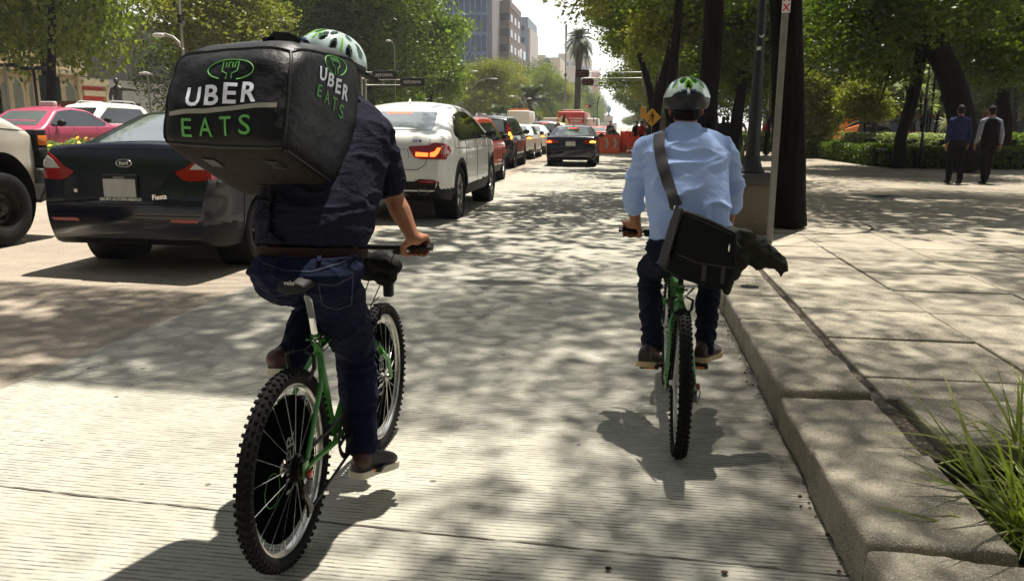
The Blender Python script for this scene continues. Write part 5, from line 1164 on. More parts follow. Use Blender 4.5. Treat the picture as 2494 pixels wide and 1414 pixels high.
# ---------- white off-road car at the left edge (nose towards the street end)
P = dict(L=4.4, belt=1.22, roof=1.78, tum=.12, R=.385, tw=.25, rim=.215, axles=(.9, 3.42), wout=.03, crown=.04, rs=.05, crease=1.1, rc=.13, Ra=.50, zw=.49, flare=.004,
  top=[(0, .7), (.05, 1.1), (.2, 1.72), (2.2, 1.74), (2.45, 1.72), (2.95, 1.48), (3.3, 1.44), (3.65, 1.37), (3.92, 1.26), (4.08, 1.12), (4.17, .98), (4.2, .8)], bot=[(0, .5), (.3, .48), (4.1, .6), (4.2, .7)],
  plan=[(0, .8), (.2, .88), (2.2, .9), (3.6, .89), (4.0, .84), (4.15, .74), (4.2, .65)])
P['L'] = 4.2
jp, bvh, part, seam, W = make_car('off_road_car', 'white off-road car with a black front bumper at the left edge', 'car', P, paint('paint_offwhite', lin(206, 199, 186), .4, .4), wheelstyle='steel')
part('side_window', [(.3, 1.2), (.5, 1.62), (2.3, 1.62), (2.85, 1.26), (2.8, 1.2)], 'x', 1, m_carglass, .004, .1, .05, mirror=True)
part('windscreen', [(-.7, 1.3), (.7, 1.3), (.62, 1.62), (-.62, 1.62)], 'y', 1, m_carglass, .004, .1, .05)
seam([(2.9, 1.25), (3.4, 1.24), (4.06, 1.20)], 'x', 1, mirror=True); seam([(2.75, .5), (2.72, 1.2)], 'x', 1, mirror=True)
for s in (1, -1):
    mb = MB(); mb.cbox((s*.80, 4.10, 1.10), (.13, .20, .24), .02); q = mb.build('lamp_housing', m_black, jp); mb = MB(); mb.cbox((s*.848, 4.12, 1.10), (.05, .15, .11), .012); mb.build('signal_lamp', m_amber, q)
    mb = MB(); mb.cyl((s*.55, 4.12, 1.0), (s*.55, 4.22, 1.0), .1, n=20); mb.build('headlight', m_lens, jp)
    mb = MB(); mb.cbox((s*.83, 4.10, .905), (.12, .16, .22), .03); mb.build('fender_cap', m_black, jp)
mb = MB(); mb.cbox((0, 4.36, .70), (1.78, .26, .20), .02); mb.cbox((.885, 4.16, .70), (.09, .40, .17), .02); mb.cbox((-.885, 4.16, .70), (.09, .40, .17), .02)
mb.add([(-.86, 4.14, .598), (.86, 4.14, .598), (.86, 4.44, .598), (-.86, 4.44, .598), (-.84, 4.02, .40), (.84, 4.02, .40), (.84, 4.3, .46), (-.84, 4.3, .46)], [(0, 1, 2, 3), (7, 6, 5, 4), (0, 4, 5, 1), (1, 5, 6, 2), (2, 6, 7, 3), (3, 7, 4, 0)]); mb.build('bumper', mat('bumper_dull', (.05, .048, .045), .6, noise=(5, .4)), jp)
mb = MB(); mb.torus((0, 0, 0), (1, 0, 0), 1, .01); 
jp.location = (-7.47, 4.34, rz(-7.4)); jp.rotation_euler = (0, 0, rad(0)); jp.scale = (1, 1, 1.0)
# ---------- bus, van and trucks ahead
def bus(label, px0, px1, yt, Y, paintm, L_=11, artic=False, side=-1):
    a = D(px0, 300, Y); b = D(px1, 300, Y); top = D((px0+px1)/2, yt, Y).z; Wd = b.x-a.x; root = thing('bus', label, 'bus', ((a.x+b.x)/2, Y, .02))
    w2 = Wd/2; m = MB(); bm = bmesh.new(); bmesh.ops.create_cube(bm, size=1)
    for v in bm.verts: v.co = Vector((v.co.x*Wd, (v.co.y+.5)*L_, .35+(v.co.z+.5)*(top-.37)))
    bmesh.ops.bevel(bm, geom=[e for e in bm.edges], offset=.14, segments=4, profile=.6, affect='EDGES'); m.add([v.co for v in bm.verts], [tuple(v.index for v in f.verts) for f in bm.faces]); bm.free(); m.build('body', paintm, root)
    m = MB(); m.cbox((0, 3, top+.10), (Wd*.7, 2.2, .22), .05); m.build('roof_unit', m_plate, root)
    for s in (1, -1): m = MB(); m.bb((s*(w2+.004)-.004, .5, 1.35), (s*(w2+.004)+.004, L_-.5, top-.55)); m.build('side_window', m_carglass, root, smooth=False)
    for y in (1.9, L_-2.5):
        for s in (1, -1): make_wheel(root, (s*(w2-.12), y, .48), .48, .28, .29, 'steel', s)
    return root, w2, top
br, w2, top = bus('red bus with an advertisement on its back beyond the queue', 1358, 1424, 272, 76, paint('paint_bus_red', lin(196, 52, 38), .4, .4), 11)
m_cr = mat('poster_cream', lin(225, 195, 150), .7)
mb = MB(); mb.prism([(-w2*.93, .9), (-w2*.25, .9), (-w2*.12, 1.5), (-w2*.3, 2.1), (-w2*.55, 2.4), (-w2*.93, 2.2)], (0, -.012, 0), (1, 0, 0), (0, 0, 1), .006); ad = mb.build('poster', m_cr, br, smooth=False)
mb = MB(); mb.prism([(-w2*.62, 1.0), (-w2*.42, .95), (-w2*.36, 1.5), (-w2*.45, 2.0), (-w2*.4, 2.3), (-w2*.52, 2.5), (-w2*.62, 2.3), (-w2*.7, 1.9), (-w2*.6, 1.6)], (0, -.022, 0), (1, 0, 0), (0, 0, 1), .006); mb.build('poster_figure', m_black, ad, smooth=False)
for i, t_ in enumerate(('TU CIUDAD', 'SE MUEVE', 'CONTIGO EN', 'EL CAMINO')): text_on('poster_text', t_, .23, (w2*.35, -.014, 2.05-i*.26), (1, 0, 0), (0, 0, 1), m_white_t, br, bold=.008)
text_on('poster_text', 'VIAJA BIEN', .25, (w2*.35, -.014, .95), (1, 0, 0), (0, 0, 1), mat('lettering_yellow', lin(245, 190, 60), .6), br, bold=.01)
for s in (1, -1): mb = MB(); mb.cbox((s*w2*.86, -.01, .75), (.22, .04, .4), .01); mb.build('tail_light', m_red, br)
mb = MB(); mb.tube([(w2, 10.9, 2.6), (w2+.35, 11.1, 2.5), (w2+.4, 11.1, 1.9)], .05, n=6); mb.build('mirror', m_black, br)
b2, w2, top = bus('long red city bus crossing behind the plaza trees', 2095, 2175, 258, 62, paint('paint_city_bus_red', lin(190, 45, 32), .4, .4), 11)
b2.rotation_euler = (0, 0, -math.pi/2); b2.location = (D(2085, 300, 62).x, 62, KZ); b2.scale = (.9, .95, .80)
mb = MB(); mb.bb((-1.5, .5, .55), (-1.42, 10.5, .95)); mb.build('white_band', m_plate, b2, smooth=False)
# small flatbed truck with warning lights + van
def van(label, px, Y, m, wd=1.9, h=2.2, lights=False, yt=None):
    p = D(px, 300, Y); r = thing('van' if not lights else 'service_truck', label, 'van' if not lights else 'truck', (p.x, Y, .02)); mb = MB(); bm = bmesh.new(); bmesh.ops.create_cube(bm, size=1)
    for v in bm.verts: v.co = Vector((v.co.x*wd*(1 if v.co.z < 0 else .9), (v.co.y+.5)*4.6*(1 if v.co.z < 0 else .92), .4+(v.co.z+.5)*(h-.4)))
    bmesh.ops.bevel(bm, geom=bm.edges[:], offset=.12, segments=3, profile=.6, affect='EDGES'); mb.add([v.co for v in bm.verts], [tuple(v.index for v in f.verts) for f in bm.faces]); bm.free(); mb.build('body', m, r)
    mb = MB(); bx = .42*wd; mb.add([(-bx, -.02, h*.52), (bx, -.02, h*.52), (bx*.9, .12, h*.86), (-bx*.9, .12, h*.86), (-bx, .1, h*.52), (bx, .1, h*.52), (bx*.9, .3, h*.86), (-bx*.9, .3, h*.86)], [(0, 1, 2, 3), (4, 7, 6, 5), (0, 4, 5, 1), (3, 2, 6, 7), (0, 3, 7, 4), (1, 5, 6, 2)]); mb.build('rear_window', m_carglass, r, smooth=False)
    for s in (1, -1):
        mb = MB(); mb.cbox((s*wd*.44, .0, h*.42), (.12, .06, .35), .01); mb.build('tail_light', m_red, r)
        for y in (.8, 3.7): make_wheel(r, (s*(wd/2-.1), y, .34), .34, .2, .2, 'steel', s)
    if lights: mb = MB(); mb.cbox((0, .8, h+.09), (wd*.8, .3, .16), .04); mb.build('beacon', m_amber, r)
    return r
van('white minibus to the right of the red bus', 1437, 90, p_w, 2.0, 2.3)
van('white service truck with amber beacons above the queue', 1262, 72, p_w, 2.2, 2.75, lights=True)
van('beige covered truck left of the red bus', 1345, 88, mat('paint_beige', lin(205, 195, 178), .6), 2.3, 2.3)
sedan('sedan', 'red and white car facing away behind the orange barriers', paint('paint_red', lin(190, 60, 50), .6, .3), (-2.1, 60, .01), lit=True, group=None)
for px, Y, m, lab in ((1990, 58, p_w, 'white parked car behind the hedge just right of the massive trunk'), (2150, 59, p_navy2, 'dark parked car behind the hedge below the orange sculpture'), (2205, 57, p_w, 'white parked car behind the hedge left of the slim bent tree')):
    q = D(px, 310, Y); src = [o for o in bpy.data.objects if o.get('label', '') == ('dark blue sedan braking alone ahead of the two cyclists' if m is p_navy2 else 'white car stopped beyond the dark blue sedan')][0]
    t = dup(src, (q.x, Y, KZ), math.pi/2, lab)
    if 'group' in t: del t['group']
# ================================================ street furniture
m_steel = mat('galvanised_steel', lin(128, 126, 120), .5, .4, noise=(8, .15)); m_grey = mat('pole_grey', lin(150, 146, 138), .6, .2, noise=(6, .1)); m_dkpole = mat('pole_charcoal', (.020, .021, .024), .55, spec=.3, noise=(12, .3), bump=(40, .3, .004))
m_gan = mat('gantry_paint', lin(160, 158, 148), .6); m_green = mat('kiosk_green', (.012, .035, .018), .6); m_stone = mat('granite_plinth', lin(104, 94, 80), .85, noise=(40, .35), bump=(35, .6, .008)); m_cap = mat('plinth_cap', lin(62, 62, 64), .7, noise=(15, .2))
# -- black lamp post on a stone plinth
b = G(1800, 582, KZ); bx = D(1838, 560, 9.75)
root = thing('lamp_post', 'thick black lamp post with two small stickers standing on a stone plinth', 'lamp post', (1.50, 10.0, KZ))
mb = MB(); mb.cyl((0, 0, .70), (0, 0, 7.5), .087, .07, 24); mb.build('post', m_dkpole, root)
mb = MB(); mb.lathe([(.15, .70), (.15, .72), (.12, .75), (.10, .80), (.09, .9)], (0, 0, 0), (0, 0, 1), 24); mb.build('base_collar', m_dkpole, root)
mb = MB(); mb.tube([(0, 0, 7.4), (-.6, 0, 7.9), (-1.8, 0, 8.0)], [.05, .04, .035], n=8); mb.ell((-2.0, 0, 7.98), (.35, .14, .08)); mb.build('arm', m_dkpole, root)
m_stk = mat('sticker_white', lin(205, 203, 198), .6)
def on_post(px, py, poly, s, nm='sticker'):
    p = D(px, py, 9.9); z = p.z-KZ; x = p.x-1.50; mb = MB(); vs = []
    r = .087-(.017)*(z-.7)/6.8+.002
    for a, c in poly: xx = max(-r*.98, min(r*.98, x+a*s)); vs.append((xx, -math.sqrt(r*r-xx*xx), z+c*s))
    mb.add(vs, [tuple(range(len(vs)))]); mb.build(nm, m_stk, root, smooth=False, fixn=False)
on_post(1856, 87, [(-1, .4), (1, .4), (.8, -.3), (.3, -.7), (-.3, -.7), (-.8, -.3)], .028); on_post(1849, 118, [(-1, .9), (-.2, .6), (1, 1), (.8, -.2), (1, -.8), (0, -.6), (-1, -.9), (-.8, 0)], .026)
root = thing('stone_plinth', 'granite plinth with a dark slab cap under the black lamp post', 'plinth', (1.50, 10.0, KZ))
mb = MB(); mb.cbox((-.03, .0, .29), (.40, .75, .58), .012); mb.build('block', m_stone, root); mb = MB(); mb.cbox((-.03, -.0, .64), (.50, .85, .115), .01); mb.build('cap_slab', m_cap, root)
# -- square sign post
root = thing('sign_post', 'square grey metal sign post with a strip of pink letters near the top', 'sign post', (1.60, 9.1, KZ))
mb = MB(); mb.cbox((0, 0, 1.9), (.062, .062, 3.8), .006); mb.build('post', m_steel, root, smooth=False)
z1 = D(1910, 31, 9.05).z-KZ; mb = MB(); mb.bb((-.042, -.040, z1), (.042, -.033, z1+.62)); st = mb.build('letter_strip', mat('strip_white', lin(228, 224, 220), .5), root, smooth=False)
m_mag = mat('lettering_magenta', lin(205, 25, 90), .5)
for i, ch in enumerate('XMDC'): text_on('letter', ch, .10, (0, -.0405, z1+.018+i*.098+(0 if i < 2 else .012)), (1, 0, 0), (0, 0, 1), m_mag, st, bold=.003)
# -- traffic light gantry
def gantry(label, postpx, Y, endpx, y1, y2, dirn, boxes):
    p = D(postpx, 300, Y); e = D(endpx, 300, Y); za = D((postpx+endpx)/2, y1, Y).z; zb = D((postpx+endpx)/2, y2, Y).z; L_ = e.x-p.x
    root = thing('signal_gantry', label, 'gantry', (p.x, Y, .05)); mb = MB()
    mb.cyl((0, 0, 0), (0, 0, za+.5), .11, .09, 14); mb.build('post', m_gan, root)
    mb = MB()
    for z in (za-.05, zb-.05): mb.tube([(0, 0, z), (L_, 0, z)], .035, n=8)
    n = max(3, int(abs(L_)/1.6))
    for i in range(n+1): mb.tube([(L_*i/n, 0, zb-.05), (L_*i/n, 0, za-.05)], .022, n=6)
    mb.build('arm', m_gan, root); return root, p
def signal(label, px, py, Y, w_, h, lit=None, facing=-1):
    p = D(px, py, Y); root = thing('traffic_light', label, 'traffic light', (p.x, Y-.25, p.z)); mb = MB()
    pl = rpoly([(-w_, -h), (w_, -h), (w_, h), (-w_, h)], h*.98, 6); mb.prism(pl, (0, .0, 0), (1, 0, 0), (0, 0, 1), .12); mb.build('backboard', m_black, root, smooth=False)
    mb = MB(); pl = rpoly([(-w_*.8, -h*.55), (w_*.8, -h*.55), (w_*.8, h*.55), (-w_*.8, h*.55)], h*.3, 4); mb.prism(pl, (0, -.122, 0), (1, 0, 0), (0, 0, 1), .08); mb.build('housing', mat('signal_housing', lin(120, 60, 30), .5) if lit != 'back' else m_black, root, smooth=False)
    for i, x in enumerate((-.52, 0, .52)):
        mb = MB(); mb.lathe([(.001, .0), (h*.38, .0), (h*.40, .06), (h*.36, .10)], (x*w_, -.204, 0), (0, -1, 0), 16); mb.build('lamp', (m_lit3 if (lit == 'red' and i == 0) else m_black), root)
    mb = MB(); mb.cbox((0, .14, 0), (.06, .24, .06), .01); mb.build('bracket', m_gan, root); return root
gantry('upper signal gantry arm reaching over the lane from the right', 1562, 50, 1420, 176, 190, -1, 0)
gantry('lower signal gantry arm reaching over the lane from the right', 1570, 54, 1430, 196, 208, -1, 0)
signal('upper dark traffic light with three lamps hanging on the right gantry', 1419, 180, 50, .42, .22)
signal('lower traffic light with three lamps hanging on the right gantry', 1432, 200, 54, .40, .21)
signal('small distant traffic light showing red beside the palm trunk', 1434, 259, 100, .32, .17, 'red')
signal('small distant traffic light seen end on above the double lamp', 1306, 254, 96, .30, .16, 'back')
def sgantry(label, px0, px1, y1, y2, Y, bpx):
    r, p = gantry(label, px0, Y, px1, y1, y2, 1, 0); q = D(bpx, (y1+y2)/2, Y); mb = MB(); mb.cbox((q.x-p.x, -.12, q.z-.05), (1.25*(Y/40), .10, .42*(Y/40)), .04); sg = mb.build('sign_box', m_black, r)
    text_on('sign_text', 'REFORMA', .2*(Y/40), (q.x-p.x, -.172, q.z-.12), (1, 0, 0), (0, 0, 1), m_stk, sg)
sgantry('sign gantry with a black street name box behind the first rider', 884, 958, 176, 191, 40, 938)
sgantry('second sign gantry with a black street name box behind the first rider', 893, 1021, 194, 207, 42, 1006)
# -- street lamps
def lamp(label, px, pbase, Y, ytop, arms, col=None, r=.09, name='street_lamp', coll=None, grp='street lamps along the avenue'):
    """arms: list of (px_end, py_attach, py_end)"""
    p = D(px, 300, Y); zt_ = D(px, ytop, Y).z; root = thing(name, label, 'street lamp', (p.x, Y, pbase), 0, grp); zt_ -= pbase; mb = MB(); mb.cyl((0, 0, 0), (0, 0, zt_), r, r*.6, 12); mb.build('post', col or m_grey, root)
    if coll is not None: z = D(px, coll, Y).z-pbase; mb = MB(); mb.cyl((0, 0, z-.12), (0, 0, z+.12), r*1.25, n=12); mb.build('collar', m_dkpole, root)
    for (pe, ya, ye) in arms:
        e = D(pe, ye, Y); za = D(px, ya, Y).z-pbase; ex = e.x-p.x; ez = e.z-pbase; mb = MB(); s = 1 if ex > 0 else -1
        mb.tube([(0, 0, za), (ex*.12, 0, za+(ez-za)*.45), (ex*.35, 0, za+(ez-za)*.85), (ex*.7, 0, ez+.04), (ex*.8, 0, ez+.02)], [r*.6, r*.5, r*.45, r*.4, r*.4], n=8); mb.build('arm', col or m_grey, root)
        mb = MB(); mb.ell((ex*.9, 0, ez), (abs(ex)*.13+.12, .13, .07), 12, 8); mb.build('lamp_head', mat('lamp_head_grey', lin(170, 168, 162), .4), root)
    return root
lamp('tall grey street lamp with one low curved arm left of the delivery backpack', 459, .25, 24, -120, [(381, 122, 86)], coll=47, r=.10)
lamp('thin bare mast standing left of the palm', 1375, .05, 92, 60, [], r=.22, coll=183, name='mast')
lamp('pale curved lamp arm rising behind the green trees near the first rider', 1120, .25, 70, 188, [(1160, 200, 174)], r=.07)
lamp('pale lamp arm lower down behind the green trees', 1150, .25, 88, 205, [(1208, 215, 192)], r=.07)
lamp('double curved street lamp left of the red bus', 1276, .1, 78, 238, [(1243, 262, 235), (1291, 258, 240)], r=.09)
lamp('dark street lamp with a curved neck against the bright sky gap', 1454, .1, 90, 250, [(1464, 262, 233)], m_dkpole, r=.12)
lamp('tiny pale street lamp below the double street lamp', 1320, .1, 120, 280, [(1306, 292, 278)], r=.07)
lamp('pale street lamp behind the delivery backpack rider shoulder', 965, .25, 46, 112, [(944, 118, 100)], r=.06)
# poles on the right by the crossing
for px, Y, yt, r, mt, lab in ((1598, 38, -40, .07, m_steel, 'thin grey pole left of the yellow crossing sign'), (1641, 30, -40, .085, m_grey, 'grey pole above the second rider helmet with a dark lower half'), (1576, 52, 160, .06, m_dkpole, 'dark signal pole behind the crossing sign')):
    p = D(px, 300, Y); root = thing('pole', lab, 'pole', (p.x, Y, KZ)); mb = MB(); zt_ = D(px, yt, Y).z; mb.cyl((0, 0, 0), (0, 0, zt_), r, n=12); mb.build('post', mt, root)
    if px == 1641: zz = D(px, 165, Y).z; mb = MB(); mb.cyl((0, 0, 0), (0, 0, zz), r*1.15, n=12); mb.build('sleeve', m_dkpole, root)
# park lamps on the plaza
def park_lamp(lab, px, base_py, Y, ytop, head, dark_to):
    p = D(px, 300, Y); root = thing('park_lamp', lab, 'park lamp', (p.x, Y, KZ), 0, 'park lamps on the plaza'); zt_ = D(px, ytop, Y).z-KZ; zd = D(px, dark_to, Y).z-KZ
    mb = MB(); mb.cyl((0, 0, zd), (0, 0, zt_), .055, .045, 12); mb.build('post', m_grey, root); mb = MB(); mb.cyl((0, 0, 0), (0, 0, zd), .085, .07, 12); mb.build('base_sleeve', m_dkpole, root)
    for hx, hy in head:
        e = D(hx, hy, Y); ex, ez = e.x-p.x, e.z-KZ; mb = MB(); mb.tube([(0, 0, ez), (ex, 0, ez)], .03, n=6); mb.build('bracket', m_dkpole, root)
        mb = MB(); mb.lathe([(.10, .12), (.22, .05), (.25, 0), (.25, -.06), (.001, -.06)], (ex, 0, ez), (0, 0, 1), 16); mb.build('lamp_shade', mat('lamp_shade_pale', lin(190, 188, 180), .4), root)
park_lamp('park lamp with a low dark sleeve leaning against the slim bent tree', 2250, 400, 27, 70, [(2296, 84)], 240)
park_lamp('pale park lamp right of the massive trunk', 1988, 350, 36, 150, [(2026, 170)], 272)
park_lamp('park lamp behind the black lamp post', 1868, 330, 42, 195, [(1890, 206)], 270)
park_lamp('park lamp at the right between the two walking men', 2356, 330, 44, 152, [(2356, 150)], 250)
park_lamp('park lamp near the right edge in front of the columns', 2494, 330, 40, 190, [(2470, 200)], 270)
# -- crossing sign, box sign, barriers, netting, rubble
p = D(1588, 286, 33); root = thing('crossing_sign', 'yellow diamond sign with a black walking figure', 'road sign', (p.x, 33, KZ)); zc = p.z-KZ; s = 21.5/1950*33
mb = MB(); mb.cyl((0, .03, 0), (0, .03, zc), .03, n=8); mb.build('post', m_steel, root)
mb = MB(); mb.prism(rpoly([(0, -s), (s, 0), (0, s), (-s, 0)], .05), (0, 0, zc), (1, 0, 0), (0, 0, 1), .02); pn = mb.build('panel', mat('sign_yellow', lin(238, 170, 40), .5), root, smooth=False)
u = s/21.
mb = MB(); fy = -.028
def sp(poly): mb.prism([(a*u, c*u) for a, c in poly], (0, fy, zc), (1, 0, 0), (0, 0, 1), .006)
mb.prism([(.2*u+1.9*u*math.cos(t), 11*u+1.9*u*math.sin(t)) for t in np.linspace(0, 6.283, 14, endpoint=False)], (0, fy, zc), (1, 0, 0), (0, 0, 1), .006)
sp([(-1.5, 8.2), (2, 8.2), (3, 0), (-1.6, 0)]); sp([(-1.4, 8), (-5.5, 3.5), (-7, 1), (-5.8, .5), (-4, 2.6), (-1, 5)]); sp([(2, 8), (5.5, 4), (5.2, -.6), (3.9, -.5), (4, 3.2), (2, 5.2)])
sp([(-1.6, .01), (1, .01), (-2.2, -5.5), (-7, -11), (-8.5, -9.6), (-4, -4.6)]); sp([(1.01, .01), (3, .01), (3.4, -5.5), (2.6, -13), (.6, -13), (1, -5.5)])
mb.build('figure', m_black, pn, smooth=False)
p = D(1546, 288, 60); root = thing('notice_board', 'small pale notice board on a post left of the crossing sign', 'sign', (p.x, 60, 0)); mb = MB(); mb.cbox((0, 0, p.z), (.36, .05, .42), .01); mb.build('panel', m_plate, root); mb = MB(); mb.cyl((0, .04, 0), (0, .04, p.z), .03, n=8); mb.build('post', m_steel, root)
p = D(1566, 273, 50); root = thing('signal_box', 'yellow signal housing on a dark pole left of the crossing sign', 'traffic light', (p.x, 50, 0)); mb = MB(); mb.cbox((0, 0, p.z), (.3, .3, .62), .03); mb.build('housing', mat('signal_yellow', lin(190, 135, 30), .5), root); mb = MB(); mb.cyl((.1, .16, 0), (.1, .16, p.z), .05, n=8); mb.build('post', m_dkpole, root)
m_bar = mat('barrier_orange', lin(255, 105, 55), .55, noise=(3, .12)); m_net = mat('net_orange', lin(248, 92, 48), .7)
def barrier(lab, pxa, pxb, Y, h=1.0, chev=()):
    a = D(pxa, 360, Y); b = D(pxb, 360, Y); W_ = b.x-a.x; root = thing('barrier', lab, 'barrier', ((a.x+b.x)/2, Y, .01), 0, 'orange plastic barriers'); pr = [(-.26, 0), (.26, 0), (.26, .14), (.13, .34), (.10, h-.04), (.06, h), (-.06, h), (-.10, h-.04), (-.13, .34), (-.26, .14)]
    mb = MB(); mb.prism(pr, (-W_/2+.01, 0, 0), (0, 1, 0), (0, 0, 1), W_-.02); mb.build('shell', m_bar, root, smooth=False)
    for x in chev:
        mb = MB(); y = -.135; mb.prism([(x-.10, .82), (x+.02, .82), (x+.14, .52), (x+.02, .22), (x-.10, .22), (x+.02, .52)], (0, -.145, 0), (1, 0, 0), (0, 0, 1), .01); mb.build('chevron', m_stk, root, smooth=False)
barrier('orange plastic barrier with two white chevrons beside the braking blue sedan', 1446, 1510, 44, .98, (-.02, .42))
barrier('plain orange barrier panel half hidden by the braking blue sedan', 1390, 1445, 44.6, .98)
barrier('orange barrier standing back beyond the rubble', 1452, 1500, 50, 1.0)
a = D(1511, 360, 44); b = D(1556, 360, 44); root = thing('safety_net', 'orange mesh safety net sagging between stakes', 'safety net', (a.x, 44, 0)); mb = MB(); W_ = b.x-a.x; N = 26
for i in range(N+1):
    t = i/N; yy = .05*math.sin(t*25); mb.tube([(W_*t, yy, .03+.02*math.sin(t*40)), (W_*t, yy+.05*math.sin(t*9), .5), (W_*t, yy, .97-.10*math.sin(t*math.pi))], .014, n=4)
for j in range(14): mb.tube([(W_*t, .05*math.sin(t*25), .05+j*.07*(1-.1*math.sin(t*math.pi))) for t in np.linspace(0, 1, 16)], .012, n=4)
mb.build('mesh', m_net, root, smooth=False)
for x in (0, W_*.5, W_): mb = MB(); mb.cyl((x, .08, 0), (x, .08, 1.1), .03, n=6); mb.build('stake', m_black, root)
a = D(1511, 340, 49); b = D(1554, 340, 49); root = thing('safety_net', 'crumpled orange net sheet hanging behind the mesh net', 'safety net', (a.x, 49, 0)); W_ = b.x-a.x; V = []; nx, nz = 30, 9
for j in range(nz):
    for i in range(nx): t = i/(nx-1); V.append((W_*t, .10*math.sin(t*31+j*.7)+.05*math.sin(t*57), .25+.95*j/(nz-1)-.06*abs(math.sin(t*9))*(j/(nz-1))))
npmesh('sheet', V, [(j*nx+i, j*nx+i+1, (j+1)*nx+i+1, (j+1)*nx+i) for j in range(nz-1) for i in range(nx-1)], m_net, root, True)
p = D(1490, 330, 47.4); root = thing('rubble_heap', 'heap of dark earth and rubble behind the chevron barrier', 'rubble heap', (p.x, 47.4, 0)); mb = MB(); rg = random.Random(3)
for i in range(70): a = rg.random()*6.28; r = rg.random()**.7; mb.ell((.85*r*math.cos(a), .6*r*math.sin(a), 1.22*(1-r)**.8+rg.uniform(-.05, .1)), (rg.uniform(.12, .24),)*2+(rg.uniform(.1, .2),), 7, 5)
fuse('heap', mb, mat('earth_black', (.012, .009, .007), 1, noise=(8, .6)), root, .05, 1)
# -- statue on pedestal behind second rider; distant monument
m_brz = mat('bronze_dark', (.018, .016, .014), .45, .4)
p = D(1627, 300, 45); root = thing('statue', 'dark standing statue on a stone pedestal left of the second rider helmet', 'statue', (p.x, 45, KZ)); zt_ = D(1627, 284, 45).z-KZ
mb = MB(); mb.cbox((0, 0, zt_*.5), (1.0, 1.0, zt_), .03); mb.cbox((0, 0, .14), (1.3, 1.3, .28), .03); mb.cbox((0, 0, zt_+.06), (1.15, 1.15, .12), .02); mb.build('pedestal', mat('pedestal_stone', lin(95, 85, 72), .9, noise=(4, .2)), root)
mb = MB(); z0 = zt_+.12; mb.cap((-.12, 0, z0+.1), (-.1, 0, z0+.9), .12, .15); mb.cap((.12, .05, z0+.1), (.1, 0, z0+.9), .12, .15); mb.loft([((0, 0, z0+.4), .30, .24, (0, 1, 0)), ((0, 0, z0+.95), .26, .2, (0, 1, 0)), ((0, 0, z0+1.3), .3, .2, (0, 1, 0)), ((0, 0, z0+1.5), .2, .15, (0, 1, 0))], (1, 0, 0)); mb.ell((.0, 0, z0+1.72), (.13, .14, .16)); mb.chain([(-.27, 0, z0+1.4), (-.36, .05, z0+1.1), (-.25, -.1, z0+.85)], [.09, .08, .06]); mb.chain([(.27, 0, z0+1.4), (.36, .05, z0+1.1), (.3, .1, z0+.8)], [.09, .08, .06])
fuse('figure', mb, m_brz, root, .04, 3)
p = D(1482, 300, 210); root = thing('monument', 'faint distant monument column in the haze at the end of the avenue', 'monument', (p.x, 210, 0)); zt_ = D(1482, 262, 210).z; mb = MB(); mb.cbox((0, 0, 1.2), (4.2, 4.2, 2.4), .1); mb.cbox((0, 0, 3.2), (2.2, 2.2, 1.8), .1); mb.build('pedestal', m_pale, root); mb = MB(); mb.cyl((0, 0, 4.1), (0, 0, zt_-1), .55, .45); mb.ell((0, 0, zt_-.4), (.6, .6, .9)); mb.build('column', m_b3, root)
# -- orange sculpture
p = D(2065, 345, 45); root = thing('sculpture', 'angular orange steel sculpture with a pointed blade beyond the hedge', 'sculpture', (p.x, 45, KZ)); k = 45/1950*1.03
def q(px, py): return ((px-2065)*k, (345-py)*k)
m_scu = mat('sculpture_orange', lin(225, 125, 60), .5, noise=(2, .12)); m_scd = mat('sculpture_rust', (.04, .02, .015), .7)
mb = MB(); mb.prism([q(2009, 346), q(2022, 322), q(2052, 304), q(2078, 296), q(2072, 312), q(2040, 330)], (0, -.3, 0), (1, 0, 0), (0, 0, 1), .35); mb.build('blade', m_scu, root, smooth=False)
mb = MB(); mb.prism([q(2030, 306), q(2052, 296), q(2066, 276), q(2080, 284), q(2062, 298), q(2044, 312)], (0, .2, 0), (1, 0, 0), (0, 0, 1), .3); mb.build('wing', m_scu, root, smooth=False)
mb = MB(); mb.prism([q(2062, 300), q(2084, 288), q(2098, 290), q(2094, 345), q(2078, 345), q(2080, 306), q(2066, 306)], (0, .6, 0), (1, 0, 0), (0, 0, 1), .5); mb.build('frame', m_scd, root, smooth=False); root.scale = (1.15, 1, 1.2)
# -- left side: kiosk, park lights, bronze statue
p = D(162, 255, 33); root = thing('kiosk', 'dark green kiosk in front of the cream building', 'kiosk', (p.x, 33, .36)); mb = MB(); mb.cbox((0, 0, 1.0), (1.5, 1.2, 2.0), .03); mb.cbox((-.7, 0, 1.6), (.2, 1.1, 3.0), .02); mb.build('cabinet', m_green, root, smooth=False); mb = MB(); mb.cbox((.55, -.4, 1.75), (1.3, .5, .55), .03); mb.build('awning', mat('awning_brown', lin(150, 95, 50), .7), root, smooth=False)
for px, yt, lab in ((27, 160, 'pale twin headed light mast at the far left'), (96, 168, 'dark spotlight mast left of the black tree trunk')):
    p = D(px, 300, 27); zt_ = D(px, yt, 27).z-.36; root = thing('light_mast', lab, 'light mast', (p.x, 27, .36)); mt = m_grey if px == 27 else m_black; mb = MB(); mb.cyl((0, 0, 0), (0, 0, zt_), .055, n=10); mb.build('post', mt, root)
    mb = MB()
    for s in (-1, 1): mb.cbox((s*.28, 0, zt_+.02), (.34, .24, .12), .02)
    mb.tube([(-.4, 0, zt_), (.4, 0, zt_)], .03, n=6); mb.build('spotlights', m_black, root)
p = D(290, 262, 32); zt_ = D(284, 184, 32).z-.36; root = thing('bronze_statue', 'weathered bronze statue with one arm stretched out to the right', 'statue', (p.x, 32, .36)); h = zt_-.1; b0 = h-1.95; mb = MB()
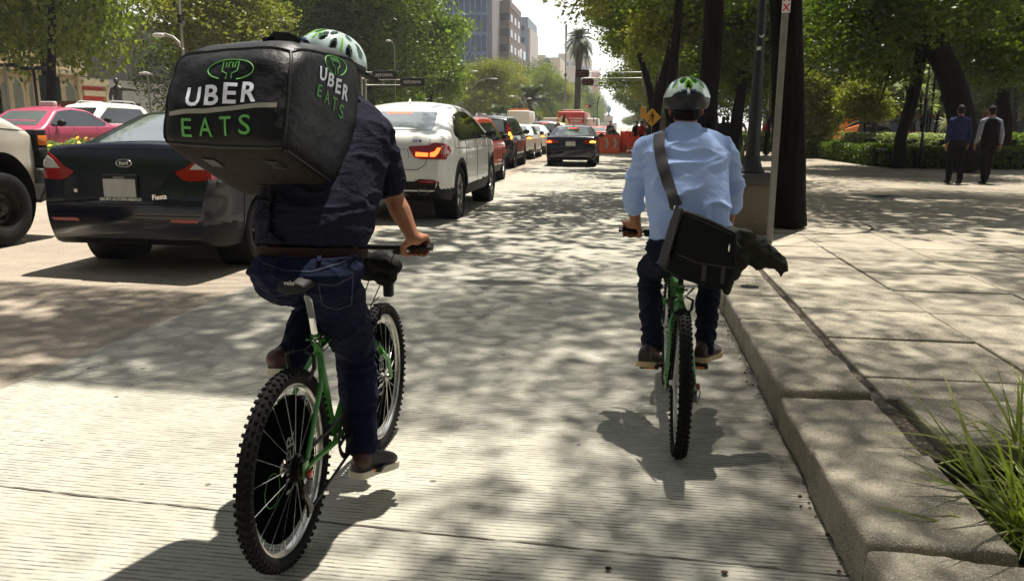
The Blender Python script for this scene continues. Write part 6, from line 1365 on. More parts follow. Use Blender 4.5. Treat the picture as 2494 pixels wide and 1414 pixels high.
mb.cbox((0, 0, b0/2), (.9, .9, max(b0, .2)), .03); mb.build('pedestal', m_trim, root); mb = MB()
mb.cap((-.14, 0, b0+.08), (-.1, 0, b0+.95), .09, .14); mb.cap((.16, 0, b0+.08), (.1, 0, b0+.95), .09, .14); mb.loft([((0, 0, b0+.85), .21, .16, (0, 1, 0)), ((0, 0, b0+1.15), .18, .13, (0, 1, 0)), ((-.02, 0, b0+1.5), .24, .15, (0, 1, 0)), ((0, 0, b0+1.64), .12, .1, (0, 1, 0))], (1, 0, 0)); mb.ell((-.02, 0, b0+1.82), (.11, .12, .14)); mb.chain([(.2, 0, b0+1.5), (.6, 0, b0+1.47), (.98, 0, b0+1.42)], [.08, .06, .04]); mb.chain([(-.24, 0, b0+1.5), (-.36, 0, b0+1.2), (-.30, -.05, b0+.95)], [.08, .065, .045])
fuse('figure', mb, mat('bronze_weathered', (.09, .085, .07), .4, .7, noise=(8, .5)), root, .03, 2)
p = D(366, 262, 36); root = thing('sidewalk_lamp', 'short pale lamp post by the trees right of the bronze statue', 'park lamp', (p.x, 36, .36)); zt_ = D(366, 180, 36).z-.36; mb = MB(); mb.cyl((0, 0, 0), (0, 0, zt_), .06, n=10); mb.build('post', m_grey, root); mb = MB(); mb.lathe([(.12, .1), (.3, .02), (.3, -.04), (.001, -.04)], (-.1, 0, zt_), (0, 0, 1), 14); mb.build('lamp_shade', m_stk, root)
# ================================================ bicycles
m_bg = mat('frame_green', (.045, .22, .025), .3, coat=.5); m_kt = mat('bicycle_tyre', (.005, .0045, .004), .85, spec=.2, bump=(80, .3, .002)); m_spoke = mat('spoke_steel', (.8, .8, .78), .35, .8); m_bk = mat('part_black', (.004, .004, .004), .45, spec=.35); m_alu = mat('rim_silver', (.62, .60, .56), .28, .95)
def wheel(root, c, R, nm, cover=None, knob=True, spokes=36, det=True, tyre_r=.026, discs=False):
    c = Vector(c); X = Vector((1, 0, 0)); mb = MB(); rr = R-.052
    mb.lathe([(rr-.012, -.008), (rr-.006, -.013), (rr+.012, -.013), (rr+.016, -.010), (rr+.008, 0), (rr+.016, .010), (rr+.012, .013), (rr-.006, .013), (rr-.012, .008), (rr-.012, -.008)], c, X, 72); w_ = mb.build(nm, m_alu, root, sharp=30)
    mb = MB(); mb.torus(c, X, R-.004-tyre_r, tyre_r, 80, 14)
    if knob:
        n = 68
        for i in range(n):
            for k, (dx, wx) in enumerate(((-.024, .011), (-.009, .012), (.009, .012), (.024, .011))):
                t = (i+(.5 if k in (1, 2) else 0)+(.25 if k in (0, 2) else 0))/n*6.2832; rad_ = R-.004 if abs(dx) < .01 else R-.014
                e = Vector((0, math.cos(t), math.sin(t))); tn = Vector((0, -math.sin(t), math.cos(t))); tilt = X if abs(dx) < .01 else (X*1+e*(-.9 if dx > 0 else .9)).normalized(); up_ = e if abs(dx) < .01 else (e+X*(.9 if dx > 0 else -.9)).normalized()
                rot = Matrix((tilt, tn, up_)).transposed(); mb.box(c+e*rad_+X*dx, (wx, .0125, .0085), rot, taper=.8)
    mb.build('tyre', m_kt, w_, sharp=35)
    mb = MB(); mb.lathe([(.001, -.05), (.012, -.05), (.014, -.034), (.030, -.032), (.030, -.026), (.016, -.022), (.016, .022), (.030, .026), (.030, .032), (.014, .034), (.012, .05), (.001, .05)], c, X, 20); mb.build('hub', m_alu, w_)
    if spokes:
        mb = MB()
        for i in range(spokes):
            t = i/spokes*6.2832; s = 1 if i % 2 else -1; off_ = (.42 if (i//2) % 2 else -.42)
            a = c+Vector((s*.029, math.cos(t+off_)*.027, math.sin(t+off_)*.027)); b = c+Vector((s*.002, math.cos(t)*(rr-.01), math.sin(t)*(rr-.01))); mb.tube([a, b], .0014, n=4)
        mb.build('spokes', m_spoke, w_)
    if cover:
        mb = MB(); mb.lathe([(.03, -.020), (cover, -.010), (cover+.003, -.006), (cover, -.004), (.03, -.014)], c, X, 56); cv = mb.build('wheel_cover', mat('cover_black', (.002, .002, .002), .8, spec=0.), w_, sharp=30)
        mb = MB(); mb.torus(c+X*-.011, X, cover, .0022, 64, 6); mb.build('cover_rim', m_bg, cv)
        text_on('cover_letters', 'UBER', .088, c+Vector((-.0065, .062, .0)), (0, .12, 1), (0, -1, .12), mat('cover_lettering', lin(150, 150, 145), .6), cv, align='CENTER', bold=.001)
        mb = MB(); mb.torus(c+Vector((-.006, -.11, -.03)), X, .055, .0014, 40, 5); mb.build('cover_logo', m_bg, cv)
    return w_
def bicycle(label, loc, heading, cover=None, group=None, frame_m=None, det=True, crank=0., steer=0., hbz=.955, name='bicycle', seat_top=.90, cable=True, barw=.255):
    fm = frame_m or m_bg; R = .338; WB = 1.03; root = thing(name, label, 'bicycle', loc, heading, group)
    ax = Vector((0, 0, R)); fx = Vector((0, WB, R)); bb = Vector((0, .425, .295)); st = Vector((0, .295, .70)); ht0 = Vector((0, .835, .60)); ht1 = Vector((0, .80, .74)); fk = Vector((0, .855, .53))
    mb = MB(); mb.tube([bb, bb.lerp(st, .5), st], .0155, n=12); mb.tube([bb, ht0.lerp(ht1, .1)], .0175, n=12); mb.tube([st.lerp(bb, .06), ht1.lerp(ht0, .15)], .0155, n=12); mb.tube([ht0, ht1], .02, n=12); mb.cyl(bb+Vector((-.036, 0, 0)), bb+Vector((.036, 0, 0)), .021, n=14)
    for s in (1, -1):
        mb.tube([bb+Vector((s*.02, -.02, 0)), bb+Vector((s*.045, -.10, .01)), ax+Vector((s*.06, .10, -.005)), ax+Vector((s*.064, .01, 0))], [.0125, .0115, .010, .008], n=9)
        mb.tube([st+Vector((s*.012, 0, -.05)), st+Vector((s*.042, -.075, -.13)), ax+Vector((s*.062, .02, .03))], [.0095, .0095, .008], n=9)
        mb.cbox(ax+Vector((s*.064, .0, 0)), (.006, .045, .06), .002)
    mb.build('frame', fm, root, sharp=50)
    # fork + steering
    mb = MB(); mb.tube([ht0+Vector((0, .0, -.0)), fk], .018, n=10); mb.cbox(fk, (.11, .034, .03), .01)
    for s in (1, -1): mb.tube([fk+Vector((s*.045, 0, .015)), fk+Vector((s*.056, .02, -.03)), fx+Vector((s*.055, -.05, .10)), fx+Vector((s*.05, 0, 0))], [.016, .015, .011, .009], n=10)
    mb.build('fork', fm, root, sharp=50)
    hb = Vector((0, .84, hbz)); mb = MB(); mb.tube([ht1, ht1.lerp(Vector((0, .772, .88)), 1)], .0135, n=10); mb.tube([Vector((0, .775, hbz-.03)), hb], .014, n=10); mb.build('stem', m_bk, root)
    mb = MB(); mb.tube([hb+Vector((x, -.03*(abs(x)/.29)**2, .012*(abs(x)/.29)**2)) for x in np.linspace(-barw, barw, 13)], .0125, n=10); hbo = mb.build('handlebar', m_bk, root)
    for s in (1, -1):
        mb = MB(); e = hb+Vector((s*barw, -.03, .012)); mb.cyl(e+Vector((-s*.125, .008, -.004)), e+Vector((s*.004, 0, 0)), .0165, .017, 14)
        mb.build('grip', m_bk, hbo)
        if det:
            mb = MB(); g = hb+Vector((s*(barw-.15), -.01, .004)); mb.cbox(g+Vector((0, .015, -.015)), (.04, .045, .035), .01); mb.tube([g+Vector((0, .02, -.02)), g+Vector((s*.03, .055, -.035)), g+Vector((s*.10, .062, -.045))], [.007, .006, .005], n=6); mb.build('brake_lever', m_bk, hbo)
            mb = MB(); mb.torus(g+Vector((s*.032, 0, 0)), (1, 0, 0), .0175, .004, 20, 6); mb.build('grip_ring', mat('ring_red', lin(170, 40, 35), .5), hbo)
    # seat post, saddle
    sd = (st-bb).normalized(); sp_ = st+sd*((seat_top-.06-st.z)/sd.z); mb = MB(); mb.tube([st-sd*.02, sp_], .0135, n=14); mb.build('seat_post', m_chrome, root)
    mb = MB(); mb.cyl(st+sd*-.005, st+sd*.03, .020, n=14); mb.tube([st+Vector((-.034, -.012, .01)), st+Vector((.034, -.012, .01))], .006, n=8); mb.build('seat_clamp', fm, root)
    mb = MB(); s0 = Vector((0, sp_.y-.01, seat_top))
    secs = []
    for t, w__, h__, dz in ((0, .05, .02, -.01), (.04, .062, .026, 0), (.10, .066, .028, .004), (.16, .052, .026, .0), (.21, .034, .028, -.004), (.26, .022, .024, -.006), (.285, .014, .016, -.012)): secs.append((s0+Vector((0, -.125+t, -.022+dz)), w__, h__, (0, 0, 1)))
    mb.loft(secs, (1, 0, 0), 18); sad = fuse('saddle', mb, mat('saddle_black', (.004, .004, .0045), .6, spec=.3), root, .006, 4)
    mb = MB()
    for s in (1, -1): mb.tube([s0+Vector((s*.03, -.10, -.04)), s0+Vector((s*.022, -.05, -.062)), s0+Vector((s*.02, .06, -.062)), s0+Vector((s*.012, .13, -.03))], .004, n=6)
    mb.build('saddle_rails', m_bk, sad)
    if cover: text_on('saddle_badge', 'velo', .022, s0+Vector((0, -.132, -.016)), (1, 0, 0), (0, 0, 1), m_white_t, sad)
    # drivetrain on the right side
    cs = math.sin(crank); cc = math.cos(crank); mb = MB(); c = bb+Vector((.052, 0, 0)); n = 36
    for i in range(n): t = i/n*6.283; mb.box(c+Vector((0, math.cos(t)*.088, math.sin(t)*.088)), (.003, .006, .008), Matrix.Rotation(t, 3, 'X') if False else None)
    mb.lathe([(.07, -.002), (.088, -.002), (.088, .002), (.07, .002), (.07, -.002)], c, (1, 0, 0), 40)
    for i in range(5): t = i/5*6.283+crank; mb.tube([c, c+Vector((0, math.cos(t)*.074, math.sin(t)*.074))], .007, n=6)
    mb.build('chainring', m_bk, root)
    P_ = []
    for s, a in ((1, crank), (-1, crank+math.pi)):
        e = bb+Vector((s*.075, -math.sin(a)*.17*1, -math.cos(a)*.17)); mb = MB(); mb.tube([bb+Vector((s*.062, 0, 0)), e+Vector((s*-.004, 0, 0))], [.013, .010], n=8); cr_ = mb.build('crank_arm', m_bk, root)
        mb = MB(); pc = e+Vector((s*.058, 0, 0)); mb.cyl(e, pc+Vector((s*.04, 0, 0)), .006, n=8)
        for yy in (-.036, .036): mb.cbox(pc+Vector((0, yy, 0)), (.085, .014, .018), .004)
        for xx in (-.04, .04): mb.cbox(pc+Vector((xx, 0, 0)), (.012, .075, .016), .004)
        mb.build('pedal', m_bk, cr_); mb = MB(); mb.cbox(pc+Vector((0, -.0445, 0)), (.05, .004, .012), .001); mb.build('pedal_reflector', m_amber, cr_); P_.append(pc)
    mb = MB(); q = ax+Vector((.048, 0, 0))
    for k in range(6): mb.lathe([(.012, 0), (.054-.006*k, 0), (.054-.006*k, .0022), (.012, .0022)], q+Vector((-.018+k*.0045, 0, 0)), (1, 0, 0), 26)
    mb.build('cassette', mat('cassette_dark', (.03, .027, .024), .4, .8), root)
    # chain with links
    dr = ax+Vector((.050, .015, -.095)); dr2 = ax+Vector((.050, .05, -.165)); pts = []
    for t in np.linspace(math.pi*.5, -math.pi*.55, 12): pts.append(bb+Vector((.052, math.cos(t)*.090, math.sin(t)*.090)))
    pts += [dr2+Vector((0, .025, -.005)), dr2+Vector((0, -.018, -.018)), dr+Vector((0, .02, 0)), dr+Vector((0, -.018, .01))]
    for t in np.linspace(-math.pi*.8, -math.pi*1.5, 9): pts.append(ax+Vector((.052, math.cos(t)*.042, math.sin(t)*.042)))
    fine = []
    for i in range(len(pts)):
        a, b = pts[i], pts[(i+1) % len(pts)]; k = max(1, int((b-a).length/.0127))
        for j in range(k): fine.append((a+(b-a)*j/k, (b-a).normalized()))
    mb = MB()
    for i, (p, d) in enumerate(fine): x, y, z = frame_from(d, Vector((1, 0, 0))); mb.box(p, (.0105, .0045 if i % 2 else .006, .0085) if False else (.008, .009, .0115), Matrix((Vector((1, 0, 0)), d.cross(Vector((1, 0, 0))), d)).transposed())
    mb.build('chain', mat('chain_dark', (.02, .018, .016), .45, .8), root, smooth=False)
    mb = MB(); mb.tube([ax+Vector((.070, .0, -.03)), dr, dr2], [.010, .012, .010], n=6); mb.lathe([(.004, -.006), (.018, -.006), (.018, .006), (.004, .006)], dr, (1, 0, 0), 12); mb.lathe([(.004, -.006), (.018, -.006), (.018, .006), (.004, .006)], dr2, (1, 0, 0), 12)
    mb.cbox(dr+Vector((.018, 0, .03)), (.018, .035, .05), .005); mb.tube([ax+Vector((.07, -.0, 0)), ax+Vector((.085, -.06, -.02)), dr+Vector((.025, -.04, .01))], .0028, n=6); mb.build('rear_derailleur', mat('derailleur_grey', (.10, .10, .10), .35, .8), root)
    mb = MB(); mb.cbox(ax+Vector((.078, -.004, -.012)), (.016, .03, .022), .003); mb.build('reflector_red', m_red, root)
    if det:
        for wy, wz, nm in ((.165, .655, 'rear_brake'), (.885, .655, 'front_brake')):
            mb = MB()
            for s in (1, -1): mb.tube([(s*.030, wy, wz-.035), (s*.046, wy-.012*(1 if wy < .5 else -1), wz-.01), (s*.05, wy-.02*(1 if wy < .5 else -1), wz+.035), (s*.02, wy-.02*(1 if wy < .5 else -1), wz+.05)], [.008, .008, .007, .005], n=7); mb.cbox((s*.024, wy-.0, wz-.045), (.012, .05, .014), .003)
            mb.tube([(-.05, wy-.02, wz+.045), (.02, wy-.025, wz+.058), (.055, wy-.01, wz+.09)], .0025, n=6); mb.build(nm, m_bk, root)
        mb = MB(); mb.tube([hb+Vector((.12, .03, -.02)), hb+Vector((.10, .12, -.05)), hb+Vector((.05, .10, -.16)), ht1+Vector((.03, .03, -.03)), fk+Vector((.03, .05, .05))], .0025, n=6); mb.tube([hb+Vector((-.12, .03, -.02)), hb+Vector((-.08, .13, -.04)), hb+Vector((0, .12, -.12)), ht1+Vector((-.02, .02, -.05)), st+Vector((.02, .02, -.04)), Vector((.05, .15, .75))], .0025, n=6); mb.build('cables', m_bk, root)
    wheel(root, ax, R, 'rear_wheel', cover=cover, det=det); wheel(root, fx, R, 'front_wheel', cover=cover, det=det)
    return root, P_
HB1 = -.004; HB2 = -.004; BS = .95
bike1, ped1 = bicycle('green bicycle with black wheel covers ridden by the man with the delivery backpack', (-1.038, 2.271, .006), HB1, cover=.243, crank=rad(-25), hbz=.967, seat_top=.965, barw=.305)
bike1.scale = (BS,)*3
mb = MB()
for (x, y, z, r) in ((-.03, .90, .90, .055), (.05, .90, .895, .06), (.10, .905, .875, .05), (.0, .92, .85, .06), (.07, .92, .83, .055)): mb.ell((x, y, z), (r, r*.9, r*.8), 12, 8)
o = fuse('handlebar_bag', mb, mat('bag_nylon_black', (.004, .004, .004), .85, spec=.2), bike1, .008, 2, disp=lambda c, n: n*.006*fbm(c*30, 2)); 
mb = MB(); mb.cbox((.085, .915, .775), (.042, .04, .07), .008); mb.build('lamp', m_bk, bike1)
mb = MB(); mb.cyl((.0, .36, .45), (0, .36, .46), .01)
bike2, ped2 = bicycle('green bicycle with bare wheels ridden by the man in the pale blue shirt', (.262, 3.352, .006), HB2, cover=None, crank=rad(-75), hbz=.915, seat_top=.84, barw=.30)
bike2.scale = (BS,)*3
# ================================================ people
m_skin = mat('skin', lin(150, 98, 70), .55, noise=(14, .08)); m_skin2 = mat('skin_darker', lin(140, 90, 64), .55, noise=(14, .08)); m_hair = mat('hair_black', (.004, .003, .0025), .7, spec=.2, bump=(90, .6, .004)); m_eye = mat('eye_dark', (.01, .008, .006), .3)  # second skin tone is slightly darker, for people further off
def fabric(name, c, rough=.9, weave=220, n=.25, b=.25, cr=.55):
    m = mat(name, c, rough, spec=.12, noise=(weave, n), bump=(weave*.8, b, .0012)); nt_ = m.node_tree; bp = [x for x in nt_.nodes if x.type == 'BUMP'][0]; tc = [x for x in nt_.nodes if x.type == 'TEX_COORD'][0]
    mp = nt_.nodes.new('ShaderNodeMapping'); mp.inputs['Rotation'].default_value = (.5, .6, .4); mp.inputs['Scale'].default_value = (6, 6, 15); t = nt_.nodes.new('ShaderNodeTexNoise'); t.inputs['Scale'].default_value = 1; t.inputs['Detail'].default_value = 5; t.inputs['Distortion'].default_value = 1.6
    b2 = nt_.nodes.new('ShaderNodeBump'); b2.inputs['Strength'].default_value = cr; b2.inputs['Distance'].default_value = .03      # creases
    for a, b_ in ((tc.outputs['Object'], mp.inputs['Vector']), (mp.outputs[0], t.inputs['Vector']), (t.outputs['Fac'], b2.inputs['Height']), (b2.outputs[0], bp.inputs['Normal'])): nt_.links.new(a, b_)
    return m
def folds(fx, fy, fz, amp, seed=0, amp2=None):
    def f(c, n):
        p = Vector((c.x*fx+seed, c.y*fy, c.z*fz)); w_ = mn.noise(p+Vector((0, 0, mn.noise(p*.6)*1.5)))
        r = (1-abs(w_)*2.2); r = max(r, 0)**2; return n*(amp*(r-.35)+(amp2 or amp*.25)*mn.noise(Vector((c.x, c.y, c.z))*45))
    return f
def clip_top(fn, zt):
    def f(c, n):
        d = fn(c, n); z = c.z+d.z; return d-Vector((0, 0, max(0, z-zt)))
    return f
def grip_hand(mb, gc, axis, wrist, r=.024, sc=1.):
    gc = Vector(gc); ax = Vector(axis).normalized(); w_ = Vector(wrist)-gc; b = (w_-ax*w_.dot(ax)); b.z *= .3; b.normalize(); u = Vector((0, 0, 1)); u = (u-b*u.dot(b)); u = (u-ax*u.dot(ax)).normalized()
    P = lambda phi, rr, o: gc+ax*o*sc+(b*math.cos(rad(phi))+u*math.sin(rad(phi)))*rr*sc
    fr = [(-.034, .0098, 0), (-.0115, .0103, .003), (.0115, .0098, .001), (.033, .0085, -.004)]
    for o, q, ex in fr:
        m = P(88, r+.021+ex, o); mb.cap(Vector(wrist).lerp(gc, .12)+ax*o*.45, m, .0175*sc, .0135*sc, 10)
        pts = [m, P(138, r+.020+ex, o*1.05), P(190, r+.012, o*1.05), P(238, r+.007, o*1.0), P(275, r+.006, o)]
        mb.chain(pts, [q*1.1*sc, q*1.08*sc, q*sc, q*.95*sc, q*.85*sc], 9)
    mb.cap(wrist, P(60, r+.014, 0), .026*sc, .028*sc, 12)
    tb = Vector(wrist).lerp(P(20, r+.014, -.03), .55); mb.chain([tb, P(5, r+.014, -.048), P(310, r+.011, -.052), P(265, r+.008, -.045)], [.017*sc, .0135*sc, .0115*sc, .0098*sc], 10)
def relaxed_hand(mb, wr, d, fwd, side, sc=1.):
    wr = Vector(wr); d = Vector(d).normalized(); fwd = Vector(fwd).normalized(); nrm = d.cross(fwd).normalized()*side
    pc = wr+d*.055*sc; 
    for i, (o, l, q) in enumerate(((.030, .072, .0088), (.010, .080, .0092), (-.010, .075, .0088), (-.029, .058, .0078))):
        k = wr+d*.088*sc+fwd*o*sc; mb.cap(wr+d*.01+fwd*o*.5*sc, k, .017*sc, .0125*sc, 8)
        mb.chain([k, k+d*l*.42*sc-nrm*.010*sc, k+d*l*.75*sc-nrm*.026*sc, k+d*l*.9*sc-nrm*.044*sc], [q*sc, q*.96*sc, q*.9*sc, q*.8*sc], 8)
    mb.chain([wr+d*.02*sc+fwd*.022*sc, wr+d*.055*sc+fwd*.048*sc-nrm*.012*sc, wr+d*.085*sc+fwd*.054*sc-nrm*.026*sc], [.0145*sc, .0115*sc, .0095*sc], 8)
def head_mb(mb, c, f, u, s=1.):
    """head centred at c, facing f"""
    c = Vector(c); f = Vector(f).normalized(); r = f.cross(Vector(u)).normalized(); u = r.cross(f).normalized(); rot = Matrix((r, f, u)).transposed()
    E = lambda p, q: mb.ell(c+(r*p[0]+f*p[1]+u*p[2])*s, tuple(a*s for a in q), 18, 12, rot)
    E((0, -.008, .030), (.076, .096, .088)); E((0, .028, -.035), (.060, .066, .075)); E((0, .058, -.078), (.034, .032, .030)); E((0, .082, .042), (.052, .016, .02))
    E((0, .098, -.005), (.013, .020, .028)); E((0, .104, -.018), (.016, .014, .010)); E((0, .088, -.050), (.025, .012, .008)); E((0, .086, -.060), (.020, .011, .007))
    for s_ in (-1, 1): E((s_*.078, -.002, -.008), (.010, .020, .034)); E((s_*.042, .068, -.012), (.020, .016, .018))
    return c, r, f, u
def eyes(c, r, f, u, root, s=1.):
    mb = MB()
    for s_ in (-1, 1): mb.ell(c+(r*s_*.030+f*.088+u*.014)*s, (.010*s, .006*s, .006*s), 8, 6)
    mb.build('eyes', m_eye, root)
def shoe(root, heel, toe, up_=Vector((0, 0, 1)), upper=None, sole=None, s=1., off=None):
    h = Vector(heel); t = Vector(toe); d = (t-h); L_ = d.length; d.normalize(); r = d.cross(up_).normalized(); u = r.cross(d).normalized(); base = off
    prof = [(0, .010), (.015, .022), (.05, .032), (.09, .036), (.2, .036), (.4, .034), (.6, .044), (.75, .047), (.88, .042), (.96, .030), (1.0, .014)]
    mb = MB(off=base); vs = []; n = len(prof)
    out = [(a*L_, w_) for a, w_ in prof]; ring = [(a, w_+.004) for a, w_ in out]+[(a, -w_-.004) for a, w_ in out[::-1]]
    k = len(ring); vs = [h+d*a+r*b for a, b in ring]+[h+d*a+r*b+u*.024 for a, b in ring]
    mb.add(vs, [tuple(range(k))[::-1], tuple(range(k, 2*k))]+[(i, (i+1) % k, k+(i+1) % k, k+i) for i in range(k)]); so = mb
    mb2 = MB(off=base); secs = []
    for a, w_, hh in ((.02, .026, .055), (.10, .034, .078), (.22, .036, .085), (.36, .036, .080), (.52, .040, .062), (.68, .045, .050), (.82, .043, .042), (.93, .034, .032), (.99, .014, .018)):
        secs.append((h+d*a*L_+u*(.022+hh*.32), w_, hh*.66, u))
    mb2.loft(secs, r, 16); o = fuse('shoe', mb2, upper, root, .006, 3); so.build('sole', sole, o, sharp=60)
    return o
def person(name, label, base, J, C, vox=.007, group=None):
    """J joints in world space; C clothing settings"""
    base = Vector(base); root = thing(name, label, 'person', base, 0, group); V = lambda k: Vector(J[k]); s = J.get('s', 1.); MBo = lambda: MB(off=base)
    b = MBo(); hc, hr, hf, hu = head_mb(b, J['head'], J['face'], J.get('hup', (0, 0, 1)), s)
    nk = V('neck'); b.chain([nk, nk.lerp(hc, .55)-hf*.01, hc-hu*.03*s-hf*.012], [.058*s, .054*s, .05*s], 14)
    b.loft([(p, rx*.86, ry*.84, dv) for p, rx, ry, dv in J['spine']], J['side'], 20)
    for q in 'LR':
        sh, el, wr = V('sh'+q), V('el'+q), V('wr'+q)
        b.chain([V('neck').lerp(sh, .3), sh, sh.lerp(el, .5), el], [.05*s, .052*s, .045*s, .038*s]); b.chain([el, el.lerp(wr, .3), el.lerp(wr, .7), wr], [.038*s, .041*s, .031*s, .0255*s])
        hi, kn, an = V('hi'+q), V('kn'+q), V('an'+q); b.chain([hi, kn, kn.lerp(an, .3), an], [.075*s, .052*s, .05*s, .034*s]); toe = V('toe'+q); heel = V('heel'+q); b.cap(an, heel.lerp(toe, .25)+Vector((0, 0, .055)), .030*s, .020*s); b.cap(an, heel.lerp(toe, .5)+Vector((0, 0, .045)), .022*s, .016*s)
        if 'grip'+q in J: gp, ga = J['grip'+q]; grip_hand(b, gp, ga, wr, sc=s)
        else: relaxed_hand(b, wr, (wr-el)+Vector((0, 0, -.05)), J['walk'], -1 if q == 'L' else 1, s)
    fuse('body', b, C.get('skin', m_skin), root, C.get('bvox', .005), 4); 
    e_ = MB(off=base)
    for s_ in (-1, 1): e_.ell(hc+(hr*s_*.030+hf*.084+hu*.014)*s, (.010*s, .007*s, .006*s), 8, 6)
    e_.build('eyes', m_eye, root)
    # hair cap
    if C.get('hair', True):
        h_ = MBo(); rot = Matrix((hr, hf, hu)).transposed(); h_.ell(hc+(hf*-.016+hu*.036)*s, (.084*s, .100*s, .092*s), 18, 12, rot); h_.ell(hc+(hf*-.045+hu*-.02)*s, (.070*s, .062*s, .068*s), 16, 10, rot)
        if C.get('longhair'): h_.ell(hc+(hf*-.06+hu*-.12)*s, (.08*s, .05*s, .13*s), 16, 10, rot)
        hm = fuse('hair', h_, C.get('hairm', m_hair), root, .008, 2, disp=lambda c, n: n*.004*mn.noise(c*60))
    # shirt
    sm = C['shirt']; t = MBo(); t.loft(J['spine'], J['side'], 26, p=2.25)
    sp_top = J['spine'][-1][0]; t.chain([Vector(sp_top), nk.lerp(hc, .12)], [.075*s, .062*s], 14)
    for q in 'LR':
        sh, el, wr = V('sh'+q), V('el'+q), V('wr'+q); slv = C.get('sleeve', 1.); sw = C.get('sw', 1.)
        t.chain([Vector(sp_top).lerp(sh, .25), sh], [.06*s, .068*s*sw], 14)
        if slv <= 1: e = sh.lerp(el, slv); t.chain([sh, sh.lerp(e, .5), e], [.068*s*sw, .064*s*sw, .062*s*sw], 14)
        else:
            e = el.lerp(wr, slv-1); t.chain([sh, sh.lerp(el, .5), el, el.lerp(e, .5), e], [.066*s*sw, .06*s*sw, .055*s*sw, .052*s*sw, .044*s*sw], 14)
            if C.get('cuff'): t.tube([e-(e-el).normalized()*.035, e+(e-el).normalized()*.012], [.052*s*sw, .051*s*sw], n=16)
    shirt = fuse('shirt' if C.get('sleeve', 1) > .7 else 't_shirt', t, sm, root, vox, C.get('sit', 5), disp=C.get('sdisp'))
    # trousers
    p = MBo(); hL, hR = V('hiL'), V('hiR'); cen = (hL+hR)/2; sd = Vector(J['side']).normalized(); bk = Vector(J.get('pdir', (0, 1, 0)))
    wtop = Vector(J['waist'][0]); p.loft([(wtop, J['waist'][1], J['waist'][2], bk), (wtop.lerp(cen, .45), J['waist'][1]*1.05, J['waist'][2]*1.12, bk), (cen+Vector((0, -.01, .0)), J['waist'][1]*1.04, J['waist'][2]*1.15, bk), (cen-Vector((0, 0, .07)), J['waist'][1]*.8, J['waist'][2]*.9, bk)], sd, 22)
    lw = C.get('leg', 1.)
    for q in 'LR':
        hi, kn, an = V('hi'+q), V('kn'+q), V('an'+q); p.chain([hi, hi.lerp(kn, .5), kn], [.105*s*lw, .092*s*lw, .076*s*lw], 16); p.chain([kn, kn.lerp(an, .45), an.lerp(kn, .06)], [.076*s*lw, .070*s*lw, .062*s*lw], 16); p.tube([an.lerp(kn, .25), an.lerp(kn, .02)], [.064*s*lw, .063*s*lw], n=16)
    fuse('trousers', p, C['pants'], root, vox, 5, disp=C.get('pdisp', folds(9, 9, 17, .012, 3)))
    for q in 'LR': shoe(root, J['heel'+q], J['toe'+q], J.get('shoeup'+q, Vector((0, 0, 1))), C['shoe'], C['sole'], off=base)
    return root, shirt, (hc, hr, hf, hu)
m_helw = mat('helmet_mint', lin(196, 214, 210), .3, coat=.6, noise=(5, .1)); m_helg = mat('helmet_green', lin(120, 185, 50), .3, coat=.6); m_helb = mat('helmet_blue', lin(60, 90, 130), .3, coat=.6)
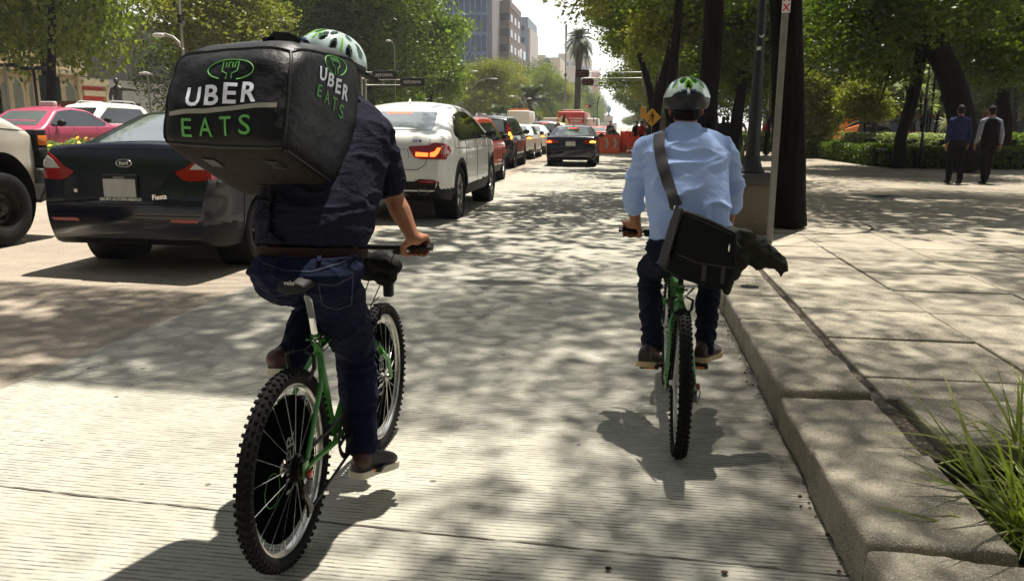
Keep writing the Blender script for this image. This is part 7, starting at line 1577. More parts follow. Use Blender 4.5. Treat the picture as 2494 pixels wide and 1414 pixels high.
def helmet(root, c, f, u, off, s=1., straps=True):
    c = Vector(c); f = Vector(f).normalized(); r = f.cross(Vector(u)).normalized(); u = r.cross(f).normalized(); off = Vector(off)
    R3 = (.112*s, .140*s, .118*s)
    vents = []; 
    for lam, phi, a, b in ((0, 34, 17, 7.5), (23, 58, 17, 6.5), (-23, 58, 17, 6.5), (47, 42, 15, 6), (-47, 42, 15, 6), (72, 27, 15, 5.5), (-72, 27, 15, 5.5), (62, 60, 13, 5), (-62, 60, 13, 5),
                           (180, 45, 20, 7), (155, 42, 19, 6.5), (-155, 42, 19, 6.5), (128, 35, 17, 6), (-128, 35, 17, 6), (100, 24, 15, 5.5), (-100, 24, 15, 5.5), (180, 78, 11, 6), (105, 58, 12, 5), (-105, 58, 12, 5)):
        vents.append((rad(lam), rad(phi), rad(a), rad(b)))
    NU, NV = 180, 60; vs = []; rr = []
    def S(lam, phi, k=1.):        # lam 0 = rear
        x = math.sin(lam)*math.cos(phi); y = -math.cos(lam)*math.cos(phi); z = math.sin(phi)
        ridge = 1+.022*math.cos(lam*10)*math.cos(phi)*(1 if phi > .25 else phi/.25)
        yy = y*R3[1]*(1.06 if y < 0 else 1.); return c+(r*x*R3[0]+f*yy+u*z*R3[2])*ridge*k
    for j in range(NV+1):
        for i in range(NU): lam = i/NU*2*math.pi-math.pi; phi = rad(8+82*j/NV); vs.append(S(lam, phi))
    fs = []; mi = []
    for j in range(NV):
        for i in range(NU):
            lam = (i+.5)/NU*2*math.pi-math.pi; phi = rad(8+82*(j+.5)/NV); v = False
            for l0, p0, a, b in vents:
                dl = (lam-l0+math.pi) % (2*math.pi)-math.pi; x = dl*math.cos(phi); y = phi-p0; w_ = b*(1-.35*y/a)
                if abs(y) < a and (x/w_)**2+(y/a)**2 < 1: v = True; break
            rear_cut = phi < rad(20) and abs(lam) < rad(55)*(1-phi/rad(20)*.5)
            if v or rear_cut: continue
            q = j*NU+i; q2 = j*NU+(i+1) % NU; fs.append((q, q2, q2+NU, q+NU))
            al = abs(lam); st = 0
            if phi > rad(28) and (al < rad(11)+.2*(phi-rad(28)) or al > rad(170)): st = 1
            if rad(33) < al < rad(38) and rad(25) < phi < rad(66): st = 1
            if al < rad(20) and phi < rad(24): st = 2
            if rad(84) < al < rad(88) and phi < rad(50): st = 1
            mi.append(st)
    me = bpy.data.meshes.new('helmet'); me.from_pydata([tuple(v-off) for v in vs], [], fs); me.polygons.foreach_set('material_index', mi); me.update()
    for m in (m_helw, m_helg, m_helb): me.materials.append(m)
    o = bpy.data.objects.new('t', me); COL.objects.link(o); sm = o.modifiers.new('s', 'SOLIDIFY'); sm.thickness = .016; sm.offset = -1; me2 = evalmesh(o); bpy.data.objects.remove(o)
    me2.polygons.foreach_set('use_smooth', [True]*len(me2.polygons)); me2.set_sharp_from_angle(angle=rad(50)); H = bpy.data.objects.new('helmet', me2); COL.objects.link(H); H.parent = root
    mb = MB(off=off); vs = []
    n2 = 48
    for j, (phi, k) in enumerate(((80, .80), (50, .86), (20, .90), (12, .97), (4, .985), (-6, .97), (-16, .93), (-22, .86), (-20, .78))):
        for i in range(n2):
            lam = i/n2*2*math.pi; drop = .5+.5*math.cos(lam); ph = phi if phi > 0 else phi*(.45+.75*drop); vs.append(S(lam, rad(ph), k))
    fs = [(j*n2+i, j*n2+(i+1) % n2, (j+1)*n2+(i+1) % n2, (j+1)*n2+i) for j in range(8) for i in range(n2)]+[tuple(range(n2))]
    mb.add(vs, fs); mb.build('helmet_liner', mat('helmet_liner_black', (.008, .008, .010), .5), H, sharp=50)
    if straps:
        mb = MB(off=off)
        for s_ in (-1, 1): mb.tube([c+r*s_*.095*s+f*.02-u*.0, c+r*s_*.088*s+f*.012-u*.07*s, c+r*s_*.055*s+f*.03-u*.125*s, c+f*.04-u*.145*s], [(.002, .009)]*4, n=6); mb.tube([c+r*s_*.085*s-f*.07, c+r*s_*.088*s+f*.008-u*.075*s], [(.002, .008)]*2, n=6)
        mb.build('chin_strap', m_black, H)
    return H, (c, r, f, u, R3)
# ---------------- rider 1 : delivery cyclist
W1 = lambda x, y, z: bike1_world(x, y, z)
def bike1_world(x, y, z): x *= BS; y *= BS; z *= BS; c, s = math.cos(HB1), math.sin(HB1); return Vector((-1.038+x*c-y*s, 2.271+x*s+y*c, z+.006))
def bike2_world(x, y, z): x *= BS; y *= BS; z *= BS; c, s = math.cos(HB2), math.sin(HB2); return Vector((.262+x*c-y*s, 3.352+x*s+y*c, z+.006))
sd1 = Vector((math.cos(HB1), math.sin(HB1), 0)); fd1 = Vector((-math.sin(HB1), math.cos(HB1), 0))
def dv(d, z): v = Vector((d.x, d.y, z)); return v
lean1 = dv(fd1, -.75)
J = dict(side=sd1, pdir=dv(fd1, -.15), walk=(0, 1, 0),
  spine=[((-1.075, 2.645, .985), .190, .145, dv(fd1, -.2)), ((-1.078, 2.665, 1.05), .210, .155, dv(fd1, -.45)), ((-1.075, 2.75, 1.15), .212, .155, dv(fd1, -.6)), ((-1.065, 2.83, 1.25), .205, .145, lean1), ((-1.06, 2.91, 1.36), .20, .130, lean1), ((-1.055, 2.97, 1.43), .155, .10, lean1), ((-1.055, 3.0, 1.47), .09, .07, lean1)],
  neck=(-1.06, 3.01, 1.48), head=tuple(D(806, 168, 3.05)), face=(.75, .60, -.22), hup=(.12, .1, 1),
  shL=(-1.245, 2.97, 1.385), shR=(-.925, 2.95, 1.375), elL=(-1.33, 3.03, 1.14), elR=tuple(D(962, 487, 2.99)), wrL=tuple(bike1_world(-.255, .77, 1.02)), wrR=tuple(D(1006, 578, 2.965)),
  gripR=(tuple(bike1_world(.247, .815, .975)), (math.cos(HB1), math.sin(HB1), 0)), gripL=(tuple(bike1_world(-.247, .815, .975)), (-math.cos(HB1), -math.sin(HB1), 0)),
  hiL=(-1.15, 2.555, .905), hiR=(-.985, 2.555, .905), waist=((-1.072, 2.63, .962), .184, .138),
  knL=tuple(D(790, 705, 2.94)), knR=tuple(D(866, 850, 2.84)), anL=tuple(D(712, 872, 2.60)), anR=tuple(D(884, 1098, 2.73)),
  heelL=tuple(D(664, 914, 2.50)), toeL=tuple(D(730, 918, 2.72)), heelR=tuple(D(862, 1165, 2.65)), toeR=tuple(D(960, 1128, 2.86)), shoeupL=Vector((0, .35, 1)), shoeupR=Vector((-.05, -.0, 1)))
C1 = dict(shirt=fabric('tee_navy_heather', (.012, .012, .024), .95, 300, .5), sleeve=.72, sw=.98, sdisp=folds(7, 7, 12, .009, 7), pants=fabric('denim_indigo', (.005, .008, .026), .9, 260, .45, .4), pdisp=clip_top(folds(10, 10, 18, .010, 3), .962),
  shoe=mat('shoe_brown_black', (.012, .008, .008), .5), sole=mat('sole_offwhite', lin(205, 195, 175), .7), leg=1.0, bvox=.0045)
r1, sh1, hd1 = person('person', 'cyclist in a dark T-shirt, jeans and brown belt wearing the delivery backpack', (-1.05, 2.6, .01), J, C1)
r1o = Vector((-1.05, 2.6, .01))
helmet(r1, hd1[0]+hd1[3]*.026, (.75, .60, -.30), (.25, .15, 1), r1o, .98)
mb = MB(off=r1o); cc = D(884, 148, 3.12); hh = hd1[0]+hd1[3]*.045+Vector((.75, .6, -.3)).normalized()*.13
hh = hh-hd1[3]*.02; mb.loft([(hh, .06, .006, (0, 0, 1)), (hh+Vector((.028, .02, -.016)), .055, .005, (0, 0, 1)), (hh+Vector((.042, .03, -.026)), .035, .004, (0, 0, 1))], Vector((.6, -.75, 0)), 14); mb.build('visor', m_black, r1)
# belt, loops, pockets stitched on the jeans
me_j = [o for o in KIDS(r1) if o.name.startswith('trousers')][0]; bj = BVHTree.FromPolygons([v.co+r1o for v in me_j.data.vertices], [tuple(p.vertices) for p in me_j.data.polygons])
bsh = BVHTree.FromPolygons([v.co+r1o for v in sh1.data.vertices], [tuple(p.vertices) for p in sh1.data.polygons])
def on_surf(bv, px, py, off=.003):
    d = Vector(ray(px, py)).normalized(); h, n, i, dist = bv.ray_cast(Vector((0, 0, CH)), d)
    if h is None: h, n, i, dist = bv.find_nearest(Vector((0, 0, CH))+d*2.7)
    return h+n*off if n.dot(d) < 0 else h-n*off
def band(name, bv, path, wpx, m, root, off, o=.004, ro=None, n=14):
    """ribbon following screen-picked points on a surface"""
    mb = MB(off=ro); P = []
    for i in range(len(path)-1):
        for t in np.linspace(0, 1, n, endpoint=(i == len(path)-2)): P.append((path[i][0]*(1-t)+path[i+1][0]*t, path[i][1]*(1-t)+path[i+1][1]*t))
    vs = []
    for i, p in enumerate(P):
        a = P[max(0, i-1)]; b = P[min(len(P)-1, i+1)]; d = Vector((b[0]-a[0], b[1]-a[1])).normalized(); q = Vector((-d.y, d.x))*wpx/2
        for s_ in (-1, -.33, .33, 1): vs.append(on_surf(bv, p[0]+q.x*s_, p[1]+q.y*s_, off))
    if wpx > 20:
        for _ in range(10): vs = [vs[i] if i < 4 or i >= len(vs)-4 else (vs[i-4]+vs[i]*2+vs[i+4])/4 for i in range(len(vs))]
    fs = [(4*i+k, 4*i+k+1, 4*i+5+k, 4*i+4+k) for i in range(len(P)-1) for k in range(3)]
    mb.add(vs, fs); return mb.build(name, m, root, fixn=False)
m_belt = mat('belt_leather', (.018, .006, .0045), .75, spec=.2, bump=(60, .2, .002)); m_st = mat('stitching', (.045, .05, .085), .8)
mb = MB(off=r1o); wc, wa, wb_ = Vector((-1.074, 2.64, .968)), .192, .148; N = 44; bk1 = dv(fd1, -.15).normalized(); vs = []
for i in range(N):
    t = i/N*6.2832; e = sd1*math.copysign(abs(math.cos(t))**.9, math.cos(t))*wa+bk1*math.copysign(abs(math.sin(t))**.9, math.sin(t))*wb_
    q, nn, _, dist = bj.find_nearest(wc+e); 
    for z, k in ((-.017, 0), (.015, 0), (.015, .005), (-.017, .005)): vs.append(wc+e*(1+k*3)+Vector((0, 0, z)))
mb.add(vs, [(i*4+k, i*4+(k+1) % 4, ((i+1) % N)*4+(k+1) % 4, ((i+1) % N)*4+k) for i in range(N) for k in range(4)]); mb.build('belt', m_belt, r1)
trs = me_j
for nm, path, wpx in (('belt_loop', [(685, 614), (686, 650)], 11), ('belt_loop', [(775, 596), (778, 640)], 12), ('belt_loop', [(860, 585), (866, 626)], 12)): band(nm, bj, path, wpx, C1['pants'], trs, .010, ro=r1o)
for path in ([(640, 640), (690, 660), (760, 662), (830, 640), (862, 622)], [(775, 690), (815, 694), (858, 672)], [(775, 692), (786, 742), (820, 752), (855, 742), (858, 674)], [(620, 616), (700, 628), (790, 626), (880, 606)]):
    band('stitching', bj, path, 2.0, m_st, trs, .003, ro=r1o)
# brown heel patches on the shoes
for o in [k for k in KIDS(r1) if k.name.startswith('shoe')]:
    pass
for q in 'LR':
    h_, t_ = Vector(J['heel'+q]), Vector(J['toe'+q]); d_ = (t_-h_).normalized(); e_ = MB(off=r1o); e_.ell(h_+d_*.045+Vector((0, 0, .062)), (.0375, .042, .036), 14, 10); e_.build('heel_patch', mat('shoe_tan_heel', (.055, .017, .008), .5), r1)
# ---------------- delivery backpack (insulated box bag)
K = {}
for nm, (px, py, Y) in dict(OBL=(377, 352, 2.40), OBR=(694, 368, 2.35), OTL=(408, 122, 2.54), OTR=(720, 96, 2.48), IBL=(590, 492, 2.74), IBR=(856, 486, 2.72), ITL=(640, 95, 2.98), ITR=(902, 132, 2.90)).items(): K[nm] = D(px, py, Y)
bo = Vector(K['IBR'].lerp(K['IBL'], .5)); bag = thing('delivery_backpack', 'big black insulated delivery backpack with white and green lettering worn by the cyclist', 'backpack', bo)
def hexp(a, b, c):   # a left->right, b bottom->top, c outer->inner
    L3 = lambda p, q, t: p.lerp(q, t)
    o = L3(L3(K['OBL'], K['OBR'], a), L3(K['OTL'], K['OTR'], a), b); i = L3(L3(K['IBL'], K['IBR'], a), L3(K['ITL'], K['ITR'], a), b); return o.lerp(i, c)
NB = 22; vs = []; idx = {}
def sq(a, b, c):      # rounded cube to parameter space
    v = [2*a-1, 2*b-1, 2*c-1]; p = 9.-3.4*max(0., min(1., (b-.5)*2.2)); k = (sum(abs(x)**p for x in v))**(1/p); m_ = max(abs(x) for x in v); v = [x*m_/k for x in v] if k > 0 else v
    return [(x+1)/2 for x in v]
def bagpt(a, b, c):
    a2, b2, c2 = sq(a, b, c); p = hexp(a2, b2, c2)
    # outer face bulges a little; its upper edge is rounded over
    ctr = hexp(.5, .5, .5); out = (hexp(.5, .5, 0)-hexp(.5, .5, 1)).normalized(); up_ = (hexp(.5, 1, .5)-hexp(.5, 0, .5)).normalized()
    p += out*.022*math.sin(math.pi*a2)*math.sin(math.pi*b2)*(1-c2); p += up_*.018*math.sin(math.pi*a2)*math.sin(math.pi*c2)*b2
    dent = .007*fbm(Vector((a2*3, b2*3, c2*3))*1.0, 3)+(.016*mn.noise(Vector((a2*5, b2*2.2, 3.3)))*max(0, b2-.55)*2 if c2 < .3 else 0); return p+out*dent*(1-c2)+up_*dent*.5
faces = []
def gridface(fn):
    b0 = len(vs)
    for j in range(NB+1):
        for i in range(NB+1): vs.append(bagpt(*fn(i/NB, j/NB)))
    for j in range(NB):
        for i in range(NB): q = b0+j*(NB+1)+i; faces.append((q, q+1, q+NB+2, q+NB+1))
FN = [lambda u, v: (u, v, 0), lambda u, v: (u, v, 1), lambda u, v: (0, v, u), lambda u, v: (1, v, u), lambda u, v: (u, 0, v), lambda u, v: (u, 1, v)]
for fn in FN: gridface(fn)
nper = NB*NB; mi = [0]*nper*4+[1]*nper+[0]*nper
me = bpy.data.meshes.new('shell'); me.from_pydata([tuple(v-bo) for v in vs], [], faces); me.polygons.foreach_set('material_index', mi); bm = bmesh.new(); bm.from_mesh(me); bmesh.ops.remove_doubles(bm, verts=bm.verts[:], dist=.0008); bmesh.ops.recalc_face_normals(bm, faces=bm.faces[:]); bm.to_mesh(me); bm.free()
m_nyl = mat('bag_vinyl_black', (.003, .003, .004), .5, spec=.3, bump=(9, .5, .03)); m_base = mat('bag_base_board', (.020, .015, .013), .9, spec=.2, noise=(70, .35))
shell = finish('shell', me, [m_nyl, m_base], bag, True, 40); bvb = BVHTree.FromPolygons([v.co+bo for v in me.vertices], [tuple(p.vertices) for p in me.polygons])
def facemap(side, u, v, off=.003):
    a = (u, v, 0) if side == 'O' else (1, v, u); p = bagpt(*a); q = bagpt(*((u, v, .05) if side == 'O' else (.95, v, u))); n = (p-q); 
    h, nn, _, _ = bvb.find_nearest(p); 
    if nn.dot(n) < 0: nn = -nn
    return h+nn*off-bo
def face_text(txt, side, u0, v0, u1, h, m, bold, name, skew=0., th=1.):
    """lettering stretched between u0..u1 at height v0, h = letter height in v"""
    vs_, fs_ = text_mesh(txt, 1., 'LEFT', bold); x0 = min(v.x for v in vs_); x1 = max(v.x for v in vs_); y1 = max(v.y for v in vs_); bm = bmesh.new(); bv = [bm.verts.new(v) for v in vs_]
    for f in fs_:
        try: bm.faces.new([bv[i] for i in f])
        except ValueError: pass
    bmesh.ops.triangulate(bm, faces=bm.faces[:]); 
    for _ in range(3):
        es = [e for e in bm.edges if e.calc_length() > .22]
        if es: bmesh.ops.subdivide_edges(bm, edges=es, cuts=1); bmesh.ops.triangulate(bm, faces=bm.faces[:])
    mb = MB(); mb.add([facemap(side, u0+(u1-u0)*(v.co.x-x0)/(x1-x0)+skew*v.co.y, v0+h*v.co.y/y1, .0035*th) for v in bm.verts], [tuple(v.index for v in f.verts) for f in bm.faces]) if not bm.verts.index_update() else None
    bm.free(); return mb.build(name, m, shell, smooth=False, fixn=False)
def spaced(s): return s
m_lw = mat('print_white', lin(222, 224, 235), .6); m_lg = mat('print_green', lin(96, 170, 84), .6); m_lgr = mat('reflective_grey', lin(150, 146, 138), .5)
def wordmark(word, side, u0, u1, v0, h, m, bold, name):
    n = len(word); ws = {'U': 1, 'B': .95, 'E': .85, 'R': .95, 'A': 1.05, 'T': .95, 'S': .9}; tot = sum(ws[c] for c in word); gap = .30 if bold > .02 else .62; unit = (u1-u0)/(tot+gap*(n-1)); u = u0
    for c in word: face_text(c, side, u, v0+(-.27*(u-u0) if side == 'R' else .09*(u-.5)), u+ws[c]*unit, h, m, bold, name); u += (ws[c]+gap)*unit
def face_line(side, pts, wd, m, name):
    mb = MB(); P = [facemap(side, u, v, .002) for u, v in pts]; mb.tube(P, wd, n=6, caps=True); return mb.build(name, m, shell)
def logo(side, cu, cv, ru, rv, m):
    pts = [(cu+ru*math.cos(t), cv+rv*math.sin(t)) for t in np.linspace(rad(-70), rad(245), 36)]
    face_line(side, pts, .0019, m, 'logo_ring')
    k = lambda x, y: (cu+ru*x, cv+rv*y); f = [k(-.12, -.95), k(-.10, -.45), k(-.34, -.18), k(-.34, .15), k(-.34, .72), k(-.2, .72), k(-.2, .25), k(-.08, .2), k(-.07, .72), k(.07, .72), k(.08, .2), k(.2, .25), k(.2, .72), k(.34, .72), k(.34, .15), k(.34, -.18), k(.12, -.42), k(.12, -.90)]
    face_line(side, f, .0017, m, 'logo_fork')
wordmark('UBER', 'O', .235, .775, .41, .19, m_lw, .022, 'print_letter'); wordmark('EATS', 'O', .21, .745, .115, .175, m_lg, .004, 'print_letter')
mb = MB(); vs_ = []
for i in range(25):
    u = .09+.83*i/24
    for v in (.345, .388): vs_.append(facemap('O', u, v+.11*(u-.5)-.012, .003))
mb.add(vs_, [(2*i, 2*i+2, 2*i+3, 2*i+1) for i in range(24)]); mb.build('reflective_stripe', m_lgr, shell, fixn=False)
logo('O', .555, .735, .17, .10, m_lg)
wordmark('UBER', 'R', .32, .74, .72, .11, m_lw, .03, 'print_letter'); wordmark('EATS', 'R', .32, .70, .575, .10, mat('print_green_shaded', lin(80, 150, 70), .6), .004, 'print_letter'); logo('R', .55, .885, .15, .095, m_lg)  # side EATS letters: shade of that face put into a darker green
# piping, zip flaps, vents, straps, lid flap
def edge(a0, a1, n=18): return [bagpt(*[a0[k]+(a1[k]-a0[k])*t for k in range(3)])-bo for t in np.linspace(0, 1, n)]
for a0, a1 in (((0, 0, 0), (0, 1, 0)), ((1, 0, 0), (1, 1, 0)), ((0, 1, 0), (1, 1, 0)), ((0, 0, 0), (1, 0, 0)), ((1, 0, 0), (1, 0, 1)), ((1, 1, 0), (1, 1, 1)), ((0, 1, 0), (0, 1, 1)), ((1, 0, 1), (1, 1, 1))):
    mb = MB(); mb.tube(edge(a0, a1), .0055, n=8); mb.build('piping', m_bk, shell)
for c_, u_ in ((.25, .28), (.25, .78), (.72, .42), (.72, .85)):
    p = bagpt(u_, 0, c_); q1 = (bagpt(u_+.05, 0, c_)-p).normalized(); q2 = (bagpt(u_, 0, c_+.05)-p).normalized(); n = q1.cross(q2).normalized(); n = n if n.dot(bagpt(.5, 0, .5)-bagpt(.5, 1, .5)) > 0 else -n
    mb = MB(); w2 = [p+q1*a*.022+q2*b_*.026+n*.004-bo for a, b_ in ((-1, -1), (1, -1), (1, 1), (-1, 1))]; mb.add(w2, [(0, 1, 2, 3)]); vt = mb.build('vent', m_bk, shell, smooth=False, fixn=False)
    mb = MB(); fr_ = w2+[w2[0]]; mb.tube(fr_, .0016, n=5); mb.build('vent_frame', mat('vent_grey', (.06, .055, .05), .5), vt)
mb = MB(); pth = [bagpt(.60, 1, .22)-bo, bagpt(.68, 1, .24)-bo+Vector((0, 0, .012)), bagpt(.78, 1, .26)-bo+Vector((0, 0, .012)), bagpt(.86, 1, .28)-bo]; mb.tube(pth, [(.004, .016)]*4, n=8); mb.build('carry_handle', m_bk, bag)
mb = MB(); pth = []
pl_ = [(668, 470, .05), (664, 520, .006), (662, 570, .006), (666, 610, .006)]
P4 = [on_surf(bsh, px, py, .006)-bo for px, py, _ in pl_]; mb.tube(P4, [(.003, .019)]*4, n=8, hint=Vector((0, 1, 0))); mb.build('shoulder_strap', m_bk, bag)
mb = MB(); st_ = [bagpt(.80, .74, 1)-bo, Vector((-.96, 2.95, 1.44))-bo, Vector((-.93, 3.03, 1.41))-bo, Vector((-.93, 3.06, 1.28))-bo, Vector((-.905, 2.97, 1.16))-bo, Vector((-.885, 2.84, 1.12))-bo, bagpt(.97, .12, .98)-bo]
fine = []
for i in range(len(st_)-1):
    for t in np.linspace(0, 1, 5, endpoint=False): fine.append(st_[i].lerp(st_[i+1], t))
fine.append(st_[-1])
for _ in range(4): fine = [fine[0]]+[(fine[i-1]+fine[i]*2+fine[i+1])/4 for i in range(1, len(fine)-1)]+[fine[-1]]
mb.tube(fine, [(.004, .022)]*len(fine), n=8, hint=Vector((1, 0, 0))); mb.build('shoulder_strap', m_bk, bag)
mb = MB(); mb.tube([bagpt(1, .16, .9)-bo+Vector((.01, 0, 0)), D(852, 440, 2.74)-bo, D(868, 425, 2.78)-bo], .004, n=6); mb.tube([D(845, 430, 2.74)-bo, D(872, 440, 2.76)-bo, D(880, 420, 2.82)-bo], .003, n=6); mb.cbox(D(858, 432, 2.76)-bo, (.03, .012, .02), .004); mb.build('buckle', mat('buckle_grey', (.12, .12, .12), .4), bag)
# ---------------- rider 2
sd2 = Vector((1, 0, 0)); ln2 = Vector((0, 1, -.55))
J = dict(side=(1, 0, 0), walk=(0, 1, 0), pdir=(0, 1, -.1),
  spine=[((.30, 3.755, .875), .182, .125, (0, 1, -.15)), ((.30, 3.765, .95), .188, .135, (0, 1, -.25)), ((.295, 3.81, 1.06), .190, .138, (0, 1, -.4)), ((.288, 3.87, 1.17), .197, .132, ln2), ((.282, 3.925, 1.27), .20, .115, ln2), ((.278, 3.965, 1.335), .15, .09, ln2), ((.276, 3.99, 1.375), .08, .065, ln2)],
  neck=(.276, 3.995, 1.385), head=tuple(D(1671, 262, 4.04)), face=(0, 1, -.06), hup=(0, 0, 1), s=.97,
  shL=(.105, 3.965, 1.285), shR=(.455, 3.965, 1.285), elL=tuple(D(1540, 478, 4.0)), elR=tuple(D(1785, 465, 4.02)), wrL=tuple(D(1549, 545, 4.07)), wrR=(.515, 4.09, .935),
  gripL=(tuple(bike2_world(-.243, .81, .922)), (-1, 0, 0)), gripR=(tuple(bike2_world(.243, .81, .922)), (1, 0, 0)),
  hiL=(.205, 3.70, .815), hiR=(.365, 3.70, .815), waist=((.285, 3.745, .89), .172, .125),
  knL=tuple(D(1582, 655, 4.02)), knR=tuple(D(1728, 655, 4.05)), anL=tuple(D(1590, 858, 3.66)), anR=tuple(D(1716, 858, 3.88)),
  heelL=tuple(D(1566, 893, 3.52)), toeL=tuple(D(1600, 893, 3.76)), heelR=tuple(D(1700, 882, 3.82)), toeR=tuple(D(1744, 862, 4.06)), shoeupL=Vector((0, .25, 1)))
C2 = dict(shirt=fabric('shirt_pale_blue', lin(166, 188, 234), .85, 200, .04, .12, .22), sleeve=1.45, sw=1.08, cuff=True, sdisp=folds(6, 6, 10, .015, 13, .001), pants=fabric('trousers_navy', (.010, .013, .026), .9, 240, .3), pdisp=folds(10, 10, 16, .012, 8), shoe=mat('shoe_dark_brown', (.035, .014, .009), .45), sole=mat('sole_tan', lin(190, 165, 125), .7), leg=.80, bvox=.0045)
r2, sh2, hd2 = person('person', 'cyclist in a pale blue shirt and navy trousers carrying a messenger bag', (.28, 3.75, .01), J, C2); r2o = Vector((.28, 3.75, .01))
helmet(r2, hd2[0]+hd2[3]*.026, (0, 1, -.05), (0, 0, 1), r2o, 1.0)
mb = MB(off=r2o)
for t in np.linspace(-1.9, 1.9, 15): pass
cpts = [Vector((.276+.072*math.sin(t), 3.985-.062*math.cos(t), 1.395+.012*math.cos(t))) for t in np.linspace(-2.4, 2.4, 20)]; mb.tube(cpts, [(.006, .020)]*20, n=8, hint=Vector((0, 0, 1))); mb.build('collar', C2['shirt'], r2)
# messenger bag
P0 = [(1668, 510), (1722, 532), (1796, 566), (1794, 640), (1776, 705), (1735, 704), (1690, 690), (1627, 658)]
bk = [D(px, py, 3.44) for px, py in P0]; frn = [D(px-22+(8 if px > 1700 else 0), py-7, 3.56) for px, py in P0]
bo2 = Vector(D(1700, 690, 3.5)); mbag = thing('messenger_bag', 'black messenger bag with a grey side panel slung behind the second cyclist', 'bag', bo2); mb = MB(off=bo2); n = len(P0)
mb.add(bk+frn, [tuple(range(n)), tuple(range(n, 2*n))[::-1]]+[(i, n+i, n+(i+1) % n, (i+1) % n) for i in range(n)])
m_bagb = mat('bag_canvas_black', (.0045, .0045, .005), .8, spec=.25, bump=(40, .3, .003)); m_bagg = mat('bag_side_grey', (.022, .021, .024), .5, bump=(25, .4, .004))
fl = fuse('bag_body', mb, m_bagb, mbag, .008, 4, disp=lambda c, n_: n_*.006*fbm(c*9, 2))
mb = MB(off=bo2); q = [D(1649, 504, 3.565), D(1668, 511, 3.435), D(1628, 655, 3.435), D(1604, 640, 3.565)]; nv = (q[1]-q[0]).cross(q[3]-q[0]).normalized(); nv = nv if nv.x < 0 else -nv
vs = []
for j in range(9):
    for i in range(5): u, v = i/4, j/8; p = q[0].lerp(q[1], u).lerp(q[3].lerp(q[2], u), v); vs.append(p+nv*(.008+.005*mn.noise(Vector((u*3, v*5, 0)))))
mb.add(vs, [(j*5+i, j*5+i+1, j*5+i+6, j*5+i+5) for j in range(8) for i in range(4)]); mb.build('side_panel', m_bagg, mbag, fixn=False)
mb = MB(off=bo2); mb.tube([q[0]+nv*.012, q[1]+nv*.012, q[2]+nv*.012, q[3]+nv*.012], .003, n=6); mb.build('panel_piping', m_bagb, mbag)
mb = MB(off=bo2); mb.ell(D(1650, 507, 3.55)+nv*.012, .007, 8, 6); mb.build('rivet', m_chrome, mbag)
mb = MB(off=bo2); mb.cbox(D(1776, 603, 3.425), (.007, .004, .034), .0015); mb.build('clasp', m_chrome, mbag)
bs2 = BVHTree.FromPolygons([v.co+r2o for v in sh2.data.vertices], [tuple(p.vertices) for p in sh2.data.polygons])
bd = band('shoulder_strap', bs2, [(1650, 506), (1636, 470), (1620, 420), (1609, 370), (1608, 335), (1611, 318)], 27, mat('strap_webbing', (.03, .028, .028), .5), mbag, .016, ro=bo2)
bvf = BVHTree.FromPolygons([v.co+bo2 for v in fl.data.vertices], [tuple(p.vertices) for p in fl.data.polygons])
band('flap_seam', bvf, [(1648, 618), (1700, 640), (1786, 652)], 3.2, m_bagg, mbag, .003, ro=bo2); band('flap_seam', bvf, [(1676, 524), (1720, 542), (1786, 572)], 2.2, m_bagg, mbag, .003, ro=bo2)
band('buckle_strap', bvf, [(1716, 646), (1712, 684)], 11, m_bagg, mbag, .004, ro=bo2); band('buckle_strap', bvf, [(1762, 650), (1758, 690)], 10, m_bagg, mbag, .004, ro=bo2)
# jacket tied to the bag
bo3 = Vector(D(1800, 680, 3.6)); jk = thing('jacket', 'dark olive jacket bundled behind the second cyclist, one sleeve trailing right', 'jacket', bo3); mb = MB(off=bo3)
for px, py, Y, r, rz_ in ((1782, 580, 3.62, .055, .05), (1812, 590, 3.62, .06, .065), (1845, 608, 3.63, .058, .058), (1872, 625, 3.64, .055, .048), (1895, 640, 3.65, .035, .032), (1908, 648, 3.65, .022, .022), (1800, 630, 3.6, .05, .06), (1780, 655, 3.58, .045, .05), (1845, 636, 3.62, .04, .035), (1770, 690, 3.57, .03, .045), (1780, 610, 3.6, .05, .08)):
    mb.ell(D(px, py, Y), (r, .06, rz_), 14, 10)
mb.tube([D(1890, 655, 3.64), D(1905, 662, 3.64), D(1902, 676, 3.64)], [(.012, .02), (.014, .02), (.004, .008)], n=8)
mb.tube([D(1840, 588, 3.6), D(1868, 600, 3.6), D(1882, 616, 3.6)], [(.012, .02), (.014, .024), (.008, .012)], n=8)
fuse('cloth', mb, mat('jacket_olive', (.013, .012, .006), .85, noise=(20, .4)), jk, .007, 2, disp=folds(12, 12, 14, .011, 5))
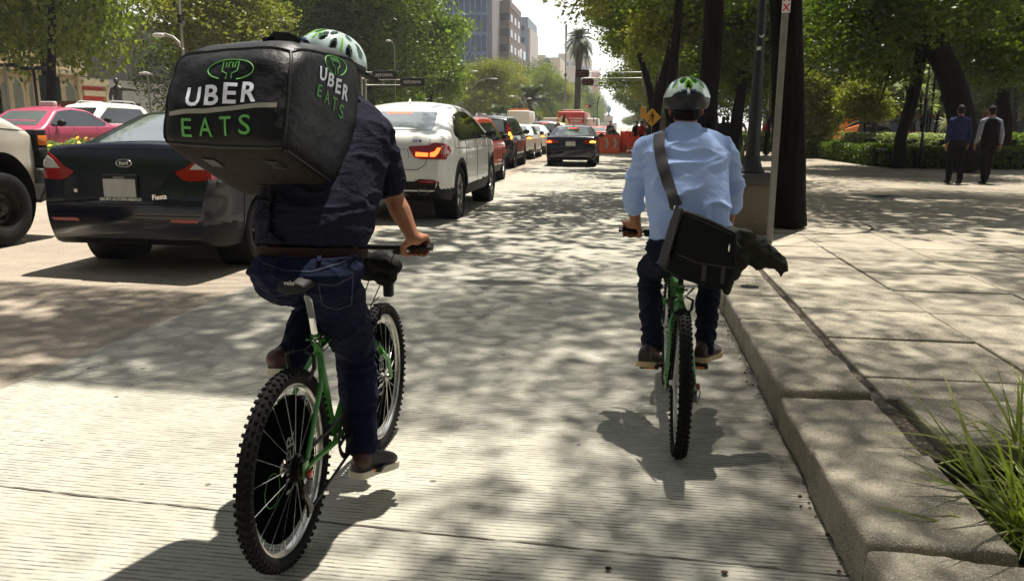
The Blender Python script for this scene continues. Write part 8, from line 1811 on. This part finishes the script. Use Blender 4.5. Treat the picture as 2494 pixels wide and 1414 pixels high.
# ---------------- people further off
def walker(label, x, y, h, C, heading=0., stride=.2, name='person', arm=.06, group=None, vox=.014, z=KZ, phase=1):
    s = h/1.75; f = Vector((math.sin(heading), math.cos(heading), 0)); r = Vector((math.cos(heading), -math.sin(heading), 0)); o = Vector((x, y, z))
    P = lambda a, b, c: tuple(o+r*a*s+f*b*s+Vector((0, 0, c*s)))
    k = stride*phase
    J = dict(side=r, walk=f, pdir=f, s=s, spine=[(P(0, 0, .97), .155*s, .11*s, f), (P(0, 0, 1.08), .155*s, .115*s, f), (P(0, .01, 1.22), .175*s, .12*s, f), (P(0, .01, 1.36), .185*s, .11*s, f), (P(0, 0, 1.43), .13*s, .08*s, f), (P(0, 0, 1.48), .07*s, .06*s, f)],
      neck=P(0, .0, 1.49), head=P(0, .03, 1.64), face=f, shL=P(-.18, 0, 1.40), shR=P(.18, 0, 1.40), elL=P(-.235, -.02-k*.15, 1.13), elR=P(.235, -.02+k*.15, 1.13), wrL=P(-.25, .04-k*.4, .90), wrR=P(.25, .04+k*.4, .90),
      hiL=P(-.085, 0, .92), hiR=P(.085, 0, .92), waist=(P(0, 0, 1.0), .148*s, .105*s), knL=P(-.09, .04+k*.5, .50), knR=P(.09, .04-k*.4, .50), anL=P(-.085, k, .09), anR=P(.085, -k, .10), heelL=P(-.085, k-.05, .0), toeL=P(-.09, k+.2, .0), heelR=P(.085, -k-.05, .012), toeR=P(.09, -k+.19, .0))
    return person(name, label, o, J, C, vox, group)
def cfg(sh, pn, **k): return dict(shirt=sh, pants=pn, shoe=m_black, sole=m_black, sdisp=folds(7, 7, 11, .012, 4), pdisp=folds(8, 8, 13, .010, 5), bvox=k.pop('bvox', .008), skin=m_skin2, **k)
m_pblk = fabric('trousers_black', (.006, .006, .007), .9, 100, .2)
w1p = G(2322, 447, KZ); w2p = G(2397, 447, KZ)
walker('man in a dark blue shirt walking away on the plaza, left of the pair', w1p.x, w1p.y, 1.74, cfg(fabric('shirt_denim_blue', lin(34, 42, 76), .9, 60, .4), m_pblk, sleeve=1.85, leg=1.05), .02, .11)
w_, shv, _ = walker('man in a black vest over white sleeves walking away, right of the pair', w2p.x, w2p.y, 1.73, cfg(fabric('shirt_white_grey', lin(128, 130, 148), .9, 60, .1), m_pblk, sleeve=1.85, leg=1.0), -.03, .15, phase=-1)
mb = MB(off=w2p); s = 1.73/1.75
mb.loft([(w2p+Vector((0, 0, .93*s)), .178, .132, (0, 1, 0)), (w2p+Vector((0, 0, 1.08*s)), .18, .14, (0, 1, 0)), (w2p+Vector((0, .01, 1.22*s)), .198, .145, (0, 1, 0)), (w2p+Vector((0, .01, 1.36*s)), .205, .138, (0, 1, 0)), (w2p+Vector((0, 0, 1.45*s)), .145, .102, (0, 1, 0)), (w2p+Vector((0, 0, 1.475*s)), .085, .075, (0, 1, 0))], (1, 0, 0)); fuse('vest', mb, fabric('vest_black', (.006, .006, .007), .9, 80, .2), w_, .014, 4)
gp = 'pedestrians waiting at the crossing'
cl = lambda n, c: fabric(n, c, .9, 60, .1)
for px, Y, h, col, nm, lab, hd in ((1563, 46, 1.7, lin(190, 50, 45), 'shirt_red', 'pedestrian in a red shirt beside the orange net', 2.6), (1574, 48, 1.65, lin(225, 175, 180), 'shirt_pink', 'pedestrian in a pink shirt behind the one in red', 3.4), (1582, 45, 1.6, lin(60, 50, 60), 'shirt_plum', 'pedestrian in dark clothes below the crossing sign', 3.0), (1590, 47, 1.68, lin(215, 185, 150), 'shirt_tan', 'pedestrian in a light tan shirt under the crossing sign', 2.8), (1603, 46, 1.66, lin(170, 150, 150), 'shirt_greyrose', 'pedestrian nearest the second cyclist left shoulder', 3.2), (1551, 47, 1.7, lin(30, 30, 34), 'shirt_charcoal', 'pedestrian in charcoal just left of the one in red', 2.9)):
    p = D(px, 300, Y); walker(lab, p.x, p.y, h, cfg(cl(nm, col), m_pblk, sleeve=.7, bvox=.016), hd, .05, vox=.03, group=gp, z=.02 if px < 1590 else KZ)
p = D(1868, 300, 47); walker('person in a red top standing beyond the black lamp post', p.x, 47, 1.7, cfg(cl('top_red', lin(205, 60, 45)), m_pblk, sleeve=1.8, bvox=.016), 2.8, .04, vox=.03)
p = D(1762, 300, 34); walker('woman in black with long dark hair beside the second cyclist right shoulder', p.x, 34, 1.66, cfg(cl('coat_black', (.007, .007, .008)), m_pblk, sleeve=1.9, bvox=.014, longhair=True), .2, .06, vox=.026)
p = D(1772, 300, 37); walker('person in grey walking beyond the woman in black', p.x, 37, 1.7, cfg(cl('coat_grey', lin(70, 66, 62)), m_pblk, sleeve=1.9, bvox=.016), 0, .08, vox=.03)
p = D(2183, 300, 52); walker('person in a pale blue shirt behind the hedge in front of the red bus', p.x, 52, 1.7, cfg(cl('shirt_skyblue', lin(130, 150, 185)), m_pblk, sleeve=.7, bvox=.016), 3.1, .04, vox=.03)
p = D(1487, 300, 52); walker('worker standing behind the rubble heap', p.x, 52, 1.75, cfg(cl('shirt_worker', lin(60, 60, 66)), m_pblk, sleeve=1.8, bvox=.016), 2.9, .04, vox=.03, z=.02)
# distant cyclist on the plaza
p = D(1797, 300, 39.0); cb, cpd = bicycle('distant pale bicycle crossing the plaza', (p.x-.1, 38.6, KZ), rad(-25), cover=None, frame_m=mat('frame_pale', lin(170, 175, 185), .4), det=False, crank=rad(-30), hbz=.98, seat_top=.93)
hd_ = rad(-25); f = Vector((-math.sin(hd_), math.cos(hd_), 0)); r = Vector((math.cos(hd_), math.sin(hd_), 0)); o = Vector((p.x-.1, 38.6, KZ)); P = lambda a, b, c: tuple(o+r*a+f*b+Vector((0, 0, c)))
J = dict(side=r, walk=f, pdir=f, spine=[(P(0, .28, 1.0), .15, .11, f), (P(0, .33, 1.12), .155, .115, f), (P(0, .40, 1.27), .17, .12, f), (P(0, .46, 1.38), .17, .10, f), (P(0, .5, 1.45), .08, .07, f)], neck=P(0, .5, 1.46), head=P(0, .56, 1.62), face=f, shL=P(-.17, .47, 1.38), shR=P(.17, .47, 1.38), elL=P(-.24, .62, 1.18), elR=P(.24, .62, 1.18), wrL=P(-.22, .78, 1.04), wrR=P(.22, .78, 1.04),
  hiL=P(-.09, .25, .97), hiR=P(.09, .25, .97), waist=(P(0, .27, 1.03), .145, .105), knL=P(-.1, .58, .75), knR=P(.1, .52, .58), anL=P(-.12, .36, .53), anR=P(.12, .47, .20), heelL=P(-.12, .30, .46), toeL=P(-.12, .50, .43), heelR=P(.12, .42, .14), toeR=P(.12, .62, .13), gripL=(P(-.197, .82, .985), -r), gripR=(P(.197, .82, .985), r))
pr_, _, hdd = person('person', 'distant cyclist in a brown top riding the pale bicycle across the plaza', o, J, cfg(cl('top_brown', lin(110, 92, 84)), m_pblk, sleeve=1.8, bvox=.014, leg=.85), .024)
# ================================================ small things and air
m_twig = mat('debris', (.06, .035, .02), .9, noise=(30, .5)); rg = random.Random(77); mb = MB()
for i in range(150):
    y = rg.uniform(2.4, 9); x = 1.215+rg.gauss(0, .012); l = rg.uniform(.004, .014); a = rg.random()*6.28; c = Vector((x, y, .12+rg.random()*.02)); mb.ell(c, (l, l*.7, l*.5), 6, 4, Matrix.Rotation(a, 3, 'Z'))
for i in range(70):
    y = rg.uniform(2.3, 8); x = .745-abs(rg.gauss(0, .02)); l = rg.uniform(.003, .009); c = Vector((x, y, rg.random()*.004+.008)); mb.ell(c, (l, l*.7, l*.5), 6, 4)
o = mb.build('gutter_debris', m_twig); struct(tag(o, 'small twigs, grit and dry leaves collected in the kerb joints', 'debris'), 'stuff')
for px, py, s, lab in ((1482, 1385, .011, 'single dark pebble on the concrete lane near the bottom edge'), (1765, 1395, .012, 'small brown dry leaf on the concrete lane near the kerb'), (102, 1076, .011, 'tiny dark pebble on the sunlit concrete at the left')):
    p = G(px, py, .010); mb = MB(); mb.ell((0, 0, .004), (s, s*.8, s*.45), 10, 6); o = fuse('pebble' if 'pebble' in lab else 'dry_leaf', mb, m_hair if 'dark' in lab else m_twig, None, .002, 1, disp=lambda c, n: n*.003*mn.noise(c*200)); o.location = p; tag(o, lab, 'pebble' if 'pebble' in lab else 'leaf')
# ---- haze
mb = MB(); mb.bb((-140, -70, -1.2), (150, 900, 75)); hz = mb.build('haze', None, None, smooth=False) if False else None
me = mb.mesh('haze'); hz = bpy.data.objects.new('haze', me); COL.objects.link(hz)
hm = bpy.data.materials.new('haze_air'); hm.use_nodes = True; nn = hm.node_tree; nn.nodes.remove(nn.nodes['Principled BSDF']); pv = nn.nodes.new('ShaderNodeVolumePrincipled')
pv.inputs['Color'].default_value = (.93, .95, 1., 1); pv.inputs['Density'].default_value = .0005; pv.inputs['Anisotropy'].default_value = .2; nn.links.new(pv.outputs[0], nn.nodes['Material Output'].inputs['Volume']); me.materials.append(hm); hz['kind'] = 'stuff'; hz['label'] = 'thin pale haze filling the avenue'; 
scene.render.resolution_x = 1024; scene.render.resolution_y = 580
scene.cycles.max_bounces = 6; scene.cycles.transparent_max_bounces = 4; scene.cycles.volume_bounces = 0
